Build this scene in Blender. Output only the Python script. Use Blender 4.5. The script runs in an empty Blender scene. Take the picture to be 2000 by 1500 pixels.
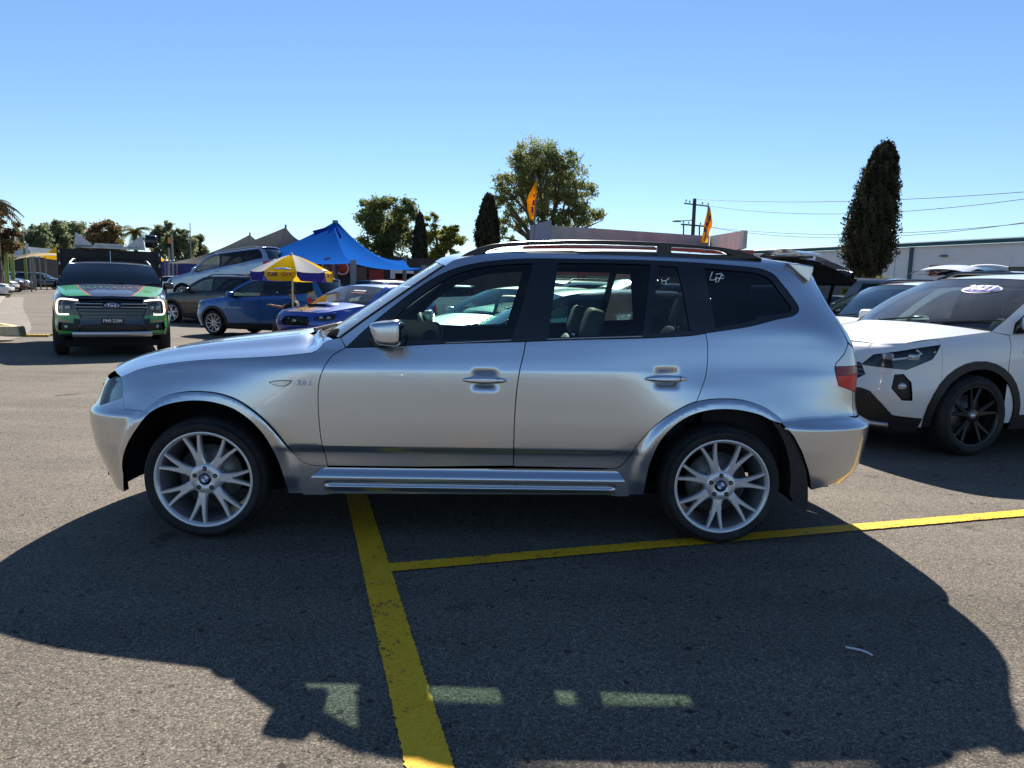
import bpy, bmesh, math, random
import numpy as np
from mathutils import Vector, Matrix
from mathutils.geometry import delaunay_2d_cdt

# ------------------------------------------------------------------ camera, sky, sun, exposure
SC = bpy.context.scene
COL = SC.collection
rad = math.radians
FPX = 1386.0; CAM_H = 1.36; PITCH = rad(7.4); ROLL = rad(1.2)
c_f = np.array([0, math.cos(PITCH), -math.sin(PITCH)]); c_r0 = np.array([1.0, 0, 0]); c_u0 = np.cross(c_r0, c_f)
c_r = math.cos(ROLL) * c_r0 + math.sin(ROLL) * c_u0
c_u = -math.sin(ROLL) * c_r0 + math.cos(ROLL) * c_u0
c_o = np.array([0, 0, CAM_H])
cd = bpy.data.cameras.new('camera'); cam = bpy.data.objects.new('camera', cd); COL.objects.link(cam)
cd.sensor_width = 36.0; cd.lens = 36.0 * FPX / 2000.0; cd.clip_start = 0.05; cd.clip_end = 3000
M = Matrix.Identity(4)
for i in range(3):
    M[i][0] = c_r[i]; M[i][1] = c_u[i]; M[i][2] = -c_f[i]; M[i][3] = c_o[i]
cam.matrix_world = M
SC.camera = cam

SUN_EL = rad(36.9); SUN_AZ = rad(0.9)         # azimuth from +Y towards +X: the sun stands behind the silver car
wd = bpy.data.worlds.new('World'); SC.world = wd; wd.use_nodes = True
wn = wd.node_tree.nodes; wl = wd.node_tree.links
sky = wn.new('ShaderNodeTexSky'); sky.sky_type = 'NISHITA'; sky.sun_disc = False
sky.sun_elevation = SUN_EL; sky.sun_rotation = SUN_AZ
sky.air_density = 1.0; sky.dust_density = 0.0; sky.ozone_density = 6.0; sky.altitude = 50
wl.new(sky.outputs[0], wn['Background'].inputs[0]); wn['Background'].inputs[1].default_value = 0.062
sl = bpy.data.lights.new('sun', 'SUN'); sl.energy = 5.0; sl.angle = rad(0.55); sl.color = (1.0, 0.94, 0.85)
sun = bpy.data.objects.new('sun', sl); COL.objects.link(sun)
sdir = Vector((math.sin(SUN_AZ) * math.cos(SUN_EL), math.cos(SUN_AZ) * math.cos(SUN_EL), math.sin(SUN_EL)))
sun.rotation_euler = sdir.to_track_quat('Z', 'Y').to_euler()
sun.location = (0, 0, 60)
SC.view_settings.view_transform = 'Standard'; SC.view_settings.look = 'None'
SC.view_settings.gamma = 1.0; SC.view_settings.exposure = 1.16
try: SC.cycles.max_bounces = 10; SC.cycles.transparent_max_bounces = 24; SC.cycles.caustics_reflective = False; SC.cycles.caustics_refractive = False
except Exception: pass

random.seed(7); RNG = np.random.default_rng(7)

def ray(px, py):
    return c_f + c_r * (px - 1000) / FPX + c_u * (750 - py) / FPX
def ground(px, py, z=0.0):
    d = ray(px, py); t = (z - CAM_H) / d[2]; return c_o + t * d
def at(px, py, Y):
    d = ray(px, py); return c_o + d * (Y / d[1])
def proj(P):
    d = np.asarray(P, float) - c_o; return np.array([1000 + FPX * (d @ c_r) / (d @ c_f), 750 - FPX * (d @ c_u) / (d @ c_f)])

# ------------------------------------------------------------------ materials
MATS = {}
def pmat(name, base, rough=0.5, metal=0.0, coat=0.0, coat_rough=0.03, emis=None, estr=0.0, spec=0.5, trans=0.0, ior=1.45, sheen=0.0):
    if name in MATS: return MATS[name]
    m = bpy.data.materials.new(name); m.use_nodes = True
    b = m.node_tree.nodes['Principled BSDF']
    b.inputs['Base Color'].default_value = (*base, 1); b.inputs['Roughness'].default_value = rough
    b.inputs['Metallic'].default_value = metal; b.inputs['Coat Weight'].default_value = coat
    b.inputs['Coat Roughness'].default_value = coat_rough; b.inputs['Specular IOR Level'].default_value = spec
    b.inputs['Transmission Weight'].default_value = trans; b.inputs['IOR'].default_value = ior
    if emis: b.inputs['Emission Color'].default_value = (*emis, 1); b.inputs['Emission Strength'].default_value = estr
    MATS[name] = m
    return m
def nodes_of(m): return m.node_tree.nodes, m.node_tree.links, m.node_tree.nodes['Principled BSDF']
def noise_col(name, c1, c2, scale, rough=0.6, detail=6, bump=0.0, bscale=None, lo=0.35, hi=0.65, stretch=None, **kw):
    """plain surface with grain: two colours mixed by noise, optional fine relief"""
    if name in MATS: return MATS[name]
    m = pmat(name, c1, rough, **kw); n, l, b = nodes_of(m)
    tc = n.new('ShaderNodeTexCoord'); nz = n.new('ShaderNodeTexNoise'); nz.inputs['Scale'].default_value = scale; nz.inputs['Detail'].default_value = detail
    src = tc.outputs['Object']
    if stretch:
        mp = n.new('ShaderNodeMapping'); mp.inputs['Scale'].default_value = stretch; l.new(src, mp.inputs[0]); src = mp.outputs[0]
    l.new(src, nz.inputs['Vector'])
    cr = n.new('ShaderNodeValToRGB'); cr.color_ramp.elements[0].position = lo; cr.color_ramp.elements[1].position = hi
    cr.color_ramp.elements[0].color = (*c1, 1); cr.color_ramp.elements[1].color = (*c2, 1)
    l.new(nz.outputs[0], cr.inputs[0]); l.new(cr.outputs[0], b.inputs['Base Color'])
    if bump:
        n2 = n.new('ShaderNodeTexNoise'); n2.inputs['Scale'].default_value = bscale or scale * 4; n2.inputs['Detail'].default_value = 4
        l.new(src, n2.inputs['Vector']); bp = n.new('ShaderNodeBump'); bp.inputs['Strength'].default_value = bump; bp.inputs['Distance'].default_value = 0.01
        l.new(n2.outputs[0], bp.inputs['Height']); l.new(bp.outputs[0], b.inputs['Normal'])
    return m
def paint(name, base, metal=0.0, rough=0.35, coat=1.0, dust=0.06):
    """clear-coated car paint, with a thin uneven film of dust"""
    if name in MATS: return MATS[name]
    m = pmat(name, base, rough, metal, coat, 0.02); n, l, b = nodes_of(m)
    tc = n.new('ShaderNodeTexCoord'); nz = n.new('ShaderNodeTexNoise'); nz.inputs['Scale'].default_value = 3.0; nz.inputs['Detail'].default_value = 8
    l.new(tc.outputs['Object'], nz.inputs['Vector'])
    mr = n.new('ShaderNodeMapRange'); mr.inputs[1].default_value = 0.35; mr.inputs[2].default_value = 0.75; mr.inputs[3].default_value = 0.01; mr.inputs[4].default_value = 0.01 + dust
    l.new(nz.outputs[0], mr.inputs[0]); l.new(mr.outputs[0], b.inputs['Coat Roughness'])
    return m
def glass(name, tint, refl=1.0, rough=0.0, dust=0.0):
    """thin window glass: tinted see-through plus a fresnel mirror"""
    if name in MATS: return MATS[name]
    m = bpy.data.materials.new(name); m.use_nodes = True; n = m.node_tree.nodes; l = m.node_tree.links; n.clear()
    o = n.new('ShaderNodeOutputMaterial'); mx = n.new('ShaderNodeMixShader'); t = n.new('ShaderNodeBsdfTransparent'); g = n.new('ShaderNodeBsdfGlossy')
    fr = n.new('ShaderNodeFresnel'); ge = n.new('ShaderNodeNewGeometry'); mi = n.new('ShaderNodeMapRange'); mi.inputs[3].default_value = 1.5; mi.inputs[4].default_value = 1/1.5
    l.new(ge.outputs['Backfacing'], mi.inputs[0]); l.new(mi.outputs[0], fr.inputs[0])       # a single sheet mirrors alike from both sides
    mu = n.new('ShaderNodeMath'); mu.operation = 'MULTIPLY'; mu.inputs[1].default_value = refl; mu.use_clamp = True
    t.inputs[0].default_value = (*tint, 1); g.inputs[0].default_value = (1, 1, 1, 1); g.inputs['Roughness'].default_value = rough
    l.new(fr.outputs[0], mu.inputs[0]); l.new(mu.outputs[0], mx.inputs[0]); l.new(t.outputs[0], mx.inputs[1]); l.new(g.outputs[0], mx.inputs[2]); l.new(mx.outputs[0], o.inputs[0])
    if dust:                                                   # a film of dust that catches the sun from behind
        du = n.new('ShaderNodeBsdfTranslucent'); du.inputs[0].default_value = (.85, .84, .80, 1); df = n.new('ShaderNodeBsdfDiffuse'); df.inputs[0].default_value = (.8, .79, .75, 1); a2 = n.new('ShaderNodeMixShader'); l.new(du.outputs[0], a2.inputs[1]); l.new(df.outputs[0], a2.inputs[2])
        tc = n.new('ShaderNodeTexCoord'); nz = n.new('ShaderNodeTexNoise'); nz.inputs['Scale'].default_value = 2.2; nz.inputs['Detail'].default_value = 8; l.new(tc.outputs['Object'], nz.inputs['Vector']); mr = n.new('ShaderNodeMapRange'); mr.inputs[1].default_value = .3; mr.inputs[2].default_value = .75; mr.inputs[3].default_value = dust*.4; mr.inputs[4].default_value = dust*1.8; l.new(nz.outputs[0], mr.inputs[0])
        m2 = n.new('ShaderNodeMixShader'); l.new(mr.outputs[0], m2.inputs[0]); l.new(mx.outputs[0], m2.inputs[1]); l.new(a2.outputs[0], m2.inputs[2]); l.new(m2.outputs[0], o.inputs[0])
    MATS[name] = m
    return m

RUBBER = noise_col('tyre_rubber', (0.012, 0.012, 0.013), (0.028, 0.027, 0.026), 14, 0.75, bump=0.2, bscale=180)
BLACKP = noise_col('black_plastic', (0.012, 0.012, 0.013), (0.022, 0.022, 0.022), 30, 0.5, bump=0.15, bscale=500)
GLOSSB = pmat('gloss_black', (0.008, 0.008, 0.009), 0.12, coat=0.6)
DARK = pmat('dark_cavity', (0.006, 0.006, 0.006), 0.9)
ALLOY = pmat('alloy_silver', (0.68, 0.69, 0.71), 0.36, 0.55, 0.5, 0.08)
ALLOYD = pmat('alloy_black', (0.012, 0.012, 0.013), 0.3, 0.3, 0.5)
STEEL = noise_col('brake_steel', (0.16, 0.15, 0.14), (0.28, 0.26, 0.25), 20, 0.45, metal=0.7)
CHROME = pmat('chrome', (0.8, 0.8, 0.82), 0.08, 1.0)
SATIN = pmat('satin_silver', (0.45, 0.46, 0.48), 0.3, 0.8)
TRIM = noise_col('cabin_trim', (0.018, 0.018, 0.02), (0.03, 0.03, 0.032), 60, 0.85, bump=0.1, bscale=700, spec=0.08)
DASH = noise_col('dash_vinyl', (0.012, 0.012, 0.013), (0.02, 0.02, 0.022), 80, 0.95, bump=0.1, bscale=600, spec=0.0)
LEATHER = noise_col('cabin_leather', (0.06, 0.065, 0.07), (0.09, 0.095, 0.1), 9, 0.6, bump=0.15, bscale=300, spec=0.15)
G_CLEAR = glass('window_glass', (0.66, 0.84, 0.77))
G_SCREEN = glass('windscreen_glass', (0.74, 0.86, 0.82), 1.0, dust=.09)
G_DARK = glass('privacy_glass', (0.16, 0.18, 0.19))
G_MID = glass('tinted_glass', (0.46, 0.56, 0.54), 1.0, dust=.02)
LAMPG = glass('lamp_lens', (0.86, 0.9, 0.9), 1.0)
REDL = pmat('red_lens', (0.62, 0.006, 0.010), 0.2, coat=0.25, spec=0.4)
REDD = pmat('dark_red_lens', (0.22, 0.006, 0.01), 0.2, coat=0.2)
CLEARL = pmat('clear_ribbed_lens', (0.66, 0.70, 0.74), 0.2, 0.3, coat=0.8)
AMBER = pmat('amber_lens', (0.75, 0.2, 0.01), 0.2, coat=1.0)
SILVER = paint('silver_metallic', (0.535, 0.575, 0.625), 0.94, 0.26)
WHITEP = paint('white_paint', (0.78, 0.78, 0.76), 0.0, 0.4)
PAINTS = {
 'white': WHITEP, 'silver': SILVER,
 'blue': paint('royal_blue_pearl', (0.008, 0.055, 0.34), 0.35, 0.35),
 'mblue': paint('mid_blue_metallic', (0.015, 0.13, 0.40), 0.4, 0.35),
 'black': paint('black_paint', (0.008, 0.008, 0.01), 0.0, 0.35),
 'sblue': paint('pale_blue_silver', (0.36, 0.44, 0.54), 0.7, 0.36),
 'navy': paint('navy_paint', (0.012, 0.02, 0.06), 0.3, 0.35),
 'grey': paint('grey_paint', (0.16, 0.165, 0.17), 0.6, 0.36),
 'red': paint('red_paint', (0.28, 0.012, 0.014), 0.1, 0.35),
 'dred': paint('dark_red_paint', (0.10, 0.012, 0.014), 0.3, 0.35),
 'beige': paint('champagne_paint', (0.42, 0.37, 0.29), 0.5, 0.38),
 'seafoam': paint('pale_green_silver', (0.50, 0.56, 0.54), 0.6, 0.36),
 'charcoal': paint('charcoal_paint', (0.03, 0.03, 0.036), 0.4, 0.35),
 'rangerblk': paint('utility_charcoal', (0.018, 0.021, 0.035), 0.3, 0.35),
}

# ------------------------------------------------------------------ object helpers
def new_obj(name, me, parent=None, mat=None, label=None, cat=None, group=None, kind=None):
    o = bpy.data.objects.new(name, me); COL.objects.link(o)
    if parent is not None: o.parent = parent
    if mat is not None and me is not None and len(me.materials) == 0: me.materials.append(mat)
    if label: o['label'] = label
    if cat: o['category'] = cat
    if group: o['group'] = group
    if kind: o['kind'] = kind
    return o
def thing(name, label, cat, loc=(0, 0, 0), rz=0.0, group=None):
    o = new_obj(name, None, None, None, label, cat, group); o.location = loc; o.rotation_euler = (0, 0, rz); o.empty_display_size = 0.2
    return o

class MB:
    """collects vertices, faces and material slots, then links them as ONE mesh object"""
    def __init__(s): s.v = []; s.f = []; s.mi = []; s.mats = []; s.sm = []
    def slot(s, m):
        if m not in s.mats: s.mats.append(m)
        return s.mats.index(m)
    def add(s, vs, fs, m=None, smooth=False):
        b = len(s.v); s.v += [tuple(map(float, p)) for p in vs]; k = s.slot(m) if m else 0
        for f in fs: s.f.append([b + i for i in f]); s.mi.append(k); s.sm.append(smooth)
        return s
    def box(s, lo, hi, m=None, T=None):
        (x0, y0, z0), (x1, y1, z1) = lo, hi
        vs = [(x0,y0,z0),(x1,y0,z0),(x1,y1,z0),(x0,y1,z0),(x0,y0,z1),(x1,y0,z1),(x1,y1,z1),(x0,y1,z1)]
        if T is not None: vs = [tuple(T @ Vector(p)) for p in vs]
        return s.add(vs, [(0,3,2,1),(4,5,6,7),(0,1,5,4),(1,2,6,5),(2,3,7,6),(3,0,4,7)], m)
    def bar(s, a, b, w, h=None, m=None, up=(0, 0, 1)):
        a = Vector(a); b = Vector(b); h = h or w; d = (b - a).normalized(); up = Vector(up)
        if abs(d.dot(up)) > 0.99: up = Vector((1, 0, 0))
        x = d.cross(up).normalized(); y = x.cross(d)
        vs = [p + x * sx * w / 2 + y * sy * h / 2 for p in (a, b) for sx, sy in ((-1,-1),(1,-1),(1,1),(-1,1))]
        return s.add(vs, [(3,2,1,0),(4,5,6,7),(0,1,5,4),(1,2,6,5),(2,3,7,6),(3,0,4,7)], m)
    def tube(s, pts, rs, n=10, m=None, cap=True, smooth=True):
        pts = [Vector(p) for p in pts]; rs = rs if hasattr(rs, '__len__') else [rs] * len(pts)
        vs = []; px = None
        for i, p in enumerate(pts):
            d = (pts[min(i + 1, len(pts) - 1)] - pts[max(i - 1, 0)]).normalized()
            if px is None:
                px = d.cross(Vector((0, 0, 1)))
                if px.length < 0.05: px = d.cross(Vector((1, 0, 0)))
            x = (px - d * px.dot(d)).normalized(); y = d.cross(x); px = x
            vs += [p + (x * math.cos(2 * math.pi * k / n) + y * math.sin(2 * math.pi * k / n)) * rs[i] for k in range(n)]
        fs = [(i * n + k, i * n + (k + 1) % n, (i + 1) * n + (k + 1) % n, (i + 1) * n + k) for i in range(len(pts) - 1) for k in range(n)]
        s.add(vs, fs, m, smooth)
        if cap: s.add(vs[:n], [tuple(range(n))[::-1]], m); s.add(vs[-n:], [tuple(range(n))], m)
        return s
    def lathe(s, prof, n=32, m=None, axis='y', c=(0, 0, 0), smooth=True, closed=False):
        """prof: (radius, offset along axis)"""
        vs = []
        for r, a in prof:
            for k in range(n):
                t = 2 * math.pi * k / n; x, z = r * math.cos(t), r * math.sin(t)
                p = (x, a, z) if axis == 'y' else (x, z, a)
                vs.append((p[0] + c[0], p[1] + c[1], p[2] + c[2]))
        q = len(prof); rng = range(q if closed else q - 1)
        fs = [(i * n + k, i * n + (k + 1) % n, ((i + 1) % q) * n + (k + 1) % n, ((i + 1) % q) * n + k) for i in rng for k in range(n)]
        return s.add(vs, fs, m, smooth)
    def grid(s, P, m=None, smooth=True, flip=False):
        """P: array [a][b] of points"""
        na, nb = len(P), len(P[0]); vs = [p for r in P for p in r]
        fs = [(i * nb + j, (i + 1) * nb + j, (i + 1) * nb + j + 1, i * nb + j + 1) for i in range(na - 1) for j in range(nb - 1)]
        if flip: fs = [f[::-1] for f in fs]
        return s.add(vs, fs, m, smooth)
    def prism(s, poly, a0, a1, m=None, axis='y'):
        """extrude a polygon of (x, z) pairs along an axis"""
        n = len(poly)
        mk = (lambda p, a: (p[0], a, p[1])) if axis == 'y' else (lambda p, a: (a, p[0], p[1])) if axis == 'x' else (lambda p, a: (p[0], p[1], a))
        vs = [mk(p, a0) for p in poly] + [mk(p, a1) for p in poly]
        return s.add(vs, [tuple(range(n)), tuple(range(2 * n - 1, n - 1, -1))] + [(i, n + i, n + (i + 1) % n, (i + 1) % n) for i in range(n)], m)
    def mesh(s, name):
        me = bpy.data.meshes.new(name); me.from_pydata(s.v, [], s.f)
        for m in s.mats: me.materials.append(m)
        me.polygons.foreach_set('material_index', s.mi); me.polygons.foreach_set('use_smooth', s.sm); me.update()
        return me
    def build(s, name, m=None, parent=None, **kw):
        if m is not None and not s.mats: s.mats.append(m)
        return new_obj(name, s.mesh(name), parent, None, **kw)
def fix_normals(o):
    bm = bmesh.new(); bm.from_mesh(o.data); bmesh.ops.remove_doubles(bm, verts=bm.verts, dist=1e-5); bmesh.ops.recalc_face_normals(bm, faces=bm.faces); bm.to_mesh(o.data); bm.free(); return o
def bevel(o, w=0.01, seg=2, ang=40):
    md = o.modifiers.new('bevel', 'BEVEL'); md.width = w; md.segments = seg; md.limit_method = 'ANGLE'; md.angle_limit = rad(ang); return o
def text_mesh(txt, size, m, name, depth=0.002, bold=0.0, align='CENTER'):
    cu = bpy.data.curves.new('lettering', 'FONT'); cu.body = txt; cu.size = size; cu.align_x = align; cu.align_y = 'CENTER'; cu.extrude = depth; cu.offset = bold; cu.resolution_u = 3
    ob = bpy.data.objects.new('lettering_source', cu); COL.objects.link(ob)
    bpy.context.view_layer.update()
    me = bpy.data.meshes.new_from_object(ob.evaluated_get(bpy.context.evaluated_depsgraph_get()))
    bpy.data.objects.remove(ob); bpy.data.curves.remove(cu)
    me.materials.clear(); me.materials.append(m); me.name = name
    return me
def frame_mat(o, x, z):
    """matrix whose local X = x, local Y = z (text up), placed at o"""
    x = Vector(x).normalized(); z = Vector(z).normalized(); n = x.cross(z).normalized(); z = n.cross(x)
    Mx = Matrix.Identity(4)
    for i in range(3): Mx[i][0] = x[i]; Mx[i][1] = z[i]; Mx[i][2] = n[i]; Mx[i][3] = o[i]
    return Mx
def place_text(txt, size, m, parent, o, x, z, name='lettering', depth=0.002, bold=0.0):
    me = text_mesh(txt, size, m, name, depth, bold); me.transform(frame_mat(o, x, z)); return new_obj(name, me, parent)

# ------------------------------------------------------------------ smooth body surfaces
def pchip(xk, yk, x):
    """monotone cubic through (xk, yk) columns; xk, yk: [K] or [K, N], x: [N]"""
    x = np.asarray(x, float); xk = np.asarray(xk, float); yk = np.asarray(yk, float)
    if xk.ndim == 1: xk = np.repeat(xk[:, None], x.size, 1)
    if yk.ndim == 1: yk = np.repeat(yk[:, None], x.size, 1)
    h = np.maximum(np.diff(xk, axis=0), 1e-6); dl = np.diff(yk, axis=0) / h
    m = np.zeros_like(yk); m[0] = dl[0]; m[-1] = dl[-1]
    if len(xk) > 2:
        w1 = 2 * h[1:] + h[:-1]; w2 = h[1:] + 2 * h[:-1]; same = (dl[:-1] * dl[1:]) > 0
        with np.errstate(divide='ignore', invalid='ignore'):
            hm = (w1 + w2) / (w1 / dl[:-1] + w2 / dl[1:])
        m[1:-1] = np.where(same, hm, 0)
    K = len(xk); idx = np.clip((xk <= x).sum(0) - 1, 0, K - 2); c = np.arange(x.size)
    x0 = xk[idx, c]; hh = h[idx, c]; t = (x - x0) / hh
    t = np.clip(t, -0.5, 1.5); y0, y1, m0, m1 = yk[idx, c], yk[idx + 1, c], m[idx, c], m[idx + 1, c]
    lo = t < 0; hi = t > 1; tt = np.clip(t, 0, 1)
    y = (2*tt**3-3*tt**2+1)*y0 + (tt**3-2*tt**2+tt)*hh*m0 + (-2*tt**3+3*tt**2)*y1 + (tt**3-tt**2)*hh*m1
    return np.where(lo, y0 + t * hh * m0, np.where(hi, y1 + (t - 1) * hh * m1, y))
def catmull(pts, step, closed=False):
    P = np.asarray(pts, float); n = len(P); out = []
    for i in range(n if closed else n - 1):
        a, b = P[i], P[(i + 1) % n]
        p0 = P[(i - 1) % n] if closed or i > 0 else 2 * a - b
        p3 = P[(i + 2) % n] if closed or i + 2 < n else 2 * b - a
        k = max(1, int(np.ceil(np.linalg.norm(b - a) / step)))
        # centripetal-like tangents, clipped so uneven spacing does not overshoot
        L = np.linalg.norm(b - a) + 1e-9
        m0 = (b - p0) / (np.linalg.norm(b - a) + np.linalg.norm(a - p0) + 1e-9) * L
        m1 = (p3 - a) / (np.linalg.norm(p3 - b) + np.linalg.norm(b - a) + 1e-9) * L
        for j in range(k):
            t = j / k; out.append((2*t**3-3*t**2+1)*a + (t**3-2*t**2+t)*m0 + (-2*t**3+3*t**2)*b + (t**3-t**2)*m1)
    if not closed: out.append(P[-1])
    return np.array(out)
def resample(poly, step):
    P = np.asarray(poly, float); out = []
    for i in range(len(P)):
        a, b = P[i], P[(i + 1) % len(P)]; L = np.linalg.norm(b - a)
        if L < 1e-7: continue
        k = max(1, int(round(L / step)))
        for j in range(k): out.append(a + (b - a) * j / k)
    return np.array(out)
def area2(P): x, y = P[:, 0], P[:, 1]; return float(np.sum(x * np.roll(y, -1) - np.roll(x, -1) * y))
def inset(P, g):
    """move a closed loop inwards by g"""
    if abs(g) < 1e-9: return P
    s = 1 if area2(P) > 0 else -1
    e = np.roll(P, -1, 0) - P; e /= np.linalg.norm(e, axis=1)[:, None] + 1e-12
    nrm = np.stack([-e[:, 1], e[:, 0]], 1) * s
    b = nrm + np.roll(nrm, 1, 0); L = np.linalg.norm(b, axis=1)[:, None]; b = b / np.maximum(L, 1e-6)
    k = 1.0 / np.maximum((b * nrm).sum(1), 0.5)
    return P + b * (k * g)[:, None]
def inside(P, x, y):
    r = np.zeros(x.shape, bool); n = len(P); j = n - 1
    for i in range(n):
        xi, yi, xj, yj = P[i, 0], P[i, 1], P[j, 0], P[j, 1]
        if yi != yj:
            c = ((yi > y) != (yj > y)) & (x < (xj - xi) * (y - yi) / (yj - yi) + xi); r ^= c
        j = i
    return r
def tri_domain(outer, holes, step):
    """triangulate a polygon with holes, with inner points on a grid -> points [N,2], triangles, loops (index lists)"""
    loops = [outer] + list(holes); V = []; E = []; L = []
    for lp in loops:
        b = len(V); V += [tuple(p) for p in lp]; n = len(lp); E += [(b + i, b + (i + 1) % n) for i in range(n)]; L.append(list(range(b, b + n)))
    B = np.array(V); lo = outer.min(0); hi = outer.max(0)
    gx, gy = np.meshgrid(np.arange(lo[0] + step / 2, hi[0], step), np.arange(lo[1] + step / 2, hi[1], step)); gx = gx.ravel(); gy = gy.ravel()
    ok = inside(outer, gx, gy)
    for h in holes: ok &= ~inside(h, gx, gy)
    gx, gy = gx[ok], gy[ok]
    if len(gx):
        keep = np.ones(len(gx), bool)
        for c0 in range(0, len(gx), 2000):
            d2 = (gx[c0:c0+2000, None] - B[None, :, 0])**2 + (gy[c0:c0+2000, None] - B[None, :, 1])**2
            keep[c0:c0+2000] = d2.min(1) > (0.55 * step)**2
        V += list(zip(gx[keep], gy[keep]))
    res = delaunay_2d_cdt([Vector(p) for p in V], E, [], 0, 1e-7)
    vo, fo, orig = res[0], res[2], res[3]
    pts = np.array([(p.x, p.y) for p in vo]); F = np.array([f for f in fo])
    c = pts[F].mean(1); ok = inside(outer, c[:, 0], c[:, 1])
    for h in holes: ok &= ~inside(h, c[:, 0], c[:, 1])
    F = F[ok]
    mp = {}
    for i, og in enumerate(orig):
        for k in og: mp[k] = i
    L = [[mp[i] for i in lp if i in mp] for lp in L]
    return pts, F, L

class Body:
    """car skin: a plan outline carried up through rows of height z and inset d.
    s runs round the plan from the middle of the nose (0) along the near flank to the middle of the tail (S); s<0 and s>S are the far flank."""
    def __init__(b, plan, rows):
        P = catmull(plan, 0.01); seg = np.linalg.norm(np.diff(P, axis=0), axis=1); b.ss = np.concatenate([[0], np.cumsum(seg)]); b.P = P; b.S = b.ss[-1]
        t = np.gradient(P, axis=0); t /= np.linalg.norm(t, axis=1)[:, None]; n = np.stack([-t[:, 1], t[:, 0]], 1)
        for _ in range(3): n[1:-1] = (n[:-2] + n[1:-1] * 2 + n[2:]) / 4
        n /= np.linalg.norm(n, axis=1)[:, None]; n[0] = (-1, 0); n[-1] = (1, 0); b.n = n
        ug = b.ug = np.linspace(P[0, 0], P[-1, 0], 500); tab = lambda k: pchip(np.array(k, float)[:, 0], np.array(k, float)[:, 1], np.clip(ug, k[0][0], k[-1][0])) if len(k) > 2 else np.interp(ug, [q[0] for q in k], [q[1] for q in k])
        b.Zt = np.array([tab(z) for z, _ in rows]); b.Dt = np.array([tab(d) for _, d in rows])
    def s_of_u(b, u):
        return np.interp(u, b.P[:, 0], b.ss)
    def u_of_s(b, s): return np.interp(s, b.ss, b.P[:, 0])
    def front_s(b, w):
        k = np.argmax(b.P[:, 1]); return np.interp(w, b.P[:k, 1], b.ss[:k])
    def rear_s(b, w):
        k = np.argmax(b.P[:, 1]); return np.interp(-np.asarray(w, float), -b.P[k:, 1], b.ss[k:])
    def depth(b, u, z):
        x = (np.clip(u, b.ug[0], b.ug[-1]) - b.ug[0]) / (b.ug[1] - b.ug[0]); i = np.clip(x.astype(int), 0, 498); f = x - i
        Z = b.Zt[:, i] * (1 - f) + b.Zt[:, i + 1] * f; D = b.Dt[:, i] * (1 - f) + b.Dt[:, i + 1] * f
        return pchip(Z, D, z)
    def pos(b, s, z, ex=None, off=0.0):
        s = np.atleast_1d(np.asarray(s, float)); z = np.atleast_1d(np.asarray(z, float))
        sg = np.ones_like(s); q = s.copy(); m = q < 0; q[m] = -q[m]; sg[m] = -1; m = q > b.S; q[m] = 2 * b.S - q[m]; sg[m] = -sg[m]
        u = np.interp(q, b.ss, b.P[:, 0]); w = np.interp(q, b.ss, b.P[:, 1]); nx = np.interp(q, b.ss, b.n[:, 0]); ny = np.interp(q, b.ss, b.n[:, 1])
        d = -b.depth(u, z) + off
        if ex is not None: d = d + ex(u, z)
        return np.stack([u + nx * d, -(w + ny * d) * sg, z], 1)
    def normal(b, s, z, ex=None):
        e = 0.003
        a = b.pos(s + e, z, ex) - b.pos(s - e, z, ex); c = b.pos(s, z + e, ex) - b.pos(s, z - e, ex)
        n = np.cross(a, c); return n / (np.linalg.norm(n, axis=1)[:, None] + 1e-12)
    def panel(b, outer, holes=(), step=0.03, gap=0.0, ex=None, off=0.0, flange=0.0, mirror=False):
        """-> dict of a panel mesh (points, tris, loop normals)"""
        o = inset(resample(outer, step), gap); hs = [inset(resample(h, step), -gap) for h in holes]
        pts, F, L = tri_domain(o, hs, step)
        P = b.pos(pts[:, 0], pts[:, 1], ex, off); N = b.normal(pts[:, 0], pts[:, 1], ex)
        # face winding: make every triangle agree with the surface normal
        fn = np.cross(P[F[:, 1]] - P[F[:, 0]], P[F[:, 2]] - P[F[:, 0]]); flip = (fn * N[F].mean(1)).sum(1) < 0; F[flip] = F[flip][:, ::-1]
        V = [tuple(p) for p in P]; faces = [tuple(f) for f in F.tolist()]; ln = [tuple(N[i]) for f in F for i in f]
        if flange:
            for li, lp in enumerate(L):
                n = len(lp); base = len(V); inn = P[lp] - N[lp] * flange
                V += [tuple(P[i]) for i in lp] + [tuple(p) for p in inn]
                for i in range(n):
                    j = (i + 1) % n; A, Bq, C2, D2 = base + i, base + j, base + n + j, base + n + i
                    e = np.array(V[Bq]) - np.array(V[A]); q = np.cross(e, N[lp[i]]); q /= np.linalg.norm(q) + 1e-12
                    cen = P[lp[i]] + q * 1e-3
                    faces.append((A, Bq, C2, D2)); ln += [tuple(q)] * 4
        if mirror:
            V = [(x, -y, z) for x, y, z in V]; k = 0; nf = []; nl = []
            for f in faces:
                m = len(f); nf.append(f[::-1]); nl += [(a, -c, d) for a, c, d in ln[k:k+m][::-1]]; k += m
            faces, ln = nf, nl
        return V, faces, ln
def panel_obj(name, parts, m, parent=None, **kw):
    V = []; F = []; Ns = []
    for v, f, n in parts:
        k = len(V); V += v; F += [tuple(i + k for i in q) for q in f]; Ns += n
    me = bpy.data.meshes.new(name); me.from_pydata(V, [], F); me.materials.append(m)
    me.polygons.foreach_set('use_smooth', [True] * len(me.polygons)); me.normals_split_custom_set(Ns); me.update()
    return new_obj(name, me, parent, None, **kw)

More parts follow.
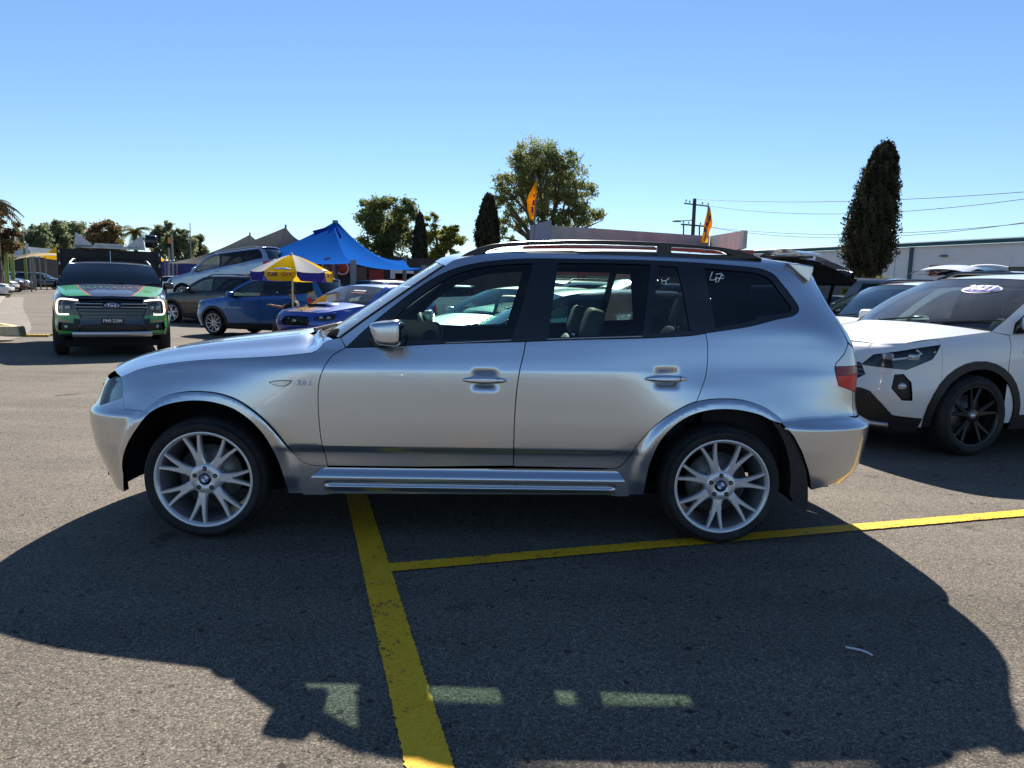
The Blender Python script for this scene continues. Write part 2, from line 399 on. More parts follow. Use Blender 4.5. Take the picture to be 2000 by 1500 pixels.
# ------------------------------------------------------------------ shared car pieces
def smooth01(t): t = np.clip(t, 0, 1); return t * t * (3 - 2 * t)
def superell(c, X, Y, Z, a, b, d, e1=0.5, e2=0.5, nu=28, nv=16, taper=None):
    """rounded block centred at c with half-axes a,b,d along unit vectors X,Y,Z"""
    c = Vector(c); X = Vector(X); Y = Vector(Y); Z = Vector(Z); P = []
    sp = lambda v, e: math.copysign(abs(v) ** e, v)
    for i in range(nv + 1):
        ph = -math.pi / 2 + math.pi * i / nv; row = []
        for j in range(nu + 1):
            th = 2 * math.pi * j / nu
            x = a * sp(math.cos(ph), e1) * sp(math.cos(th), e2); y = b * sp(math.cos(ph), e1) * sp(math.sin(th), e2); z = d * sp(math.sin(ph), e1)
            if taper: x, y, z = taper(x, y, z)
            row.append(tuple(c + X * x + Y * y + Z * z))
        P.append(row)
    return P
def make_wheel(parent, c, R, W, rim_r, style, out, rim_mat, rot=0.0, n=48, parts=True):
    """wheel with its axle along local Y; out = -1 when the outer face looks to -Y"""
    w = new_obj('wheel', None, parent); w.location = c; w.empty_display_size = 0.1
    o = out
    t = MB(); h = W / 2
    prof = [(rim_r - 0.012, o*(h-0.02)), (rim_r + 0.004, o*(h-0.004)), (rim_r + 0.03, o*(h+0.004)), ((rim_r + R)/2 + 0.01, o*(h+0.006)), (R - 0.035, o*(h-0.004)), (R - 0.014, o*(h-0.018)), (R - 0.003, o*(h-0.04)), (R, o*(h-0.07)), (R + 0.001, 0), (R, -o*(h-0.07)), (R - 0.006, -o*(h-0.03)), (R - 0.03, -o*(h-0.004)), (rim_r, -o*(h-0.01)), (rim_r - 0.012, -o*(h-0.03))]
    t.lathe(prof, n, RUBBER); ty = fix_normals(t.build('tyre', None, w))
    r = MB()
    f = h - 0.006                                   # rim lip plane
    r.lathe([(rim_r + 0.006, o*(f-0.012)), (rim_r + 0.008, o*f), (rim_r - 0.002, o*(f+0.004)), (rim_r - 0.012, o*(f-0.004)), (rim_r - 0.018, o*(f-0.02))], n, rim_mat)
    r.lathe([(rim_r - 0.018, o*(f-0.02)), (rim_r - 0.035, o*(f-0.09)), (rim_r - 0.04, -o*(h-0.02))], n, rim_mat if rim_mat is ALLOYD else pmat('alloy_barrel', (0.30, 0.31, 0.33), 0.4, 0.6))
    hub_y = f - 0.022
    def arm(p0, p1, p2, w0, w1, w2, y0, y1, y2, dp=0.03):
        pts = [p0, p1, p2]; ws = [w0, w1, w2]; ys = [y0, y1, y2]; V = []
        for k in range(7):
            q = k / 6; a, b2, c2 = (1-q)**2, 2*q*(1-q), q*q
            p = np.array(p0)*a + np.array(p1)*b2 + np.array(p2)*c2; tg = (np.array(p1)-p0)*(1-q) + (np.array(p2)-p1)*q; tg = tg/np.linalg.norm(tg); nn = np.array((-tg[1], tg[0]))
            ww = w0*a + w1*b2 + w2*c2; yy = y0*a + y1*b2 + y2*c2
            for sx, dy in ((-0.5, -dp), (-0.5, -0.007), (-0.30, 0.0), (0.30, 0.0), (0.5, -0.007), (0.5, -dp)):
                pp = p + nn*ww*sx; V.append((pp[0], o*(yy+dy), pp[1]))
        m6 = 6; F = [(i*m6+j, (i+1)*m6+j, (i+1)*m6+j+1, i*m6+j+1) for i in range(6) for j in range(5)]
        r.add(V, F, rim_mat, False)
    pol = lambda rr, a: np.array((rr*math.cos(a), rr*math.sin(a)))
    if style == 'ytype':
        for k in range(7):
            a = rot + 2*math.pi*k/7; d1 = np.array((math.cos(a), math.sin(a))); nq = np.array((-d1[1], d1[0]))
            arm(d1*0.045, d1*0.10, d1*0.148, 0.066, 0.046, 0.046, hub_y-0.004, hub_y+0.002, hub_y+0.004)
            for sg in (-1, 1):
                arm(d1*0.112 + nq*sg*0.0105, d1*0.165 + nq*sg*0.014, pol(rim_r-0.006, a + sg*0.172), 0.030, 0.023, 0.017, hub_y+0.0035, hub_y+0.007, f-0.008)
        r.lathe([(0.0, o*(hub_y-0.004)), (0.030, o*(hub_y-0.004)), (0.036, o*(hub_y+0.004)), (0.078, o*(hub_y+0.002)), (0.088, o*(hub_y-0.012)), (0.088, o*(hub_y-0.05))], 30, rim_mat)
    else:
        ns = {'five': 5, 'ten': 10, 'multi': 8}.get(style, 5)
        for k in range(ns):
            a = rot + 2*math.pi*k/ns
            if style == 'five':
                for sg in (-1, 1): arm(pol(0.03, a), pol(rim_r*0.5, a+sg*0.13), pol(rim_r-0.006, a+sg*0.22), 0.05, 0.036, 0.026, hub_y, hub_y, f-0.01)
            else: arm(pol(0.03, a), pol(rim_r*0.5, a+0.03), pol(rim_r-0.006, a), 0.04, 0.026, 0.02, hub_y, hub_y, f-0.01)
        r.lathe([(0.0, o*(hub_y+0.002)), (0.05, o*(hub_y+0.004)), (0.068, o*(hub_y-0.004)), (0.07, o*(hub_y-0.05))], 24, rim_mat)
    fix_normals(r.build('rim', None, w))
    b = MB(); b.lathe([(0.0, o*(h-0.115)), (rim_r*0.66, o*(h-0.115)), (rim_r*0.66, o*(h-0.14)), (0.0, o*(h-0.14))], 30, STEEL); b.build('brake_disc', None, w)
    if style == 'ytype':
        for k in range(5):
            a = math.pi/2 + 2*math.pi*k/5; q = MB(); p = pol(0.057, a)
            q.lathe([(0.0, o*(hub_y+0.0045)), (0.0115, o*(hub_y+0.0045)), (0.0125, o*(hub_y+0.0035))], 14, DARK, c=(p[0], 0, p[1])); q.lathe([(0, o*(hub_y+0.006)), (0.006, o*(hub_y+0.006)), (0.007, o*(hub_y+0.004))], 6, STEEL, c=(p[0], 0, p[1]), smooth=False); q.build('wheel_bolt', None, w)
        cp = new_obj('centre_cap', None, w); e = MB()
        e.lathe([(0.0, o*(hub_y+0.004)), (0.0335, o*(hub_y+0.004)), (0.035, o*hub_y)], 30, GLOSSB)
        e.lathe([(0.0330, o*(hub_y+0.0043)), (0.0338, o*(hub_y+0.0055)), (0.0345, o*(hub_y+0.0043))], 30, CHROME)
        BLU = pmat('emblem_blue', (0.03, 0.16, 0.5), 0.2, coat=1.0); WHT = pmat('emblem_white', (0.8, 0.8, 0.8), 0.2, coat=1.0)
        for k in range(4):
            aa = [math.pi/2*k + math.pi/2*j/6 for j in range(7)]
            e.add([(0, o*(hub_y+0.0055), 0)] + [(0.020*math.cos(x), o*(hub_y+0.0055), 0.020*math.sin(x)) for x in aa], [(0, j+1, j+2) for j in range(6)], BLU if k % 2 else WHT)
        bpy.data.objects.remove(cp); e.build('centre_cap', None, w)
    else:
        e = MB(); e.lathe([(0.0, o*(hub_y+0.009)), (0.026, o*(hub_y+0.009)), (0.03, o*(hub_y+0.003))], 16, GLOSSB if rim_mat is not ALLOYD else SATIN); e.build('centre_cap', None, w)
    return w
def make_seat(parent, c, width=0.5, face=-1, back=0.62, name='seat', recl=0.20):
    """cushion, backrest and headrest; face = -1 looks to -X"""
    s = new_obj(name, None, parent); s.location = c
    m = MB(); m.grid(superell((0, 0, 0), (1, 0, 0), (0, 1, 0), (0, 0, 1), 0.27, width/2, 0.075, 0.5, 0.4, 20, 10), LEATHER); m.build('cushion', None, s)
    bx = Vector((-face*math.sin(recl), 0, math.cos(recl))); fx = Vector((face*math.cos(recl), 0, face*math.sin(recl)*-1*-1))
    fx = bx.cross(Vector((0, 1, 0)))
    m = MB(); m.grid(superell(Vector((-face*0.25, 0, 0.02)) + bx*back/2, fx, (0, 1, 0), bx, 0.075, width/2, back/2, 0.45, 0.5, 22, 12, lambda x, y, z: (x, y*(1-0.18*max(0, z)/(back/2)), z)), LEATHER); m.build('backrest', None, s)
    m = MB(); m.grid(superell(Vector((-face*0.25, 0, 0.02)) + bx*(back+0.11), fx, (0, 1, 0), bx, 0.055, 0.14, 0.10, 0.5, 0.5, 18, 10), LEATHER)
    for y in (-0.05, 0.05): m.tube([Vector((-face*0.25, y, 0)) + bx*(back-0.03), Vector((-face*0.25, y, 0)) + bx*(back+0.06)], 0.006, 6, CHROME)
    m.build('headrest', None, s)
    return s
def plate(parent, txt, o, x, up, w=0.372, h=0.107, fg=(0.02, 0.02, 0.02), bg=(0.75, 0.75, 0.72), name='number_plate'):
    T = frame_mat(o, x, up); m = MB(); m.box((-w/2, -h/2, -0.004), (w/2, h/2, 0.004), pmat('plate_%d' % int(bg[0]*100), bg, 0.4), T)
    p = m.build(name, None, parent)
    tm = text_mesh(txt, h*0.82, pmat('plate_ink_%d' % int(fg[0]*100), fg, 0.5), 'plate_lettering', 0.001, 0.001); tm.transform(T @ Matrix.Translation((0, 0, 0.005))); new_obj('plate_lettering', tm, p)
    return p

# ------------------------------------------------------------------ the silver SUV
def build_main():
    YAW = 0.028; eu = np.array([math.cos(YAW), math.sin(YAW)]); ew = np.array([math.sin(YAW), -math.cos(YAW)])
    O = np.array([-1.64, 3.685]) - ew * 0.90
    root = thing('silver_car', 'silver five-door SUV parked side-on across the yellow bay line, windows marked 47', 'car', (O[0], O[1], 0), YAW)
    plan = [(-.84,0),(-.83,.25),(-.785,.5),(-.69,.69),(-.53,.81),(-.28,.872),(.1,.898),(.6,.905),(1.4,.908),(2.2,.907),(2.8,.90),(3.15,.88),(3.44,.838),(3.61,.752),(3.705,.59),(3.735,.3),(3.75,0)]
    K = lambda *a: list(a)
    rows = [
     (K((-.84,.22),(-.4,.235),(.5,.25),(2.3,.25),(3.2,.27),(3.75,.33)), K((-.84,.12),(-.5,.075),(0,.04),(.5,.030),(2.3,.030),(2.8,.05),(3.3,.06),(3.75,.12))),
     (K((-.84,.40),(3.75,.40)), K((-.84,.045),(-.4,.03),(.4,.022),(.6,.022),(2.3,.022),(2.9,.02),(3.4,.02),(3.75,.055))),
     (K((-.84,.480),(.5,.492),(3.75,.492)), K((-.84,.02),(-.4,.012),(.35,.010),(.55,.017),(2.15,.017),(2.4,.010),(3.3,.008),(3.75,.025))),
     (K((-.84,.525),(.5,.528),(3.75,.528)), K((-.84,.012),(-.4,.008),(.35,.006),(.55,.001),(2.15,.001),(2.4,.006),(3.3,.004),(3.75,.018))),
     (K((-.84,.645),(3.75,.655)), K((-.84,.0),(3.3,0),(3.75,.0))),
     (K((-.84,.68),(-.3,.70),(.5,.72),(3.75,.715)), K((-.84,.03),(-.5,.03),(-.3,.016),(.1,.008),(.6,.001),(2.2,.001),(2.6,.003),(3.1,.010),(3.4,.030),(3.75,.045))),
     (K((-.84,.77),(-.45,.80),(.0,.83),(.5,.85),(2.4,.85),(3.75,.84)), K((-.84,.075),(-.45,.068),(0,.034),(.35,.014),(.6,.0035),(1.2,.0025),(2.2,.003),(2.7,.026),(3.2,.042),(3.75,.06))),
     (K((-.84,.83),(-.45,.865),(0,.91),(.6,.925),(1.4,.935),(2.6,.945),(3.75,.94)), K((-.84,.10),(-.45,.10),(0,.064),(.35,.024),(.6,.0065),(1.2,.0055),(2.2,.006),(2.7,.052),(3.2,.062),(3.5,.060),(3.75,.056))),
     (K((-.84,.84),(-.45,.885),(0,.935),(.6,.950),(1.4,.962),(2.6,.972),(3.75,.96)), K((-.84,.115),(-.45,.112),(0,.074),(.35,.032),(.6,.0115),(1.2,.0105),(2.2,.011),(2.7,.059),(3.2,.069),(3.5,.064),(3.75,.058))),
     (K((-.84,.855),(-.45,.905),(0,.96),(.6,.998),(.8,1.015),(1.26,1.04),(2.0,1.06),(2.6,1.09),(3.2,1.10),(3.75,1.06)), K((-.84,.135),(-.45,.13),(0,.088),(.35,.05),(.6,.033),(1.2,.033),(2.2,.033),(2.7,.084),(3.2,.094),(3.5,.085),(3.75,.076))),
     (K((-.84,.87),(-.45,.93),(0,.99),(.6,1.03),(.8,1.05),(1.26,1.085),(2.0,1.11),(2.6,1.15),(3.2,1.165),(3.75,1.13)), K((-.84,.17),(-.45,.16),(0,.12),(.35,.075),(.6,.052),(1.2,.047),(2.2,.047),(2.7,.098),(3.2,.106),(3.5,.105),(3.75,.105))),
     (K((-.84,1.32),(3.75,1.33)), K((-.84,.2),(0,.17),(.6,.135),(1.2,.132),(2.2,.132),(2.7,.155),(3.2,.175),(3.5,.22),(3.75,.25))),
     (K((-.84,1.50),(3.75,1.49)), K((-.84,.28),(.6,.215),(1.2,.212),(2.2,.208),(2.7,.212),(3.2,.24),(3.5,.33),(3.75,.38))),
     (K((-.84,1.565),(3.75,1.545)), K((-.84,.33),(.6,.258),(1.2,.255),(2.2,.250),(2.7,.252),(3.2,.28),(3.5,.37),(3.75,.42))),
     (K((-.84,1.60),(1.8,1.60),(3.75,1.575)), K((-.84,.38),(.6,.32),(1.2,.315),(2.2,.31),(2.7,.312),(3.2,.34),(3.5,.42),(3.75,.47))),
    ]
    B = Body(plan, rows)
    def world(p): p = np.atleast_2d(p); return np.stack([O[0] + p[:,0]*eu[0] - p[:,1]*ew[0], O[1] + p[:,0]*eu[1] - p[:,1]*ew[1], p[:,2]], 1)
    def pj(p):
        d = world(p) - c_o; return np.stack([1000 + FPX*(d@c_r)/(d@c_f), 750 - FPX*(d@c_u)/(d@c_f)], 1)
    def uzw(px, py, w):
        d = ray(px, py); t = (w - (c_o[:2]-O)@ew) / (d[:2]@ew); P = c_o + t*d; return (P[:2]-O)@eu, P[2]
    def px(pts, off=0.0):
        """points of the photograph's outline carried onto the car's own flank"""
        T = np.array(pts, float); uz = np.array([uzw(x, y, 0.86) for x, y in T]); s = B.s_of_u(np.clip(uz[:,0], -.83, 3.74)); z = uz[:,1].copy()
        for _ in range(25):
            e = 1e-3; f0 = pj(B.pos(s, z, None, off)); js = (pj(B.pos(s+e, z, None, off)) - f0)/e; jz = (pj(B.pos(s, z+e, None, off)) - f0)/e; r = T - f0
            det = js[:,0]*jz[:,1] - js[:,1]*jz[:,0]; det = np.where(np.abs(det) < 2e4, np.sign(det+1e-9)*2e4, det)
            ds = (r[:,0]*jz[:,1] - r[:,1]*jz[:,0])/det; dz = (js[:,0]*r[:,1] - js[:,1]*r[:,0])/det
            s = np.clip(s + np.clip(ds, -.08, .08), 0.3, B.S - 0.3); z = z + np.clip(dz, -.08, .08)
        return np.stack([s, z], 1)
    def C(pts, step=0.02): return catmull(px(pts), step)
    J = lambda *segs: np.concatenate([np.asarray(q, float).reshape(-1, 2) for q in segs])
    def flare(u, z):
        e = 0
        for uc in (0.003, 2.797):
            r = np.hypot(u - uc, z - 0.33); e = e + 0.022 * smooth01((0.515 - r) / 0.055) * smooth01((z - 0.26) / 0.1)
        return e
    def both(name, m, outer, holes=(), **k):
        p = B.panel(outer, holes, **k); return [panel_obj(name, [p], m, root), panel_obj(name, [mirror_panel(p)], m, root)]
    # ---- seams traced once and shared by the panels that meet there
    seam_fd = C([(675,679),(652,692),(639,707),(629,726),(623,746),(621,776),(622,806),(625,843),(630,873),(640,910)])
    seam_dd = C([(1027,667),(1022,694),(1015,724),(1009,765),(1006,802),(1004,843),(1003,910)])
    seam_rd = C([(1378,651),(1382,671),(1382,705),(1378.6,734),(1371,758),(1361,784)])
    seam_rda = C([(1361,784),(1344,790),(1323,801),(1297,818),(1272,839),(1246,867),(1229,892),(1212,911),(1199,914.6),(1186,915)])
    belt_f = C([(675,679),(749,677),(861,671.5),(1027,667)]); belt_r = C([(1027,667),(1135,663),(1263,660),(1349,655.5),(1378,651)])
    sill_f = px([(640,910),(820,912),(1003,911)]); sill_r = px([(1003,911),(1186,915)])
    fl_out_f = C([(278,803),(295,790),(321,775),(355,766),(389,764),(427,768),(461,779),(491,798),(517,820),(542,847.5),(564,875),(581,894),(598,905),(613,909),(640,910)])
    arch_f = C([(242,960),(240.5,931),(246,892),(256.7,860),(273.7,832.6),(295,807),(320.7,792),(355,783.5),(389,781),(423,785),(457,796),(487,815.5),(512.7,841),(530,867),(545,896.6),(555,926),(564,963)])
    fl_out_r = C([(1361,784),(1383,780),(1413,778.5),(1443,780),(1468,786),(1494,796),(1511,807),(1528,820)])
    arch_r = C([(1257,966),(1261,931),(1270,897),(1289,858),(1314.6,830.5),(1344.5,811),(1378.6,800.6),(1413,797.7),(1447,800.6),(1481,809),(1507,821),(1528,826)])
    bump_gap_f = px([(297,804.5),(278,803),(246,800.5),(242,796),(240,777)])
    skirt_l = C([(594,963),(602,943.5),(613,926),(628,915.5),(640,913)]); skirt_r = C([(1186,917),(1199,918),(1212,926.5),(1220.7,943.6),(1226,966)])
    G = 0.0028; rv = lambda a: a[::-1]
    a297 = np.argmin(np.abs(arch_f - px([(297,806)])[0]).sum(1))
    hl_b = px([(240,777),(195,792)]); hl_front = np.array([[0.42, 0.70], [0.0, 0.715]])
    # bumper front (near half carried to the middle, and its mirror)
    fb = J(hl_front[::-1], rv(hl_b), px([(242,796),(246,800.5),(278,803)]), arch_f[:a297+1][::-1], [(0.55, .225)], [(0.0, .215)])
    fb[:, 0] = np.maximum(fb[:, 0], 0.0)
    both('front_bumper', SILVER, fb, step=0.025, gap=0.0, ex=flare, flange=0.03)
    both('front_flare', SILVER, J(fl_out_f, skirt_l[::-1], px([(564,963)]), arch_f[a297:][::-1]), step=0.016, gap=0.0012, ex=flare, flange=0.045)
    hood_edge = C([(237.5,736),(278,719.5),(342,708),(406,702),(491,698),(555,694),(615,687.5)])
    fender = J(hood_edge, px([(640,664),(665,660)]), seam_fd, fl_out_f[::-1][1:], px([(246,800.5),(242,796),(240,777),(240,756)]))
    both('front_wing', SILVER, fender, step=0.02, gap=G*0.6, flange=0.02)
    hdl = {}
    def door_ex(cs):
        def ex(u, z):
            e = 0
            for (uu, zz) in cs: e = e - 0.016*np.exp(-((u-uu)/.066)**6 - ((z-zz)/.047)**4)
            return e
        return ex
    h1 = px([(947,742)])[0]; h2 = px([(1302,739)])[0]; u1 = float(B.u_of_s(h1[0])); u2 = float(B.u_of_s(h2[0]))
    fd = J(belt_f, seam_dd[1:], sill_f[::-1][1:], seam_fd[::-1][1:-1])
    rd = J(belt_r, seam_rd[1:], seam_rda[1:], sill_r[::-1][1:], seam_dd[::-1][1:-1])
    dF = both('front_door', SILVER, fd, step=0.011, gap=G, ex=door_ex([(u1, h1[1])]), flange=0.03)
    dR = both('rear_door', SILVER, rd, step=0.011, gap=G, ex=door_ex([(u2, h2[1])]), flange=0.03)
    for ds, (hs, hz) in ((dF, h1), (dR, h2)):
        for i, dobj in enumerate(ds):
            sg = 1 if i == 0 else -1
            p = B.pos([hs], [hz], None, 0.020)[0]; n = B.normal(np.array([hs]), np.array([hz]))[0]; t = (B.pos([hs+.1], [hz])[0] - B.pos([hs-.1], [hz])[0]); t /= np.linalg.norm(t)
            p[1] *= sg; n[1] *= sg; t[1] *= sg; up = np.cross(n, t) * (1 if sg > 0 else -1)
            m = MB(); m.grid(superell(p, t, up, n, 0.118, 0.0195, 0.017, 0.7, 0.7, 32, 12, lambda x, y, z: (x, y*(1.06-0.35*abs(x)/.118), z - 0.10*x*x/.118)), SILVER)
            hd = m.build('door_handle', None, dobj)
            lk = MB(); lk.bar(Vector(p) + Vector(t)*0.068 + Vector(n)*0.0145 - Vector(up)*0.016, Vector(p) + Vector(t)*0.068 + Vector(n)*0.0145 + Vector(up)*0.016, 0.0025, 0.001, DARK); lk.build('handle_gap', None, hd)
    # body side above the doors, pillars and rear quarter in one pressing
    dlo_top = C([(676,678.5),(719.5,638),(787,584),(839,548),(884,526),(936,513),(992,507),(1048,505),(1135,506),(1242,508),(1349,512.5),(1434,519),(1485,525),(1511,536),(1528,555),(1545,576.6),(1559,598),(1560,607),(1549,617),(1519.5,623.5),(1460,638.5),(1391,649),(1378,651)])
    roof_e = C([(869,519),(888,507),(944,496.5),(1000,491.5),(1070,489.5),(1175,489.5),(1297,492.5),(1420,500),(1490,506),(1531,512)])
    roof_e[:, 1] = np.minimum(roof_e[:, 1], 1.603)
    apil = px([(665,660),(720,620),(800,565),(869,519)])
    sT = lambda u: float(B.s_of_u(u))
    gate = np.array([[sT(3.40), 1.50], [sT(3.47), 1.40], [sT(3.53), 1.25], [sT(3.575), 1.12]])
    tl_tip = px([(1662,672)])[0]
    tail_l = px([(1647.5,692),(1632.6,709),(1630,717.4),(1632.6,734.5),(1638,753.7)]); tail_b = np.array([[sT(3.60), 0.845], [sT(3.60), .705]])
    quarter = J(apil, roof_e, gate, [(sT(3.575), tl_tip[1])], tail_l, tail_b, px([(1600,813)]), fl_out_r[::-1], seam_rd[::-1][1:], rv(dlo_top)[1:])
    both('side_frame', SILVER, quarter, step=0.018, gap=G*0.5, flange=0.02)
    both('rear_flare', SILVER, J(seam_rda[::-1], fl_out_r[1:], px([(1522,826)]), arch_r[::-1][2:], skirt_r[::-1]), step=0.016, gap=0.0012, ex=flare, flange=0.045)
    # side skirt with its stepped lower ledge
    skirt = J(skirt_l, px([(820,915),(1003,915)]), skirt_r, px([(900,964.5)]))
    def skirt_ex(u, z):
        zt = 0.405; a = smooth01((zt - z)/0.05)*0.030
        inn = smooth01((u-.64)/.05)*smooth01((2.22-u)/.05); b = -0.022*smooth01((0.335-z)/0.012)*inn; c = 0.016*smooth01((0.325-z)/0.02)*inn - 0.02*smooth01((0.305-z)/.03)*inn
        ends = smooth01((u-.5 - (0.41-z)*-0.25)/.06)*smooth01((2.36-u)/.06)
        return (a + b + c)*ends
    both('side_skirt', SILVER, skirt, step=0.009, ex=skirt_ex, flange=0.05)
    # rear bumper, wheel-arch liner tail and mud flap
    bt = px([(1528,820),(1600,813),(1640,809)])
    be = px([(1578,954),(1573,914),(1562,880),(1547,850),(1528,828)])
    rb = J(bt, [(sT(3.60), .695)], [(B.S, .69)], [(B.S, .345)], [(sT(3.66), .30)], px([(1620,942)]), be)
    def rb_ex(u, z): return 0.03*smooth01((u-2.95)/.35)*smooth01((0.69-z)/.03) + 0.0*u
    both('rear_bumper', SILVER, rb, step=0.022, ex=rb_ex, flange=0.03)
    flapo = J(px([(1507,823),(1528,829),(1547,852),(1562,882),(1573,916),(1577,952)]))
    for sg in (1, -1):
        m = MB(); N = 9; u0, _ = 0, 0
        a_in = [(1507,823),(1521,842),(1533,868),(1541,900),(1544,940),(1541,962),(1548,980)]; a_out = [(1528,829),(1547,852),(1562,882),(1573,916),(1577,952),(1577,975),(1571,998)]
        Lx = [uzw(*p, .865) for p in a_in]; Rx = [uzw(*p, .865) for p in a_out]
        for wv in (0.868, 0.845): pass
        G1 = [[(a[0], -sg*0.872, a[1]), (b[0], -sg*0.872, b[1])] for a, b in zip(Lx, Rx)]
        m.grid(G1, BLACKP, False); m.grid([[(b[0], -sg*0.872, b[1]), (b[0], -sg*0.62, b[1])] for b in Rx], BLACKP, False); m.grid([[(a[0], -sg*0.872, a[1]), (a[0], -sg*0.62, a[1])] for a in Lx], BLACKP, False)
        m.build('mud_flap', None, root)
    # windows: black surround with glass let in
    dlo = J(dlo_top, rv(belt_r), rv(belt_f)[1:-1])
    gF = C([(742,660),(790,603),(842,563),(888,537),(938,523),(992,516.5),(1040,514.5)], .03); gF = J(gF, px([(1030,560),(1000,660)]), px([(870,665)]))
    gR = px([(1090,514),(1180,514.5),(1270,517),(1262,590),(1254,653),(1160,657),(1072,659),(1080,590)])
    gT = px([(1286,519),(1322,521),(1336,580),(1348,646),(1310,649),(1272,651),(1279,590)])
    gQ = J(C([(1375,524),(1434,529),(1478,534),(1503,545),(1520,566),(1538,590),(1546,602),(1544,608),(1514,614),(1455,629),(1398,640)], .03), px([(1386,580)]))
    def dark_side(name, m, poly, off, st): return both(name, m, poly, step=st, off=off, flange=0.006)
    both('window_surround', GLOSSB, dlo, [gF, gR, gT, gQ], step=0.022, gap=0.0008, off=-0.003, flange=0.02)
    both('front_door_window', G_CLEAR, gF, step=0.05, off=-0.009)
    both('rear_door_window', G_CLEAR, gR, step=0.05, off=-0.009)
    both('rear_door_quarterlight', G_MID, gT, step=0.05, off=-0.009)
    rq = both('rear_quarter_window', G_DARK, gQ, step=0.05, off=-0.009)
    seal = J(belt_f, belt_r[1:-12])
    # chrome-free bright edge under and over the glass: thin sill strips
    for i, (a, b, y0) in enumerate((((870,670),(998,664.5),0), ((1069,662.5),(1255,657),0))):
        e = px([a, b]); P = [B.pos([e[0,0]+(e[1,0]-e[0,0])*t], [e[0,1]+(e[1,1]-e[0,1])*t], None, -0.002)[0] for t in np.linspace(0, 1, 9)]
        for sg in (1, -1):
            m = MB(); m.tube([(p[0], p[1]*sg, p[2]) for p in P], 0.0035, 6, SATIN); m.build('window_strip', None, root)
    # chalked price marks on the glass
    CH = pmat('chalk_marker', (0.85, 0.86, 0.86), 0.8)
    def chalk(strokes, name, off=0.004):
        m = MB()
        for st in strokes:
            q = px(st); P = B.pos(q[:,0], q[:,1], None, off); m.tube([tuple(p) for p in P], 0.0026, 5, CH)
        m.build(name, None, root, label='white marker scrawl on the side glass')
    chalk([[(1391,531),(1387,541),(1386,547),(1393,547),(1399,544)],[(1398,541),(1398,552)],[(1398,536),(1408,534),(1413,540)],[(1409,536),(1402,551)],[(1399,543),(1413,544)]], 'window_number')
    chalk([[(1291,545),(1294,549),(1300,548),(1304,546)],[(1304,546),(1306,543)],[(1300,549),(1301,556)],[(1294,549),(1291,551)]], 'window_scribble')
    # lamps
    hl = J(hl_b, px([(197,777),(203,757),(214,740),(231,733),(237.5,736),(240,756)]))
    for mm in (False, True):
        L = new_obj('headlight', None, root)
        panel_obj('lamp_housing', [B.panel(hl, mirror=mm, step=0.02, off=-0.03, gap=0.004)], pmat('lamp_reflector', (0.42, 0.46, 0.45), 0.22, 0.8), L)
        panel_obj('lens', [B.panel(hl, mirror=mm, step=0.02, gap=0.003, off=0.002, flange=0.03)], LAMPG, L)
    tl_all = J([(sT(3.575)+.001, tl_tip[1]+.004)], tail_l, [(sT(3.60), .845)], [(B.rear_s(.50), .85)], [(B.rear_s(.50), 1.0)], [(sT(3.64), 1.08)])
    zs = float(px([(1632,716)])[0][1])
    def clip_poly(P, zc, above):
        out = []
        for i in range(len(P)):
            a, b = P[i], P[(i+1) % len(P)]; ia = (a[1] >= zc) == above; ib = (b[1] >= zc) == above
            if ia: out.append(a)
            if ia != ib: t = (zc-a[1])/(b[1]-a[1]); out.append(a + (b-a)*t)
        return np.array(out)
    zm = zs - 0.05
    for mm in (False, True):
        L = new_obj('taillight', None, root)
        panel_obj('clear_lens', [B.panel(clip_poly(tl_all, zs, True), mirror=mm, step=0.02, gap=0.002, off=0.003, flange=0.03)], CLEARL, L)
        mid = clip_poly(clip_poly(tl_all, zs, False), zm, True)
        panel_obj('brake_lens', [B.panel(mid, mirror=mm, step=0.02, gap=0.001, off=0.003, flange=0.03)], REDD, L)
        panel_obj('tail_lens', [B.panel(clip_poly(tl_all, zm, False), mirror=mm, step=0.02, gap=0.001, off=0.003, flange=0.03)], REDL, L)
    # tailgate: lower skin, glass, and the plate
    gl = [(B.rear_s(.50), .85), (B.rear_s(.50), 1.0), (sT(3.645), 1.085), (sT(3.585), 1.12), (sT(3.53), 1.25), (sT(3.47), 1.40), (sT(3.40), 1.50)]
    full = np.array([(sT(3.605), .70), (sT(3.605), .842)] + gl + [(2*B.S - q[0], q[1]) for q in gl[::-1]] + [(2*B.S - sT(3.605), .842), (2*B.S - sT(3.605), .70)])
    gw = [(B.rear_s(.52), 1.13), (sT(3.60), 1.20), (sT(3.54), 1.38), (sT(3.52), 1.45)]; gw = np.array(gw + [(2*B.S - q[0], q[1]) for q in gw[::-1]])
    panel_obj('tailgate', [B.panel(full, [gw], step=0.03, gap=G, flange=0.02)], SILVER, root)
    panel_obj('rear_window', [B.panel(gw, step=0.05, off=-0.004)], G_DARK, root)
    plate(root, '47', (3.71, 0, .80), (0, 1, 0), (0, 0, 1))
    # nose between the lamps: kidney grilles
    m1 = [(0.02, .73), (0.26, .725), (0.33, .77), (0.30, .845), (0.05, .85)]
    nose = J([(0.0, .715)], [(0.42, .70)], hl_b[::-1][:1], px([(197,777),(203,757),(214,740)]), [(0.30, .875)], [(0.0, .87)]); nose[:,0] = np.maximum(nose[:,0], 0)
    both('nose_panel', SILVER, nose, [np.array(m1)], step=0.025, flange=0.02)
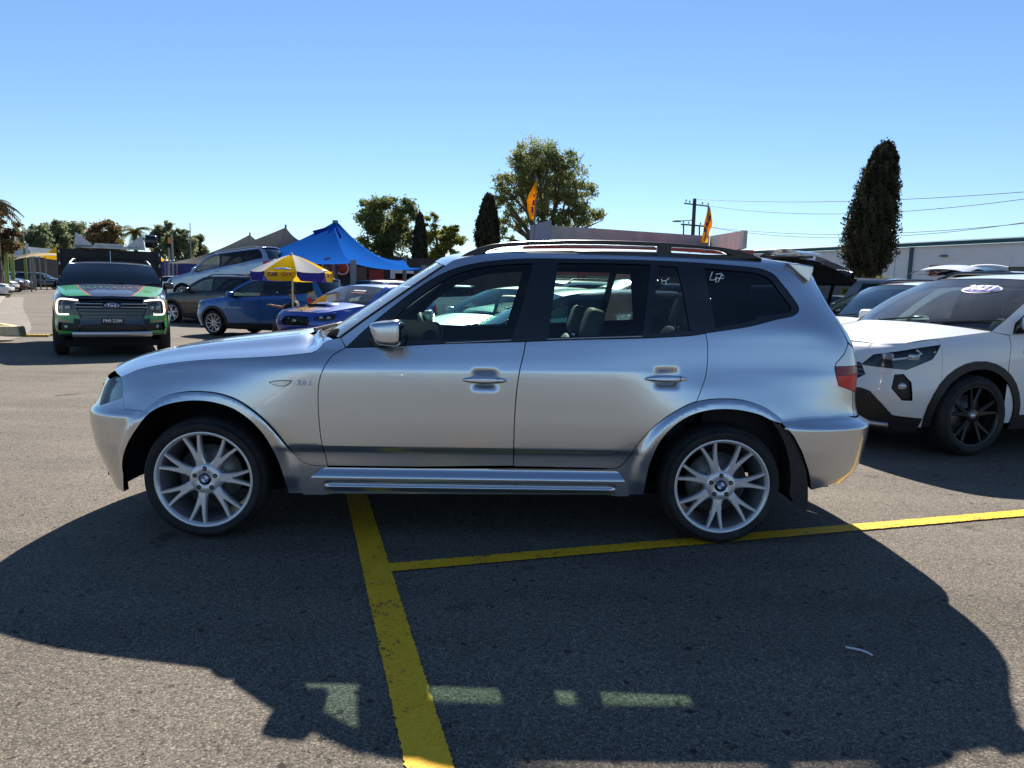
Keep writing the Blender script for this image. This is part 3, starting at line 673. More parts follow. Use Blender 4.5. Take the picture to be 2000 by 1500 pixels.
    for mm in (False, True):
        g = panel_obj('kidney_grille', [B.panel(np.array(m1), mirror=mm, step=0.03, off=-0.03)], DARK, root)
        fr = B.pos(resample(m1, .03)[:,0], resample(m1, .03)[:,1], None, 0.006); m = MB(); sg = -1 if mm else 1
        m.tube([(p[0], p[1]*sg, p[2]) for p in np.vstack([fr, fr[:1]])], 0.009, 8, CHROME)
        for k in range(7):
            s0 = 0.06 + k*0.034; a = B.pos([s0], [.735], None, 0)[0]; b = B.pos([s0], [.84], None, 0)[0]; m.bar((a[0], a[1]*sg, a[2]), (b[0], b[1]*sg, b[2]), 0.008, 0.014, GLOSSB)
        m.build('grille_surround', None, g)
    # ---- top surfaces
    hood_e2 = J(hood_edge, catmull(px([(615,687.5),(628,675),(638,665.5),(650,662.5)]), .02)[1:])
    us = np.linspace(0, 1, 44); he = np.array([np.interp(us, np.linspace(0, 1, len(hood_e2)), hood_e2[:, k]) for k in (0, 1)]).T
    E = B.pos(he[:,0], he[:,1]); vs = np.linspace(-1, 1, 49); H = []
    for i, t in enumerate(us):
        row = []
        cr = (0.036 + 0.062*float(smooth01(t/.85)))*(1 - .72*float(smooth01((t-.80)/.20))); bl = 0.27*(1-t)**1.4 + 0.10*t + 0.10*float(smooth01((t-.85)/.15))
        for v in vs:
            a = abs(v); prof = 1 - a**2.4; ridge = 0.012*math.exp(-((a-0.62)/.13)**2) - .010*math.exp(-((a-0.78)/.10)**2)*t
            fr = max(0, 1 - t*4)                              # the nose drops over the front edge
            row.append((E[i,0] - bl*(1 - a**2.2), E[i,1]*(-v)*-1, E[i,2] + (cr*(1-0.3*fr*fr))*prof + ridge*(1-fr)))
        H.append(row)
    m = MB(); m.grid(H, SILVER, True, flip=True)
    m.build('bonnet', None, root)
    # cowl with wipers
    m = MB(); cw = H[-1]; m.grid([[(p[0]+.0, p[1], p[2]-.012) for p in cw], [(p[0]+.16+.05*(1-abs(v)), p[1]*.97, p[2]-.03+.01) for p, v in zip(cw, vs)]], TRIM, False); co = m.build('cowl', None, root)
    # windscreen
    ap = np.array([np.interp(np.linspace(0, 1, 24), np.linspace(0, 1, len(apil)), apil[:, k]) for k in (0, 1)]).T; A = B.pos(ap[:,0], ap[:,1], None, -0.004); W = []
    for i, t in enumerate(np.linspace(0, 1, 24)):
        W.append([(A[i,0] - (0.20*(1-t) + 0.10*t)*(1 - abs(v)**2.3), -A[i,1]*-v*-1, A[i,2] + (0.01+.03*t)*(1-v*v)) for v in vs])
    m = MB(); m.grid(W, G_SCREEN, True, flip=True); m.build('windscreen', None, root)
    for sg in (1, -1):
        m = MB(); m.tube([(W[i][0][0]-.004, W[i][0][1]*sg*1.004, W[i][0][2]+.002) for i in range(24)], 0.007, 6, BLACKP); m.build('windscreen_seal', None, root)
        wp = MB(); y0 = .12 if sg > 0 else -.42; b0 = Vector((W[0][24][0]-.02, y0, W[0][24][2]+.0)); b1 = b0 + Vector((.06, .36, .035)); wp.tube([b0 + Vector((-.05, 0, -.03)), b0, b1], [.012, .009, .006], 8, BLACKP); wp.bar(b0 + Vector((.03, -.2, .02)), b0 + Vector((.05, .5, .03)), .012, .016, RUBBER); wp.build('wiper', None, root)
    # roof
    re_ = np.array([np.interp(np.linspace(0, 1, 60), np.linspace(0, 1, len(roof_e)), roof_e[:, k]) for k in (0, 1)]).T; RE = B.pos(re_[:,0], re_[:,1]); Rf = []
    for i, t in enumerate(np.linspace(0, 1, 60)):
        bl = 0.10*max(0, 1-t*3)
        Rf.append([(RE[i,0] - bl*(1-abs(v)**2.3), -RE[i,1]*v, RE[i,2] + (0.038 - .02*max(0, 1-5*t))*(1-v*v) + .03*max(0, 1-5*t)*(1-v*v)) for v in vs])
    Rg = np.array(Rf); tt = np.linspace(0, 1, 60)
    def roof_pt(t, v, dz=0.0):
        i = min(58, int(t*59)); f = t*59 - i; j = min(47, int((v+1)*24)); g = (v+1)*24 - j
        p = (Rg[i,j]*(1-f)+Rg[i+1,j]*f)*(1-g) + (Rg[i,j+1]*(1-f)+Rg[i+1,j+1]*f)*g; return (p[0], p[1], p[2]+dz)
    ucen = Rg[:, 24, 0]; tu = lambda u: float(np.interp(u, ucen, tt)); hol = []
    for (ua, ub) in ((1.42, 1.93), (2.02, 2.32)): hol.append(np.array([(tu(ua), -.54), (tu(ub), -.54), (tu(ub), .54), (tu(ua), .54)]))
    sq = np.array([(0, -1), (1, -1), (1, 1), (0, 1)], float)
    def roof_sheet(nm, outer, hs, m, dz, stp=.04):
        pts, F, L = tri_domain(resample(outer, stp), [resample(h, stp) for h in hs], stp); mb = MB(); mb.add([roof_pt(min(1, max(0, p[0])), min(1, max(-1, p[1])), dz) for p in pts], [tuple(f) for f in F], m, True); return mb.build(nm, None, root)
    roof_sheet('roof', sq, hol, SILVER, 0.0)
    for h in hol: roof_sheet('roof_glass', h, [], glass('roof_glass', (0.42, 0.55, 0.45)), -.003, .08)
    # roof rails
    rail_o = [(889,507),(903,499),(916,491.5),(944,481),(975,475),(1035,471),(1105,469),(1175,469),(1262,472),(1332,476),(1402,482),(1437,488),(1462,494),(1491,506.5)]
    hole1 = [(943,497),(950,491.5),(958,488),(979,483),(1035,479),(1105,477),(1175,477.5),(1284,481),(1284,492),(1175,490),(1070,490),(1000,492)]
    hole2 = [(1311,482.5),(1360,485),(1399,488.5),(1412,492),(1423,497.5),(1380,497),(1311,493.5)]
    wr = 0.605; q = lambda L: np.array([uzw(x, y, wr) for x, y in L])
    lo = np.array([uzw(x, y+6, wr) for x, y in [(1491,506.5),(1423,501),(1311,495),(1175,491),(1000,493),(943,499),(889,508)]])
    pts, F, L = tri_domain(resample(np.vstack([catmull(q(rail_o), .03), lo[1:-1]]), .05), [resample(q(hole1), .05), resample(q(hole2), .05)], 0.08)
    for sg in (1, -1):
        m = MB(); n = len(pts); t0, t1 = wr + .004, wr - .034
        m.add([(p[0], -sg*t0, p[1]) for p in pts] + [(p[0], -sg*t1, p[1]) for p in pts], [tuple(f) for f in F] + [tuple(int(i)+n for i in f[::-1]) for f in F] + [(lp[i], lp[i]+n, lp[(i+1) % len(lp)]+n, lp[(i+1) % len(lp)]) for lp in L for i in range(len(lp))], pmat('rail_black', (0.02, 0.02, 0.022), 0.3, 0.3))
        o = fix_normals(m.build('roof_rail', None, root)); bevel(o, .008, 2, 50)
    # roof spoiler
    sp = [uzw(x, y, .60) for x, y in [(1533,513.5),(1560,516.5),(1585,521),(1583,532),(1577,551),(1573,549.5),(1555,534)]]
    m = MB(); ns = 25; S = []
    for k in range(ns):
        v = -1 + 2*k/(ns-1); S.append([(p[0] + 0.06*(1-v*v), 0.63*v, p[1] + 0.03*(1-v*v)) for p in sp])
    m.grid([r + [r[0]] for r in S], SILVER, False); m.add(S[0], [tuple(range(len(sp)))], SILVER); m.add(S[-1], [tuple(range(len(sp)))[::-1]], SILVER)
    o = fix_normals(m.build('roof_spoiler', None, root)); bevel(o, .006, 2, 30)
    # mirrors
    for sg in (1, -1):
        mr = new_obj('door_mirror', None, root)
        c = uzw(757, 650, .965); m = MB()
        def tp(x, y, z):  # x along the car, y outwards, z up
            k = (x + .074)/.148; return (x + 0.014*z/.07*0 + (0.02 if x < 0 else 0)*(-z/.07), y, z*(0.78 + 0.26*k) - .008*(1-k))
        m.grid(superell((c[0], -sg*.965, c[1]+.003), (1, 0, 0), (0, -sg, 0), (0, 0, 1), 0.074, .082, .070, .42, .42, 36, 18, tp), SILVER); o = m.build('mirror_cap', None, mr)
        m = MB(); gz = [(c[0]+.076, -sg*(.965+y), c[1]+z) for y, z in ((-.07,-.05),(.07,-.055),(.066,.06),(-.06,.055))]; m.add(gz, [(0,1,2,3)], CHROME); m.build('mirror_glass', None, mr)
        m = MB(); m.tube([(c[0]-.09, -sg*.84, c[1]-.05), (c[0]-.05, -sg*.89, c[1]-.045), (c[0]-.01, -sg*.93, c[1]-.035)], [.035, .03, .035], 10, BLACKP); m.build('mirror_arm', None, mr)
    # side repeater and badge on each wing
    rp = C([(527,747),(535,745),(568,744.5),(564,749),(556,753),(540,752.5)], .01)
    both('indicator_frame', BLACKP, inset(rp, -.004), step=0.01, off=0.002, flange=.004)
    both('side_indicator', CLEARL, rp, step=0.008, off=0.005, flange=.006)
    bd = px([(594,748.5)])[0]; p = B.pos([bd[0]], [bd[1]], None, 0.003)[0]
    place_text('3.0 d', 0.036, pmat('badge_silver', (.75, .76, .78), .3), root, p, (1, 0, 0), (0, -.02, 1), 'model_badge', .003, .0016)
    # ---- wheels, arches, floor
    for uc in (0.003, 2.797):
        for sg in (1, -1):
            make_wheel(root, (uc, -sg*0.785, 0.330), 0.332, 0.235, 0.258, 'ytype', -sg, ALLOY, rot=rad(2.0 if uc < 1 else 7.0) + math.pi/2 + rad(13))
            m = MB(); a = np.linspace(-0.12, math.pi+0.12, 26); r = 0.452
            m.grid([[(uc + r*math.cos(t), -sg*w, 0.34 + r*math.sin(t)) for w in (0.80, 0.60, 0.42)] for t in a], DARK, True)
            m.add([(uc, -sg*.42, .3)] + [(uc + r*math.cos(t), -sg*.42, .34 + r*math.sin(t)) for t in a], [(0, i+1, i+2) for i in range(len(a)-1)], DARK); m.build('wheel_arch_liner', None, root)
    m = MB(); m.box((-.35, -.60, .20), (3.1, .60, .27), DARK); m.box((.46, -.84, .25), (2.34, .84, .40), DARK); m.box((-.55, -.4, .27), (.62, .4, .86), DARK); m.box((.42, -.82, .40), (.60, .82, .98), DARK); m.box((-.66, -.60, .27), (-.47, .60, .80), DARK); m.box((3.27, -.76, .30), (3.45, .76, .66), DARK); m.box((3.45, -.64, .34), (3.60, .64, .80), DARK); m.build('floor_and_hidden_boxes', None, root)  # floor, plus unseen boxes added to stop sun leaking through the body
    # ---- cabin
    m = MB(); m.grid(superell((.88, 0, .98), (1, 0, 0), (0, 1, 0), (0, 0, 1), .30, .79, .17, .4, .3, 30, 12), DASH); m.build('dashboard', None, root)
    def card(a, b):
        q = J(a, b); return q
    cardp = J(rv(belt_f), [(sT(.86), .42)], [(sT(2.28), .42)], [(sT(2.5), .80)], rv(belt_r)[:1], rv(belt_r)[1:])
    cpoly = J(belt_f, belt_r[1:], [(sT(2.5), .75)], [(sT(2.25), .42)], [(sT(.80), .42)])
    cpoly[:, 1] = cpoly[:, 1] - 0.012
    both('door_card', TRIM, cpoly, step=0.06, off=-0.075)
    inner = J(apil, roof_e[:-2], gate, [(sT(3.5), 1.0)], [(sT(2.75), .80)], seam_rd[::-1][-1:], rv(dlo_top)[1:])
    both('pillar_trim', TRIM, inner, step=0.05, off=-0.03)
    roof_sheet('headliner', sq*np.array([1, .96]), hol, pmat('headliner', (0.10, 0.10, 0.10), .9), -.045, .06)
    for y in (-.37, .37): make_seat(root, (1.70, y, .54), .50, -1, .53, 'front_seat', .28)
    for y in (-.40, .02, .42): make_seat(root, (2.42, y*.95, .58), .44, -1, .56, 'rear_seat', .30)
    sw = MB(); R0 = .185; ctr = Vector((1.10, .37, 1.02)); ax = Vector((1, 0, .45)).normalized(); uu = Vector((0, 1, 0)); vv = ax.cross(uu)
    ring = [ctr + (uu*math.cos(t) + vv*math.sin(t))*R0 for t in np.linspace(0, 2*math.pi, 33)]
    sw.tube(ring, .017, 10, LEATHER, cap=False); sw.grid(superell(ctr - ax*.02, uu, vv, ax, .075, .07, .025, .6, .8, 16, 8), TRIM)
    for t in (0, math.pi, -math.pi/2): sw.bar(ctr, ctr + (uu*math.cos(t) + vv*math.sin(t))*R0, .03, .014, TRIM)
    sw.tube([ctr - ax*.02, ctr - ax*.25], .035, 10, TRIM); sw.build('steering_wheel', None, root)
    m = MB(); m.grid(superell((1.22, .0, 1.43), (1, 0, 0), (0, 1, 0), (0, 0, 1), .02, .12, .035, .6, .5, 16, 8), TRIM); m.bar((1.21, 0, 1.45), (1.19, 0, 1.52), .02, .02, TRIM); m.build('rear_view_mirror', None, root)
    m = MB(); m.box((2.72, -.72, .42), (3.45, .72, .98), TRIM); m.build('load_cover', None, root)
    return root

# ------------------------------------------------------------------ parked cars: one builder, many shapes
def mirror_panel(p):
    V, F, N = p; k = 0; nf = []; nl = []
    for f in F:
        m = len(f); nf.append(f[::-1]); nl += [(a, -c, d) for a, c, d in N[k:k+m][::-1]]; k += m
    return [(x, -y, z) for x, y, z in V], nf, nl
SPEC = dict(L=4.55, W=1.84, H=1.66, wb=2.66, fo=0.90, R=0.345, hood0=0.92, hood1=1.06, belt0=1.05, belt1=1.12, cowl=0.42, wtop=1.22, roof1=3.05, tail=3.42,
            kind='suv', clad=True, rails=True, style='five', rim=None, det=0.07, glass=None, rglass=None, head=None, grille=None, low=None, fog=None, spoiler=True, tailgate=0.0, plate='', rear_plate='', badge=True, sill=0.27, bulge=0.12, tail_shape=None, interior=True)
def make_car(name, label, cat, loc, rz, spec, pm, group=None):
    q = dict(SPEC); q.update(spec); root = thing(name, label, cat, loc, rz, group)
    L, H, wb, fo, R = q['L'], q['H'], q['wb'], q['fo'], q['R']; hw = q['W']/2; ue = L - fo; st = q['det']
    plan = [(-fo,0),(-fo+.012,.28*hw),(-fo+.055,.56*hw),(-fo+.14,.77*hw),(-fo+.29,.90*hw),(-fo+.55,.967*hw),(-fo+.95,.992*hw),(wb*.4,hw),(wb*.75,hw*.998),(ue-.95,.99*hw),(ue-.58,.972*hw),(ue-.30,.915*hw),(ue-.15,.81*hw),(ue-.06,.63*hw),(ue-.013,.32*hw),(ue,0)]
    b0, b1, h0, h1 = q['belt0'], q['belt1'], q['hood0'], q['hood1']; cw, wt, r1, tl = q['cowl'], q['wtop'], q['roof1'], q['tail']
    sed = q['kind'] == 'sedan'; rd = .30 if not sed else .22; F0, M0, M1, E0 = -fo, .5, wb-.3, ue
    zb = [(F0, h0), (cw, b0-.02), (cw+.4, b0), (wb-.2, b1), (E0, b1+.02 if not sed else b1+.0)]
    dn = lambda dz: [(a, z-dz) for a, z in zb]
    rows = [([(F0,.20),(E0,.24)], [(F0,.13),(M0,.05),(M1,.05),(E0,.12)]),
            ([(F0,.40),(E0,.42)], [(F0,.04),(M0,.018),(M1,.018),(E0,.045)]),
            ([(F0,.56),(E0,.60)], [(F0,.0),(M0,.006),(M1,.006),(E0,.0)]),
            ([(F0,.68),(M0,.72),(E0,.70)], [(F0,.02),(M0,.0),(M1,.0),(E0,.02)]),
            (dn(.12), [(F0,.05),(0,.02),(M0,.010),(M1,.012),(E0,.05)]),
            (dn(.05), [(F0,.09),(0,.045),(M0,.028),(M1,.03),(E0,.07)]),
            (zb, [(F0,.14),(0,.09),(M0,.048),(M1,.05),(E0,.10)]),
            ([(F0,b0+(H-b0)*.5),(E0,b1+(H-b1)*.5)], [(F0,.2),(M0,.13),(M1,.135),(E0-.4,.17),(E0,rd*.75)]),
            ([(F0,H-.11),(E0,H-.11)], [(F0,.25),(M0,.205),(M1,.205),(E0-.4,.24),(E0,rd)]),
            ([(F0,H-.055),(E0,H-.055)], [(F0,.3),(M0,.25),(M1,.25),(E0-.4,.28),(E0,rd+.05)]),
            ([(F0,H-.022),(E0,H-.022)], [(F0,.36),(M0,.32),(M1,.32),(E0-.4,.35),(E0,rd+.1)])]
    B = Body(plan, rows); sT = lambda u: float(B.s_of_u(u))
    def sz(pts):
        out = []
        for p in pts:
            if len(p) == 3: out.append((float(B.front_s(p[1])) if p[0] == 'w' else float(B.rear_s(p[1])), p[2]))
            else: out.append((sT(p[0]), p[1]))
        return np.array(out)
    mir = lambda P: np.array([(-a, b) for a, b in P][::-1])
    rmir = lambda P: np.array([(2*B.S - a, b) for a, b in P][::-1])
    def both(nm, m, outer, holes=(), **k):
        k.setdefault('step', st); p = B.panel(outer, holes, **k); return panel_obj(nm, [p], m, root), panel_obj(nm, [mirror_panel(p)], m, root)
    def one(nm, m, outer, holes=(), **k):
        k.setdefault('step', st); return panel_obj(nm, [B.panel(outer, holes, **k)], m, root)
    ra = R + .065; zc = R
    arc = lambda uc, a0, a1, r=ra, n=14: [(uc + r*math.cos(t), zc + r*math.sin(t)) for t in np.linspace(a0, a1, n)]
    sill = q['sill']; th = lambda z: math.asin(max(-1, min(1, (z-zc)/ra)))
    uh = q.get('uh', -fo+.52); zs = .60
    hood_edge = lambda u: float(np.interp(u, [-fo+.10, -fo+.4, cw], [h0-.02, h0+.035, h1]))
    ud, um, ur = cw+.16, (cw + wb)/2+.10, wb-.02
    ap = [(cw, h1), (cw+(wt-cw)*.5, h1+(H-.08-h1)*.56), (wt, H-.085)]
    if sed:
        cp = [(r1, H-.04), ((r1+tl)/2, H-.04-(H-b1-.04)*.40), (tl, b1+.02)]; dk = [(tl, b1+.02), (ue-.12, b1-.02)]
    else: cp = [(r1, H-.03), (tl-.05, b1+.30), (tl+.02, b1)]
    G = .004
    # fascia with its openings
    head = sz(q['head'] or [('w', .52, .70), ('w', .58, .80), (uh-.02, h0-.02), (uh, h0-.10), (-fo+.30, .70)])
    gr = q['grille'] or [('w', .48, .66), ('w', .50, .80), ('w', .0, .83)]; low = q['low'] or [('w', .55, .30), ('w', .60, .46), ('w', .0, .46)]
    def sym(P): P = sz(P); return np.concatenate([P, mir(P)])
    grp = sym(gr); grp = np.concatenate([grp[:0], grp]); lowp = sym(low)
    gmin = min(p[2] for p in gr); lmin = min(p[2] for p in low)
    fa_n = sz([(-fo+.40, sill-.02)] + [( -ra*math.cos(t), zc+ra*math.sin(t)) for t in np.linspace(th(sill), th(zs), 8)] + [(uh, zs+.02), (uh, hood_edge(uh)-.005), (-fo+.3, hood_edge(-fo+.3)-.005), ('w', .55*hw, h0-.01), ('w', .0, h0+.01)])
    holes = [head, mir(head), grp, lowp]
    if q['fog']: fg = sz(q['fog']); holes += [fg, mir(fg)]
    fasc = np.concatenate([fa_n, mir(fa_n)])
    one('front_bumper', pm, fasc, holes, step=st*.7, flange=.025)
    gmo = one('grille', GLOSSB, grp, step=.12, off=-.03)
    m = MB(); zz = np.linspace(min(grp[:,1]), max(grp[:,1]), 7)
    for z in zz[1:-1]:
        wv = [s for s in np.linspace(min(grp[:,0]), max(grp[:,0]), 21) if inside(grp, np.array([s]), np.array([z]))[0]]
        if len(wv) > 2:
            P = B.pos(np.array(wv), np.full(len(wv), z), None, -.012); m.tube([tuple(p) for p in P], .007, 5, q.get('bar', BLACKP))
    if m.v: m.build('grille_bar', None, gmo)
    one('lower_grille', BLACKP, lowp, step=.12, off=-.025)
    if q['fog']:
        for P in (fg, mir(fg)):
            f = one('fog_lamp_recess', BLACKP, P, step=.08, off=-.03); c = P.mean(0); p = B.pos([c[0]], [c[1]], None, -.02)[0]; n = B.normal(np.array([c[0]]), np.array([c[1]]))[0]
            m = MB(); m.grid(superell(p, np.cross(n, (0, 0, 1)), (0, 0, 1), n, .038, .038, .012, 1, 1, 14, 8), pmat('lamp_optic', (.30, .31, .33), .12, .7, coat=1)); m.build('fog_lamp', None, f)
    for P in (head, mir(head)):
        h = new_obj('headlight', None, root); panel_obj('lamp_housing', [B.panel(P, step=.06, off=-.035)], pmat('lamp_black', (.02, .02, .022), .3, .3), h)
        c = P.mean(0); e = (P[:,0].max()-P[:,0].min())
        for k in (-.22, .10):
            p = B.pos([c[0]+e*k], [c[1]], None, -.015)[0]; n = B.normal(np.array([c[0]+e*k]), np.array([c[1]]))[0]
            m = MB(); m.grid(superell(p, np.cross(n, (0, 0, 1)), (0, 0, 1), n, .052, .03, .012, .6, .5, 16, 8), pmat('lamp_optic', (.30, .31, .33), .12, .7, coat=1)); m.build('reflector', None, h)
        panel_obj('lens', [B.panel(P, step=.06, off=.004, flange=.02)], LAMPG, h)
    # flanks
    wing = sz([(u, hood_edge(u)) for u in np.linspace(uh, cw, 7)] + [(ud, b0-.03)] + [(ud-.02, .8), (ud, sill+.02)] + [(ra*math.cos(t), zc+ra*math.sin(t)) for t in np.linspace(th(sill+.02), math.pi-th(zs), 18)] + [(uh, zs+.02)])
    both('front_wing', pm, wing, gap=G*.5, flange=.02)
    beltz = lambda u: float(np.interp(u, [cw, cw+.4, wb-.2, ue], [b0-.02, b0, b1, b1+.02])) - .012
    fdp = sz([(ud, beltz(ud)-.0), (um*.5+ud*.5, beltz(um*.5+ud*.5)), (um, beltz(um)), (um-.01, sill+.02), (ud, sill+.02), (ud-.02, .8)])
    a_r = [(wb - ra*1.02*math.cos(t), zc + ra*1.02*math.sin(t)) for t in np.linspace(th(sill+.02), math.pi/2-.25, 9)]
    rdp = sz([(um, beltz(um)), (ur, beltz(ur)), (ur+.02, .85)] + a_r[::-1] + [(um-.01, sill+.02)])
    dF = both('front_door', pm, fdp, gap=G, flange=.02); dR = both('rear_door', pm, rdp, gap=G, flange=.02)
    for ds, uu in ((dF, um-.17), (dR, ur-.15)):
        for i, d in enumerate(ds):
            p = B.pos([sT(uu)], [b0-.10 if uu < um else b1-.11], None, .022)[0]; p[1] *= (1, -1)[i]
            m = MB(); m.grid(superell(p, (1, 0, 0), (0, 0, 1), (0, 1, 0), .10, .016, .013, .6, .6, 16, 8), pm if q['kind'] != 'suv' else pm); m.build('door_handle', None, d)
    tz0, tz1 = (.74, b1-.06); us_ = ue-.42
    tail = sz(q['tail_shape'] or [(us_, tz1-.02), (us_-.02, tz0+.08), (ue-.22, tz0), ('r', .60*hw, tz0+.02), ('r', .58*hw, tz1-.04), (ue-.22, tz1)])
    # side frame: roof side, pillars, quarter
    dtop = [(cw+.20, beltz(cw+.2)+.004)] + [(a+.055, z-.055) for a, z in catmull(ap, .15)[2:-1]] + [(wt+.15, H-.125), (wt+.45, H-.098), ((wt+r1)/2, H-.092)]
    if sed: drear = [(r1-.12, H-.10)] + [(a-.16, z-.05) for a, z in catmull(cp, .15)[1:-2]] + [(tl-.34, beltz(tl-.34)+.03)]
    else: drear = [(r1-.05, H-.10), (tl-.30, b1+.34), (tl-.22, b1+.14), (tl-.26, beltz(tl-.3)+.06)]
    dend = [(wb-.1, beltz(wb-.1)+.004), (um, beltz(um)+.004)]
    dlo = sz(dtop + drear + dend)
    top = [(a, z) for a, z in catmull(ap, .12)] + [(wt+.2, H-.048), (wt+.45, H-.028), ((wt+r1)/2, H-.022), (r1-.3, H-.026)] + [(a, z) for a, z in catmull(cp, .12)]
    rear_n = (dk[1:] if sed else []) + [(ue-.10, b1-.02 if not sed else b1-.04), (ue-.10, .62)]
    arr = [(wb + ra*math.cos(t), zc + ra*math.sin(t)) for t in np.linspace(th(sill+.02), math.pi/2+.25, 12)]
    frame = sz(top + rear_n + [(wb+ra*1.25, .60)] + [(wb + ra*math.cos(t), zc + ra*math.sin(t)) for t in np.linspace(th(.60), math.pi/2+.25, 9)] + [(ur+.02, .85), (ur, beltz(ur)), (um, beltz(um)), (ud, beltz(ud))])
    both('side_frame', pm, frame, [dlo, tail] if False else [inset(dlo, 0)], step=st, flange=.015)
    # sill and lower skirts
    sk = sz([(ra*math.cos(th(sill-.04))-.0, sill-.04), (ra*math.cos(th(sill+.02)), sill+.02), (ud, sill+.02), (um, sill+.02), (wb-ra*math.cos(th(sill+.02)), sill+.02), (wb-ra*math.cos(th(sill-.04)), sill-.04)])
    both('sill', BLACKP if q['clad'] else pm, sk, off=.004, flange=.05)
    rbn = sz([(wb + ra*math.cos(th(sill)), sill), (wb + ra*math.cos(th(.60)), .60), (ue-.4, .615), ('r', .0, .62), ('r', .0, .30), (ue-.15, .27)])
    both('rear_bumper', pm, rbn, flange=.02, off=.004)
    if q['clad']:
        for uc in (0, wb):
            t0, t1 = th(sill), math.pi - th(sill); ro = ra+.065
            pts = [(uc + ro*math.cos(t), zc + ro*math.sin(t)) for t in np.linspace(t0, t1, 18)] + [(uc + (ra-.005)*math.cos(t), zc + (ra-.005)*math.sin(t)) for t in np.linspace(t1, t0, 18)]
            both('arch_cladding', BLACKP, sz(pts), step=.045, off=.012, flange=.05)
        both('door_cladding', BLACKP, sz([(ra+.05, sill+.01), (ra+.06, sill+.09), (wb-ra-.06, sill+.11), (wb-ra-.05, sill+.01)]), off=.010, flange=.02)
    # glass
    bp0, bp1, cpz0, cpz1 = um-.03, um+.05, ur-.02, ur+.05
    di = inset(resample(dlo, .06), .022)
    sB0, sB1, sC0, sC1 = sT(bp0), sT(bp1), sT(cpz0), sT(cpz1)
    def cut(P, s, keep_less):
        out = []
        for i in range(len(P)):
            a, b = P[i], P[(i+1) % len(P)]; ia = (a[0] < s) == keep_less; ib = (b[0] < s) == keep_less
            if ia: out.append(a)
            if ia != ib: t = (s-a[0])/(b[0]-a[0]); out.append(a + (b-a)*t)
        return np.array(out)
    w1 = cut(di, sB0, True); w2 = cut(cut(di, sB1, False), sC0, True); w3 = cut(di, sC1, False); ws = [w1, w2] + ([w3] if len(w3) > 2 and w3[:,0].max()-w3[:,0].min() > .08 else [])
    both('window_surround', GLOSSB, dlo, ws, step=st*1.2, off=-.002, flange=.012)
    gl = q['glass'] or G_MID; rgl = q['rglass'] or G_DARK
    for w, g in zip(ws, (gl, rgl, rgl)): both('side_window', g, w, step=.14, off=-.008)
    # lamps at the tail
    for P in (tail, rmir(tail)):
        t = new_obj('taillight', None, root); panel_obj('tail_lens', [B.panel(P, step=.07, off=.008, flange=.02)], REDL, t)
    # spans
    vs = np.linspace(-1, 1, 25)
    def span(nm, edge, b_a, b_b, cr_a, cr_b, m, flip=True, pw=2.3, bonus=None, n=None):
        e = sz(edge); E = B.pos(e[:,0], e[:,1]); k = len(E); G2 = []
        for i in range(k):
            t = i/(k-1); bl = b_a*(1-t) + b_b*t; cr = cr_a*(1-t) + cr_b*t
            G2.append([(E[i,0] - bl*(1-abs(v)**pw), -E[i,1]*v, E[i,2] + cr*(1-abs(v)**pw) + (bonus(t, v) if bonus else 0)) for v in vs])
        mb = MB(); mb.grid(G2, m, True, flip); return mb.build(nm, None, root), G2
    hu = np.linspace(-fo+.12, cw, 14)
    bon, HG = span('bonnet', [(u, hood_edge(u)) for u in hu], -.02+.05, q['bulge'], .02, .055, pm, True, 2.6, q.get('hood_bonus'))
    scr, WG = span('windscreen', [(a, z) for a, z in catmull(ap, .08)], q['bulge'], .10, .0, .03, G_SCREEN if not q['glass'] else q['glass'])
    mb = MB(); mb.grid([[(p[0]-.02, p[1], p[2]-.02) for p in WG[0]], [(p[0]+.12, p[1]*.97, p[2]+.004) for p in WG[0]]], BLACKP, False); mb.build('cowl', None, root)
    for vi in (7, 16):
        a = Vector(WG[1][vi]) + Vector((-.02, 0, .01)); wp = MB(); wp.bar(a, Vector(WG[2][max(0, vi-7)]) + Vector((-.02, 0, .012)), .014, .014, BLACKP); wp.build('wiper', None, root)
    rf, RG = span('roof', [(a, z) for a, z in [(wt, H-.085), (wt+.1, H-.064), (wt+.2, H-.048), (wt+.45, H-.028), ((wt+r1)/2, H-.022), (r1-.3, H-.026), (r1, H-.03)]], .10, -.06, .035, .030, q.get('roofm', pm))
    op = q['tailgate']
    if sed:
        span('rear_window', [(a, z) for a, z in catmull(cp, .1)], -.06, -.12, .03, .02, rgl); span('boot_lid', [(tl, b1+.02), (tl+.2, b1+.01), (ue-.12, b1-.02)], -.12, -.11, .02, .015, pm)
        bk = sz([(ue-.10, b1-.03), ('r', .6*hw, b1-.03), ('r', 0, b1-.02)]); bb = sz([('r', 0, .62), (ue-.10, .62)]); hp = np.concatenate([bk, bb]); both('boot_panel', pm, hp)
    else:
        gt = new_obj('tailgate', None, root); cpc = catmull(cp, .1)
        g0, GG = span('rear_window', [(a, z) for a, z in cpc], -.06, -.10, .03, .0, rgl); g0.parent = gt
        bk = sz([(ue-.10, b1-.02), ('r', .5*hw, b1-.0), ('r', 0, b1+.0), ('r', 0, .62), (ue-.10, .62)])
        p = B.panel(bk, step=st); panel_obj('tailgate_skin', [p, mirror_panel(p)], pm, gt)
        if q['spoiler']:
            mb = MB(); e = RG[-1]; mb.grid([[(p_[0]-.05, p_[1], p_[2]+.004) for p_ in e], [(p_[0]+.17, p_[1]*.97, p_[2]-.015) for p_ in e], [(p_[0]+.16, p_[1]*.97, p_[2]-.05) for p_ in e], [(p_[0], p_[1], p_[2]-.03) for p_ in e]], pm, True); mb.build('spoiler', None, gt)
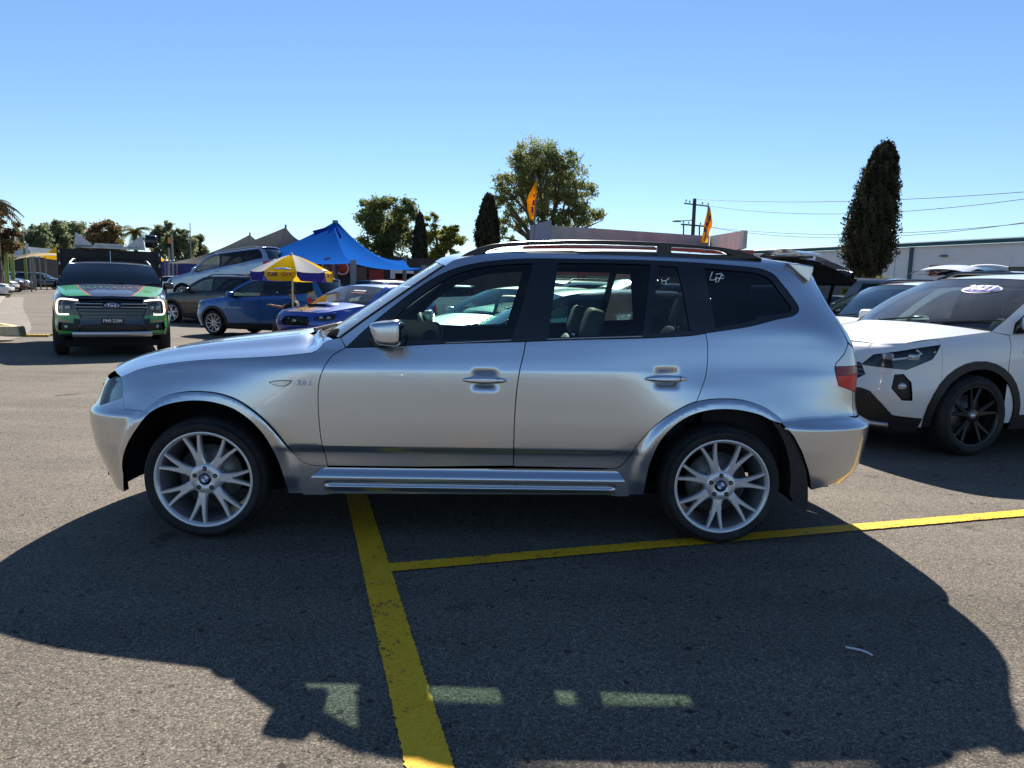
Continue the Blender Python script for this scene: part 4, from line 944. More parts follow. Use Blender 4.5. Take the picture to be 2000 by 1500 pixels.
        if op:
            # swung up about the hinge line at the end of the roof
            gt.location = (r1+.02, 0, H-.03); gt.rotation_euler = (0, -rad(op), 0)
            for ch in gt.children: ch.location = (-(r1+.02), 0, -(H-.03))
            mb = MB(); mb.grid([[(p_[0]-.07, p_[1]*.93, p_[2]-.03) for p_ in r] for r in GG] + [[(ue-.14, y, .70) for y in np.linspace(.72, -.72, 25)]], TRIM, True); lc = mb.build('tailgate_lining', None, gt); lc.location = (-(r1+.02), 0, -(H-.03))
            for P in (tail, rmir(tail)): pass
    if q['rails']:
        for sg in (1, -1):
            e = sz([(wt+.15, H-.06), (wt+.4, H-.032), ((wt+r1)/2, H-.022), (r1-.25, H-.026), (r1-.02, H-.035)]); P = B.pos(e[:,0], e[:,1]); mb = MB()
            pts = [(P[0][0], P[0][1]*sg, P[0][2]), (P[0][0]+.18, P[1][1]*sg, P[1][2]+.05)] + [(p_[0], p_[1]*sg, p_[2]+.06) for p_ in P[1:-1]] + [(P[-1][0]-.12, P[-1][1]*sg, P[-1][2]+.045), (P[-1][0], P[-1][1]*sg, P[-1][2])]
            mb.tube(catmull(pts, .1).tolist(), .018, 8, q.get('railm', BLACKP)); mb.build('roof_rail', None, root)
    # mirrors, plates
    for sg in (1, -1):
        p = B.pos([sT(cw+.34)], [b0+.07])[0]; p[1] *= sg; y = p[1] - sg*.13
        mr = new_obj('door_mirror', None, root); mb = MB(); mb.grid(superell((p[0]-.02, y, p[2]+.01), (1, 0, 0), (0, 1, 0), (0, 0, 1), .075, .105, .07, .55, .6, 20, 10), q.get('mirm', pm)); mb.build('mirror_cap', None, mr)
        mb = MB(); mb.bar((p[0]-.03, p[1]+sg*.03, p[2]-.06), (p[0]-.02, y+sg*.03, p[2]-.04), .06, .04, BLACKP); mb.build('mirror_arm', None, mr)
    if q['plate']:
        p = B.pos([0.0], [q.get('plate_z', .50)], None, .02)[0]; plate(root, q['plate'], p, (0, -1, 0), (0, 0, 1), bg=q.get('plate_bg', (.75, .75, .72)), fg=q.get('plate_fg', (.02, .02, .02)))
    # running gear
    rm = q['rim'] or ALLOY
    for uc in (0, wb):
        for sg in (1, -1):
            make_wheel(root, (uc, -sg*(hw-.125), R), R, .225, R-.095 if q.get('bigrim', 1) else R-.12, q['style'], -sg, rm, rot=random.random(), n=32)
            m = MB(); a = np.linspace(0, math.pi, 14); r = ra+.02
            m.grid([[(uc + r*math.cos(t), -sg*w_, zc + r*math.sin(t)) for w_ in (hw-.09, .35)] for t in a], DARK, True); m.build('wheel_arch_liner', None, root)
    m = MB(); m.box((-fo+.25, -hw+.22, .19), (ue-.25, hw-.22, .30), DARK); m.box((ra+.02, -hw+.09, .22), (wb-ra-.02, hw-.09, .42), DARK); m.box((-fo+.2, -hw+.35, .30), (cw+.1, hw-.35, h0-.10), DARK); m.box((wb-ra-.1, -hw+.3, .30), (ue-.25, hw-.3, b1-.25), DARK); m.build('floor_and_hidden_boxes', None, root)
    if q['interior']:
        m = MB(); m.grid(superell((cw+.34, 0, b0-.10), (1, 0, 0), (0, 1, 0), (0, 0, 1), .30, hw-.16, .11, .4, .3, 20, 8), DASH); m.build('dashboard', None, root)
        for y in (-.36, .36): make_seat(root, (um-.12, y, .62), .48, -1, .56, 'front_seat', .28)
        m = MB(); m.grid(superell((wb-.15, 0, .92), (1, 0, 0), (0, 1, 0), (0, 0, 1), .12, hw-.28, .28, .4, .3, 20, 8), LEATHER); m.build('rear_bench', None, root)
        both('door_card', TRIM, sz([(ud, beltz(ud)-.02), (um, beltz(um)-.02), (ur, beltz(ur)-.02), (ur, .6), (um, .40), (ud, .40)]), step=.15, off=-.06)
    root['_b'] = 0; del root['_b']
    return root, B, sz, mir
def copy_tree(o, parent=None):
    c = o.copy(); COL.objects.link(c); c.parent = parent
    for ch in list(o.children): copy_tree(ch, c)
    return c

# ------------------------------------------------------------------ ground
def gz(x, y):
    """the lane on the left climbs gently away from the camera"""
    x = np.asarray(x, float); y = np.asarray(y, float)
    return np.maximum(0, np.minimum(y, 150) - 24) * 0.017 * smooth01((-6 - x) / 10)
def asphalt():
    m = pmat('worn_asphalt', (.18, .17, .155), .92, spec=.25); n, l, b = nodes_of(m); N = lambda t: n.new('ShaderNode' + t)
    tc = N('TexCoord'); co = tc.outputs['Object']
    v = N('TexVoronoi'); v.inputs['Scale'].default_value = 150; v.inputs['Randomness'].default_value = 1; l.new(co, v.inputs['Vector'])
    v2 = N('TexVoronoi'); v2.inputs['Scale'].default_value = 48; l.new(co, v2.inputs['Vector'])
    cr = N('ValToRGB'); e = cr.color_ramp.elements; e[0].position = 0.0; e[0].color = (.070, .061, .050, 1); e[1].position = 1.0; e[1].color = (.33, .28, .215, 1)
    for p_, c_ in ((.22, (.140, .120, .096, 1)), (.5, (.170, .147, .118, 1)), (.78, (.200, .172, .138, 1))): q = e.new(p_); q.color = c_
    sp = N('SeparateColor'); l.new(v.outputs['Color'], sp.inputs[0]); l.new(sp.outputs[0], cr.inputs[0])
    # pits between the stones
    pit = N('MapRange'); pit.inputs[1].default_value = .25; pit.inputs[2].default_value = .62; pit.inputs[3].default_value = 1.0; pit.inputs[4].default_value = .66; l.new(v.outputs['Distance'], pit.inputs[0])
    sp2 = N('SeparateColor'); l.new(v2.outputs['Color'], sp2.inputs[0]); big = N('MapRange'); big.inputs[1].default_value = .985; big.inputs[2].default_value = .993; big.inputs[3].default_value = 1.0; big.inputs[4].default_value = .35; l.new(sp2.outputs[1], big.inputs[0])
    mu = N('MixRGB'); mu.blend_type = 'MULTIPLY'; mu.inputs[0].default_value = 1; l.new(cr.outputs[0], mu.inputs[1]); l.new(pit.outputs[0], mu.inputs[2])
    mu2 = N('MixRGB'); mu2.blend_type = 'MULTIPLY'; mu2.inputs[0].default_value = 1; l.new(mu.outputs[0], mu2.inputs[1]); l.new(big.outputs[0], mu2.inputs[2])
    # wear in patches, and old oil spots
    nz = N('TexNoise'); nz.inputs['Scale'].default_value = .55; nz.inputs['Detail'].default_value = 7; nz.inputs['Roughness'].default_value = .62; l.new(co, nz.inputs['Vector'])
    wr = N('MapRange'); wr.inputs[1].default_value = .3; wr.inputs[2].default_value = .7; wr.inputs[3].default_value = .82; wr.inputs[4].default_value = 1.22; l.new(nz.outputs[0], wr.inputs[0])
    n3 = N('TexNoise'); n3.inputs['Scale'].default_value = 2.3; n3.inputs['Detail'].default_value = 3; l.new(co, n3.inputs['Vector'])
    oi = N('MapRange'); oi.inputs[1].default_value = .66; oi.inputs[2].default_value = .74; oi.inputs[3].default_value = 1.0; oi.inputs[4].default_value = .45; l.new(n3.outputs[0], oi.inputs[0])
    m3 = N('MixRGB'); m3.blend_type = 'MULTIPLY'; m3.inputs[0].default_value = 1; l.new(mu2.outputs[0], m3.inputs[1]); l.new(wr.outputs[0], m3.inputs[2])
    m4 = N('MixRGB'); m4.blend_type = 'MULTIPLY'; m4.inputs[0].default_value = 1; l.new(m3.outputs[0], m4.inputs[1]); l.new(oi.outputs[0], m4.inputs[2])
    mp = N('Mapping'); mp.inputs['Scale'].default_value = (.10, 1.5, 1); mp.inputs['Rotation'].default_value = (0, 0, .25); l.new(co, mp.inputs[0]); n5 = N('TexNoise'); n5.inputs['Scale'].default_value = 1.6; n5.inputs['Detail'].default_value = 5; l.new(mp.outputs[0], n5.inputs['Vector'])
    st = N('MapRange'); st.inputs[1].default_value = .35; st.inputs[2].default_value = .65; st.inputs[3].default_value = .88; st.inputs[4].default_value = 1.10; l.new(n5.outputs[0], st.inputs[0])
    m5 = N('MixRGB'); m5.blend_type = 'MULTIPLY'; m5.inputs[0].default_value = 1; l.new(m4.outputs[0], m5.inputs[1]); l.new(st.outputs[0], m5.inputs[2])
    l.new(m5.outputs[0], b.inputs['Base Color'])
    bp = N('Bump'); bp.inputs['Strength'].default_value = .4; bp.inputs['Distance'].default_value = .004; bp.invert = True; l.new(v.outputs['Distance'], bp.inputs['Height'])
    n4 = N('TexNoise'); n4.inputs['Scale'].default_value = 26; n4.inputs['Detail'].default_value = 4; l.new(co, n4.inputs['Vector'])
    b2 = N('Bump'); b2.inputs['Strength'].default_value = .35; b2.inputs['Distance'].default_value = .012; l.new(n4.outputs[0], b2.inputs['Height']); l.new(bp.outputs[0], b2.inputs['Normal']); l.new(b2.outputs[0], b.inputs['Normal'])
    return m
xs = np.concatenate([[-1500, -600, -300], np.arange(-160, 61, 4.0), [120, 300, 600, 1500]]); ys = np.concatenate([[-1500, -400, -100, -40], np.arange(-20, 201, 4.0), [300, 600, 1500]])
gm = MB(); gm.grid([[(x, y, float(gz(x, y))) for y in ys] for x in xs], asphalt(), True); fix_normals(gm.build('ground', None, None, kind='structure'))

def line_mat():
    m = pmat('road_marking_yellow', (.62, .40, .02), .7, spec=.3); n, l, b = nodes_of(m); N = lambda t: n.new('ShaderNode' + t)
    tc = N('TexCoord'); co = tc.outputs['Object']; v = N('TexVoronoi'); v.inputs['Scale'].default_value = 105; l.new(co, v.inputs['Vector'])
    nz = N('TexNoise'); nz.inputs['Scale'].default_value = 5; nz.inputs['Detail'].default_value = 9; nz.inputs['Roughness'].default_value = .7; l.new(co, nz.inputs['Vector'])
    sp = N('SeparateColor'); l.new(v.outputs['Color'], sp.inputs[0]); ad = N('Math'); ad.operation = 'MULTIPLY_ADD'; ad.inputs[1].default_value = .30; l.new(sp.outputs[0], ad.inputs[0]); l.new(nz.outputs[0], ad.inputs[2])
    cr = N('ValToRGB'); e = cr.color_ramp.elements; e[0].position = .41; e[0].color = (.09, .075, .05, 1); e[1].position = .51; e[1].color = (.80, .41, .012, 1); q = e.new(.85); q.color = (.90, .52, .03, 1)
    l.new(ad.outputs[0], cr.inputs[0]); l.new(cr.outputs[0], b.inputs['Base Color'])
    bp = N('Bump'); bp.inputs['Strength'].default_value = .35; bp.inputs['Distance'].default_value = .004; bp.invert = True; l.new(v.outputs['Distance'], bp.inputs['Height']); l.new(bp.outputs[0], b.inputs['Normal'])
    return m
YEL = line_mat()
def stripe(name, a, b, wa, wb_, z, label, n=520, jit=.0024):
    a = np.array(a); b = np.array(b); d = (b-a)/np.linalg.norm(b-a); p = np.array((-d[1], d[0])); rows_ = []
    for i in range(n+1):
        t = i/n; c = a + (b-a)*t; w = wa + (wb_-wa)*t; j1, j2 = RNG.normal(0, jit, 2)
        A = c - p*(w/2+j1); Bq = c + p*(w/2+j2); rows_.append([(A[0], A[1], z), (c[0], c[1], z), (Bq[0], Bq[1], z)])
    m = MB(); m.grid(rows_, YEL, False); o = fix_normals(m.build(name, None, None, kind='structure')); o['label'] = label; return o
stripe('road_marking', (-.16, 1.70), (-1.50, 6.2), .135, .135, .004, 'wide yellow bay line running under the silver SUV')
stripe('road_marking', (-.585, 3.335), (4.2, 4.72), .105, .105, .008, 'yellow bay line passing under the rear wheel of the silver SUV')
for k, yy in enumerate((9.3, 12.2)):
    stripe('road_marking', (1.0, yy), (6.2, yy+1.35), .1, .1, .004, ('yellow bay line between the white SUV and the next bay', 'yellow bay line further back in the row')[k], 30)
lm = MB(); 
for k, (x0, x1) in enumerate(((-19.4, -18.0), (-16.9, -15.3))):
    y = 31.0; z = float(gz((x0+x1)/2, y)) + .02; lm.add([(x0, y, z), (x1, y+.3, z), (x1, y+.75, z), (x0, y+.45, z)], [(0, 1, 2, 3)], pmat('faded_line', (.55, .42, .20), .8))
lm.build('lane_marking', None, None, kind='structure')
# scrap on the tarmac
m = MB(); m.tube([(1.33, 2.63, .006), (1.37, 2.60, .012), (1.395, 2.585, .008), (1.405, 2.57, .006)], .004, 6, pmat('paper', (.7, .7, .7), .8)); m.build('litter', None, None, label='crumpled white paper strip on the dark tarmac', cat='litter')

CONC = noise_col('old_concrete', (.20, .172, .135), (.27, .235, .19), 3.0, .9, bump=.3, bscale=60)
CONC2 = noise_col('gutter_concrete', (.15, .13, .105), (.21, .185, .15), 2.2, .9, bump=.3, bscale=50)
BRICKP = noise_col('paving_red', (.13, .085, .062), (.19, .125, .09), 5, .9, bump=.2)
# kerb, gutter and footpath at the left of the lane
kc = [np.array(p) for p in ((-12.4, 15.0), (-12.7, 16.6), (-13.9, 18.8), (-17.0, 23.4), (-23.6, 32.7), (-32, 45))]; kl = catmull(kc, .6)
def off_line(P, d):
    t = np.gradient(P, axis=0); t /= np.linalg.norm(t, axis=1)[:, None]; return P + np.stack([-t[:,1], t[:,0]], 1)*d
gzz = lambda P: gz(P[:,0], P[:,1])
K0, K1, K2, K3 = off_line(kl, -.9), kl, off_line(kl, .16), off_line(kl, .9)
m = MB(); m.grid([[(K0[i,0], K0[i,1], gzz(K0)[i]+.006), (K1[i,0], K1[i,1], gzz(K1)[i]+.02)] for i in range(len(kl))], CONC2, True); o = m.build('gutter', None, None, kind='structure')
for i in range(0, len(kl)-2, 3):
    j = min(i+3, len(kl)-1); m = MB(); rr = []
    for k in range(i, j+1):
        z = gzz(K1)[k]; tt = .004 if k == i else (-.004 if k == j else 0)
        rr.append([(K1[k,0], K1[k,1]+tt, z+.0), (K1[k,0], K1[k,1]+tt, z+.12), (K2[k,0], K2[k,1]+tt, z+.15), (K3[k,0], K3[k,1]+tt, z+.155), (K3[k,0], K3[k,1]+tt, z)])
    m.grid(rr, CONC, False); ko = fix_normals(m.build('kerb', None, None, kind='structure')); bevel(ko, .02, 2)
    if i == 0: first_kerb = ko
P9 = off_line(kl, 9)
m = MB(); m.grid([[(K3[i,0], K3[i,1], gzz(K3)[i]+.145), ((K3[i,0]+P9[i,0])/2, (K3[i,1]+P9[i,1])/2, gzz(K3)[i]+.15), (P9[i,0], P9[i,1], gzz(P9)[i]+.15)] for i in range(len(kl))], BRICKP, True); m.build('footpath', None, None, kind='structure')
# drain grate in the gutter
g0 = ground(56, 657); gr = thing('drain_grate', 'yellow edged drain grate in the gutter by the kerb end', 'grate', (g0[0], g0[1], .02), rad(18)); GY = pmat('worn_yellow', (.55, .40, .10), .7)
for k in range(9): m = MB(); m.box((-.42+k*.1, -.16, .0), (-.37+k*.1, .16, .03), GY); m.build('bar', None, gr)
m = MB(); m.box((-.46, -.20, -.01), (.50, -.165, .035), GY); m.box((-.46, .165, -.01), (.50, .20, .035), GY); m.build('frame', None, gr); m = MB(); m.box((-.44, -.18, -.012), (.46, .18, .002), DARK); m.build('pit', None, gr)
# concrete wheel stops on the footpath
for k, (px_, py_, rz, s, lab) in enumerate(((2, 652, .5, .85, 'pale yellow concrete block tilted at the kerb end'), (19, 656, .1, .7, 'small pale yellow concrete block lying flat at the kerb end'))):
    p = ground(px_, py_, .15); t = thing('concrete_block', lab, 'block', (p[0], p[1], .15), rz); m = MB(); m.prism([(-.42*s, 0), (.42*s, 0), (.36*s, .22*s), (-.30*s, .34*s)] if k == 0 else [(-.3, 0), (.3, 0), (.26, .22), (-.26, .22)], -.2*s, .2*s, noise_col('cream_concrete', (.62, .47, .24), (.75, .60, .36), 6, .85, bump=.2)); o = fix_normals(m.build('block_body', None, t)); bevel(o, .03, 2)

# ------------------------------------------------------------------ trees
def leaf_mat(name, c1, c2, tr=.35, scale=.6):
    m = bpy.data.materials.new(name); m.use_nodes = True; n = m.node_tree.nodes; l = m.node_tree.links; n.clear(); N = lambda t: n.new('ShaderNode' + t)
    o = N('OutputMaterial'); d = N('BsdfDiffuse'); t = N('BsdfTranslucent'); mx = N('MixShader'); mx.inputs[0].default_value = tr
    tc = N('TexCoord'); nz = N('TexNoise'); nz.inputs['Scale'].default_value = scale; nz.inputs['Detail'].default_value = 6; l.new(tc.outputs['Object'], nz.inputs['Vector'])
    cr = N('ValToRGB'); cr.color_ramp.elements[0].position = .35; cr.color_ramp.elements[1].position = .65; cr.color_ramp.elements[0].color = (*c1, 1); cr.color_ramp.elements[1].color = (*c2, 1); l.new(nz.outputs[0], cr.inputs[0])
    l.new(cr.outputs[0], d.inputs[0]); l.new(cr.outputs[0], t.inputs[0]); l.new(d.outputs[0], mx.inputs[1]); l.new(t.outputs[0], mx.inputs[2]); l.new(mx.outputs[0], o.inputs[0]); return m
LF_GUM = leaf_mat('gum_leaf', (.14, .18, .075), (.32, .34, .13), .55); LF_DARK = leaf_mat('dark_leaf', (.10, .135, .055), (.24, .26, .09), .48)
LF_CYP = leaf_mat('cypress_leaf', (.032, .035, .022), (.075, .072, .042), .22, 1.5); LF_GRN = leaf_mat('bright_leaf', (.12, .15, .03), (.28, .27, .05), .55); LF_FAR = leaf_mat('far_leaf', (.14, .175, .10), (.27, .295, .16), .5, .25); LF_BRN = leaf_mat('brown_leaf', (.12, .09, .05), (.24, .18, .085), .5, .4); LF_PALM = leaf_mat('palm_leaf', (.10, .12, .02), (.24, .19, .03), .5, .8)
BARK = noise_col('bark', (.07, .055, .045), (.14, .115, .09), 6, .95, bump=.5, bscale=25, stretch=(1, 1, .2))
def quads_mesh(name, c, nrm, size, asp, mat, rng):
    n = len(c); a = rng.normal(size=(n, 3)); t = np.cross(nrm, a); t /= np.linalg.norm(t, axis=1)[:, None] + 1e-9; b = np.cross(nrm, t); b /= np.linalg.norm(b, axis=1)[:, None] + 1e-9
    s = size[:, None]; V = np.stack([c - t*s*asp, c - b*s*.9 + t*s*.1, c + t*s*asp, c + b*s*.9 - t*s*.1], 1).reshape(-1, 3)
    me = bpy.data.meshes.new(name); me.vertices.add(4*n); me.vertices.foreach_set('co', V.ravel()); me.loops.add(4*n); me.loops.foreach_set('vertex_index', np.arange(4*n)); me.polygons.add(n); me.polygons.foreach_set('loop_start', np.arange(n)*4); me.polygons.foreach_set('loop_total', np.full(n, 4)); me.update(calc_edges=True); me.materials.append(mat); return me
def tree(name, label, loc, H, blobs, mat, nleaf, lsize, seed, trunk_r=.25, group=None, shell=.55, clumps=1.0, crown_base=None, asp=.45):
    """blobs: (dx, dy, z, rx, ry, rz) ellipsoids of foliage, each broken into clumps of leaves"""
    rng = np.random.default_rng(seed); t = thing(name, label, 'tree', loc, 0, group)
    vol = np.array([b[3]*b[4]*b[5] for b in blobs]); vol = vol/vol.sum(); C = []; S = []
    for b, v in zip(blobs, vol):
        k = max(3, int(nleaf*v)); nc = max(5, int(clumps*14*(b[3]*b[4]*b[5])**(1/3)))
        d = rng.normal(size=(nc, 3)); d /= np.linalg.norm(d, axis=1)[:, None]; rr = shell + (1.02-shell)*rng.random(nc)**.6; cc = np.array(b[:3]) + d*rr[:, None]*np.array(b[3:])
        cr = rng.uniform(.16, .34, nc)*np.mean(b[3:]); w = rng.integers(0, nc, k); off = rng.normal(size=(k, 3))*cr[w][:, None]*np.array((1, 1, .75))*.62
        C.append(cc[w] + off); S.append(rng.uniform(.6, 1.3, k)*lsize)
    C = np.concatenate(C); S = np.concatenate(S); C[:, 2] = np.maximum(C[:, 2], .15); nr = rng.normal(size=C.shape); nr /= np.linalg.norm(nr, axis=1)[:, None]
    new_obj('crown', quads_mesh('crown', C, nr, S, asp, mat, rng), t)
    m = MB(); base = np.array((0, 0, 0.)); zt = min(b[2]-b[5]*.3 for b in blobs) if crown_base is None else crown_base
    fork = np.array((rng.normal()*.1, rng.normal()*.1, max(.6, zt))); m.tube([tuple(base + (0, 0, -.2)), tuple(base*.5+fork*.5+rng.normal(size=3)*.05), tuple(fork)], [trunk_r*1.25, trunk_r, trunk_r*.8], 9, BARK)
    for b in blobs:
        e = np.array(b[:3]); mid = fork*.5 + e*.5 + rng.normal(size=3)*.08*b[3]; m.tube([tuple(fork - (0, 0, .1)), tuple(mid), tuple(e)], [trunk_r*.65, trunk_r*.42, trunk_r*.12], 7, BARK)
        for _ in range(3):
            f = e + rng.normal(size=3)*np.array(b[3:])*.5; m.tube([tuple(mid), tuple((mid+f)/2 + rng.normal(size=3)*.1*b[3]), tuple(f)], [trunk_r*.28, trunk_r*.18, trunk_r*.05], 5, BARK)
    m.build('trunk', None, t); return t
def blob_px(specs, Y, base):
    """(px, py, half-width px, half-height px, depth factor) seen from the lane -> blobs about a base point"""
    out = []
    for (x, y, a, b, k) in specs:
        p = at(x, y, Y); s = Y/FPX; out.append((p[0]-base[0], (k-.5)*2*a*s*.5, p[2]-base[2], a*s*.95, a*s*.95, b*s)); 
    return out
def tree_px(name, label, basepx, Y, specs, mat, nleaf, lsize, seed, **k):
    b = at(basepx, 560, Y); z = float(gz(b[0], Y)); base = np.array((b[0], Y, z)); return tree(name, label, tuple(base), 0, blob_px(specs, Y, base), mat, nleaf, lsize, seed, **k)
tree_px('gum_tree', 'tall gum tree with an airy crown behind the grey parapet', 1062, 58, [(1050,312,48,34,.5),(1100,330,42,34,.6),(1010,345,44,36,.4),(985,385,28,26,.5),(1060,375,52,34,.7),(1125,385,40,38,.4),(1000,425,30,26,.6),(1150,425,32,20,.5),(1105,428,40,22,.5),(985,462,20,14,.5),(1060,435,30,30,.2)], LF_GUM, 30000, .13, 3, trunk_r=.42, shell=.35, clumps=1.5, crown_base=4.5)
tree_px('broadleaf_tree', 'dense round broadleaf tree behind the blue shade tent', 760, 46, [(755,425,52,40,.5),(725,410,28,26,.4),(790,430,34,36,.5),(740,465,40,36,.5),(770,485,46,36,.4)], LF_DARK, 20000, .115, 5, trunk_r=.3, shell=.5, clumps=1.3)
tree_px('leafy_tree', 'sunlit light green tree right of the dark pencil pine', 860, 62, [(845,430,18,16,.5),(852,470,26,34,.5),(885,475,22,30,.5),(880,448,18,12,.6),(870,500,34,24,.4)], LF_GRN, 11000, .13, 6, trunk_r=.25, shell=.4)
def cypress(name, label, px_, Y, top, bot, hw_px, seed, lean=0.0, n=9000):
    b = at(px_, 560, Y); s = Y/FPX; base = np.array((b[0], Y, float(gz(b[0], Y)))); zt = at(px_, top, Y)[2]; zb = max(.8, at(px_, bot, Y)[2]); w = hw_px*s; rng = np.random.default_rng(seed)
    t = thing(name, label, 'tree', tuple(base)); h = zt - zb; tt = rng.random(n)**.9; ph = rng.random(n)*2*np.pi
    prof = lambda q: np.interp(q, [0, .02, .1, .22, .42, .615, .81, .96, 1.0], [.3, .55, .9, 1.0, .94, .82, .62, .38, .12])
    strand = .84 + .14*np.sin(ph*7 + 3*np.sin(tt*11)) + .10*np.sin(ph*17 + tt*23) + .08*np.sin(ph*5 + tt*47); r = w*prof(tt)*strand*(.62 + .40*rng.random(n)**.5)
    C = np.stack([r*np.cos(ph) + lean*np.maximum(0, (tt-.3)/.7)**1.3*w, r*np.sin(ph), zb + h*tt + rng.normal(0, .12, n)], 1)
    nr = np.stack([np.cos(ph), np.sin(ph), rng.normal(0, .6, n)], 1) + rng.normal(0, .5, (n, 3)); nr /= np.linalg.norm(nr, axis=1)[:, None]
    new_obj('crown', quads_mesh('crown', C, nr, rng.uniform(.06, .13, n)*(Y/45), .6, LF_CYP, rng), t)
    m = MB(); m.tube([(0, 0, -.2), (0, 0, zb+.2), (lean*w*.6, 0, zb + h*.8)], [.28, .24, .05], 9, BARK)
    for k in range(5): a = k*1.3; m.tube([(0, 0, .1), (.35*math.cos(a)*w, .35*math.sin(a)*w, zb+.6), (.5*math.cos(a)*w, .5*math.sin(a)*w, zb+h*.4)], [.12, .1, .03], 6, BARK)
    m.build('trunk', None, t); return t
cypress('cypress_tree', 'tall dark pencil cypress in front of the pale warehouse', 1690, 40, 283, 535, 51, 11, .34, 36000)
cypress('cypress_tree', 'dark pencil cypress left of the tall gum tree', 950, 50, 385, 490, 25, 12, .1, 18000)
cypress('cypress_tree', 'slim dark cypress against the round broadleaf tree', 820, 44, 422, 520, 15, 13, 0, 12000)
b = at(1740, 560, 43); tree('garden_shrub', 'yellow green shrub at the foot of the tall cypress, sign side', (b[0], 43, 0), 0, [(0, 0, 1.5, .75, .8, 1.4), (.3, 0, 1.0, .9, .8, 1.0), (-.2, 0, 2.3, .45, .5, .8)], LF_GRN, 3200, .11, 21, trunk_r=.08)
b = at(1663, 560, 42); tree('garden_shrub', 'small yellow green shrub left of the tall cypress trunk', (b[0], 42, 0), 0, [(0, 0, .9, .55, .6, .9), (0, 0, 1.7, .35, .4, .6)], LF_GRN, 1600, .10, 22, trunk_r=.06)
# the far belt of trees behind the lane, one by one
FB = [(70,462,34,30,'far'),(105,455,32,28,'far'),(140,455,38,30,'far'),(208,455,34,30,'brown'),(178,470,20,22,'far'),(322,455,24,28,'far'),(350,468,30,26,'far'),(385,478,22,22,'far'),(30,485,26,26,'far')]
for k, (x, y, a, bb, kd) in enumerate(FB):
    Y = 105 + 6*(k % 3)
    tree_px('far_tree', ['broad dark tree far behind the yellow shade sails', 'second broad dark tree far behind the yellow shade sails', 'wide flat-topped tree behind the work truck rack', 'brownish tree behind the middle of the truck rack', 'low dark tree left of the brownish tree', 'tall thin-topped tree right of the green palm', 'broad tree behind the street lamp pole', 'lowest tree at the right end of the far belt', 'dark tree behind the green poles'][k], x, Y,
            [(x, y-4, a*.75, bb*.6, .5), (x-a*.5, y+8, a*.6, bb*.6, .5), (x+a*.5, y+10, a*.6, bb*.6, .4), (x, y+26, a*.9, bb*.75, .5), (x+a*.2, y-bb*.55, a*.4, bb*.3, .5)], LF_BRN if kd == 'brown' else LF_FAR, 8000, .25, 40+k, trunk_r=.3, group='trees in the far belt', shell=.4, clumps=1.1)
def palm(name, label, px_, Y, topy, rad_px, seed, mat, nf=26, droop=1.0):
    b = at(px_, 560, Y); z0 = float(gz(b[0], Y)); t = thing(name, label, 'palm tree', (b[0], Y, z0)); zt = at(px_, topy, Y)[2] - z0; R_ = rad_px*Y/FPX; rng = np.random.default_rng(seed)
    m = MB(); m.tube([(0, 0, -.2), (.05, 0, zt*.5), (0, 0, zt)], [.22, .19, .2], 10, BARK); m.build('trunk', None, t)
    for k in range(nf):
        a = 2*math.pi*k/nf*2.4 + rng.random()*.4; el = rng.uniform(-.5, 1.25); L_ = R_*rng.uniform(.85, 1.15); m = MB(); P = []
        for j in range(9):
            q = j/8; P.append(np.array((math.cos(a)*L_*q*math.cos(el*(1-q*.5)), math.sin(a)*L_*q*math.cos(el*(1-q*.5)), zt + L_*(math.sin(el)*q - droop*.65*q*q))))
        m.tube([tuple(p) for p in P], [.03*(1-.08*j) for j in range(9)], 4, mat)
        for j in range(1, 9):
            for sg in (-1, 1):
                for e in (0, .5):
                    p = P[j-1]*(1-e) + P[j]*e; tg = P[j]-P[j-1]; sd = np.cross(tg, (0, 0, 1)); sd /= np.linalg.norm(sd)+1e-9; ll = R_*.30*(1-.05*abs(j-4)); tip = p + sd*sg*ll*.8 + tg*.7 - np.array((0, 0, ll*.45)); w = tg*.16
                    m.add([p-w, p+w, tip], [(0, 1, 2)], mat)
        m.build('frond', None, t)
    return t
palm('palm_tree', 'green and yellow palm behind the work truck rack', 268, 70, 452, 34, 3, LF_PALM, 30)
palm('palm_tree', 'grey green palm at the lane edge beside the green poles', -2, 44, 400, 44, 4, leaf_mat('dull_palm', (.07, .065, .03), (.14, .11, .06), .35), 34, 1.2)
b = at(5, 560, 46); tree('street_tree', 'brown leaved tree below the grey green palm', (b[0], 46, float(gz(b[0], 46))), 0, [(0, 0, 4.4, 1.1, 1, .9), (.5, 0, 3.6, .8, .8, .8), (-.4, 0, 3.0, .8, .8, .9), (.1, 0, 5.2, .7, .7, .6)], LF_BRN, 3000, .17, 77, trunk_r=.16, shell=.35)

# ------------------------------------------------------------------ buildings
def frame2(a, b):
    a = np.array(a[:2], float); b = np.array(b[:2], float); d = b - a; L = np.linalg.norm(d); return a, d/L, L
# warehouse
WALLW = noise_col('warehouse_render', (.74, .74, .73), (.82, .81, .80), 1.2, .85, bump=.08, bscale=40); TEAL = pmat('teal_trim', (.03, .09, .11), .5); WIN = pmat('warehouse_glass', (.015, .018, .022), .15, coat=.5)
A_, dW, LW = frame2((47.0, 44.0), (18.5, 93.5)); rzw = math.atan2(dW[1], dW[0])
wh = thing('warehouse', 'long pale warehouse with dark windows and a teal roof edge', 'building', (A_[0], A_[1], 0), rzw)
def wbx(nm, lo, hi, m, parent=wh): q = MB(); q.box(lo, hi, m); return q.build(nm, None, parent)
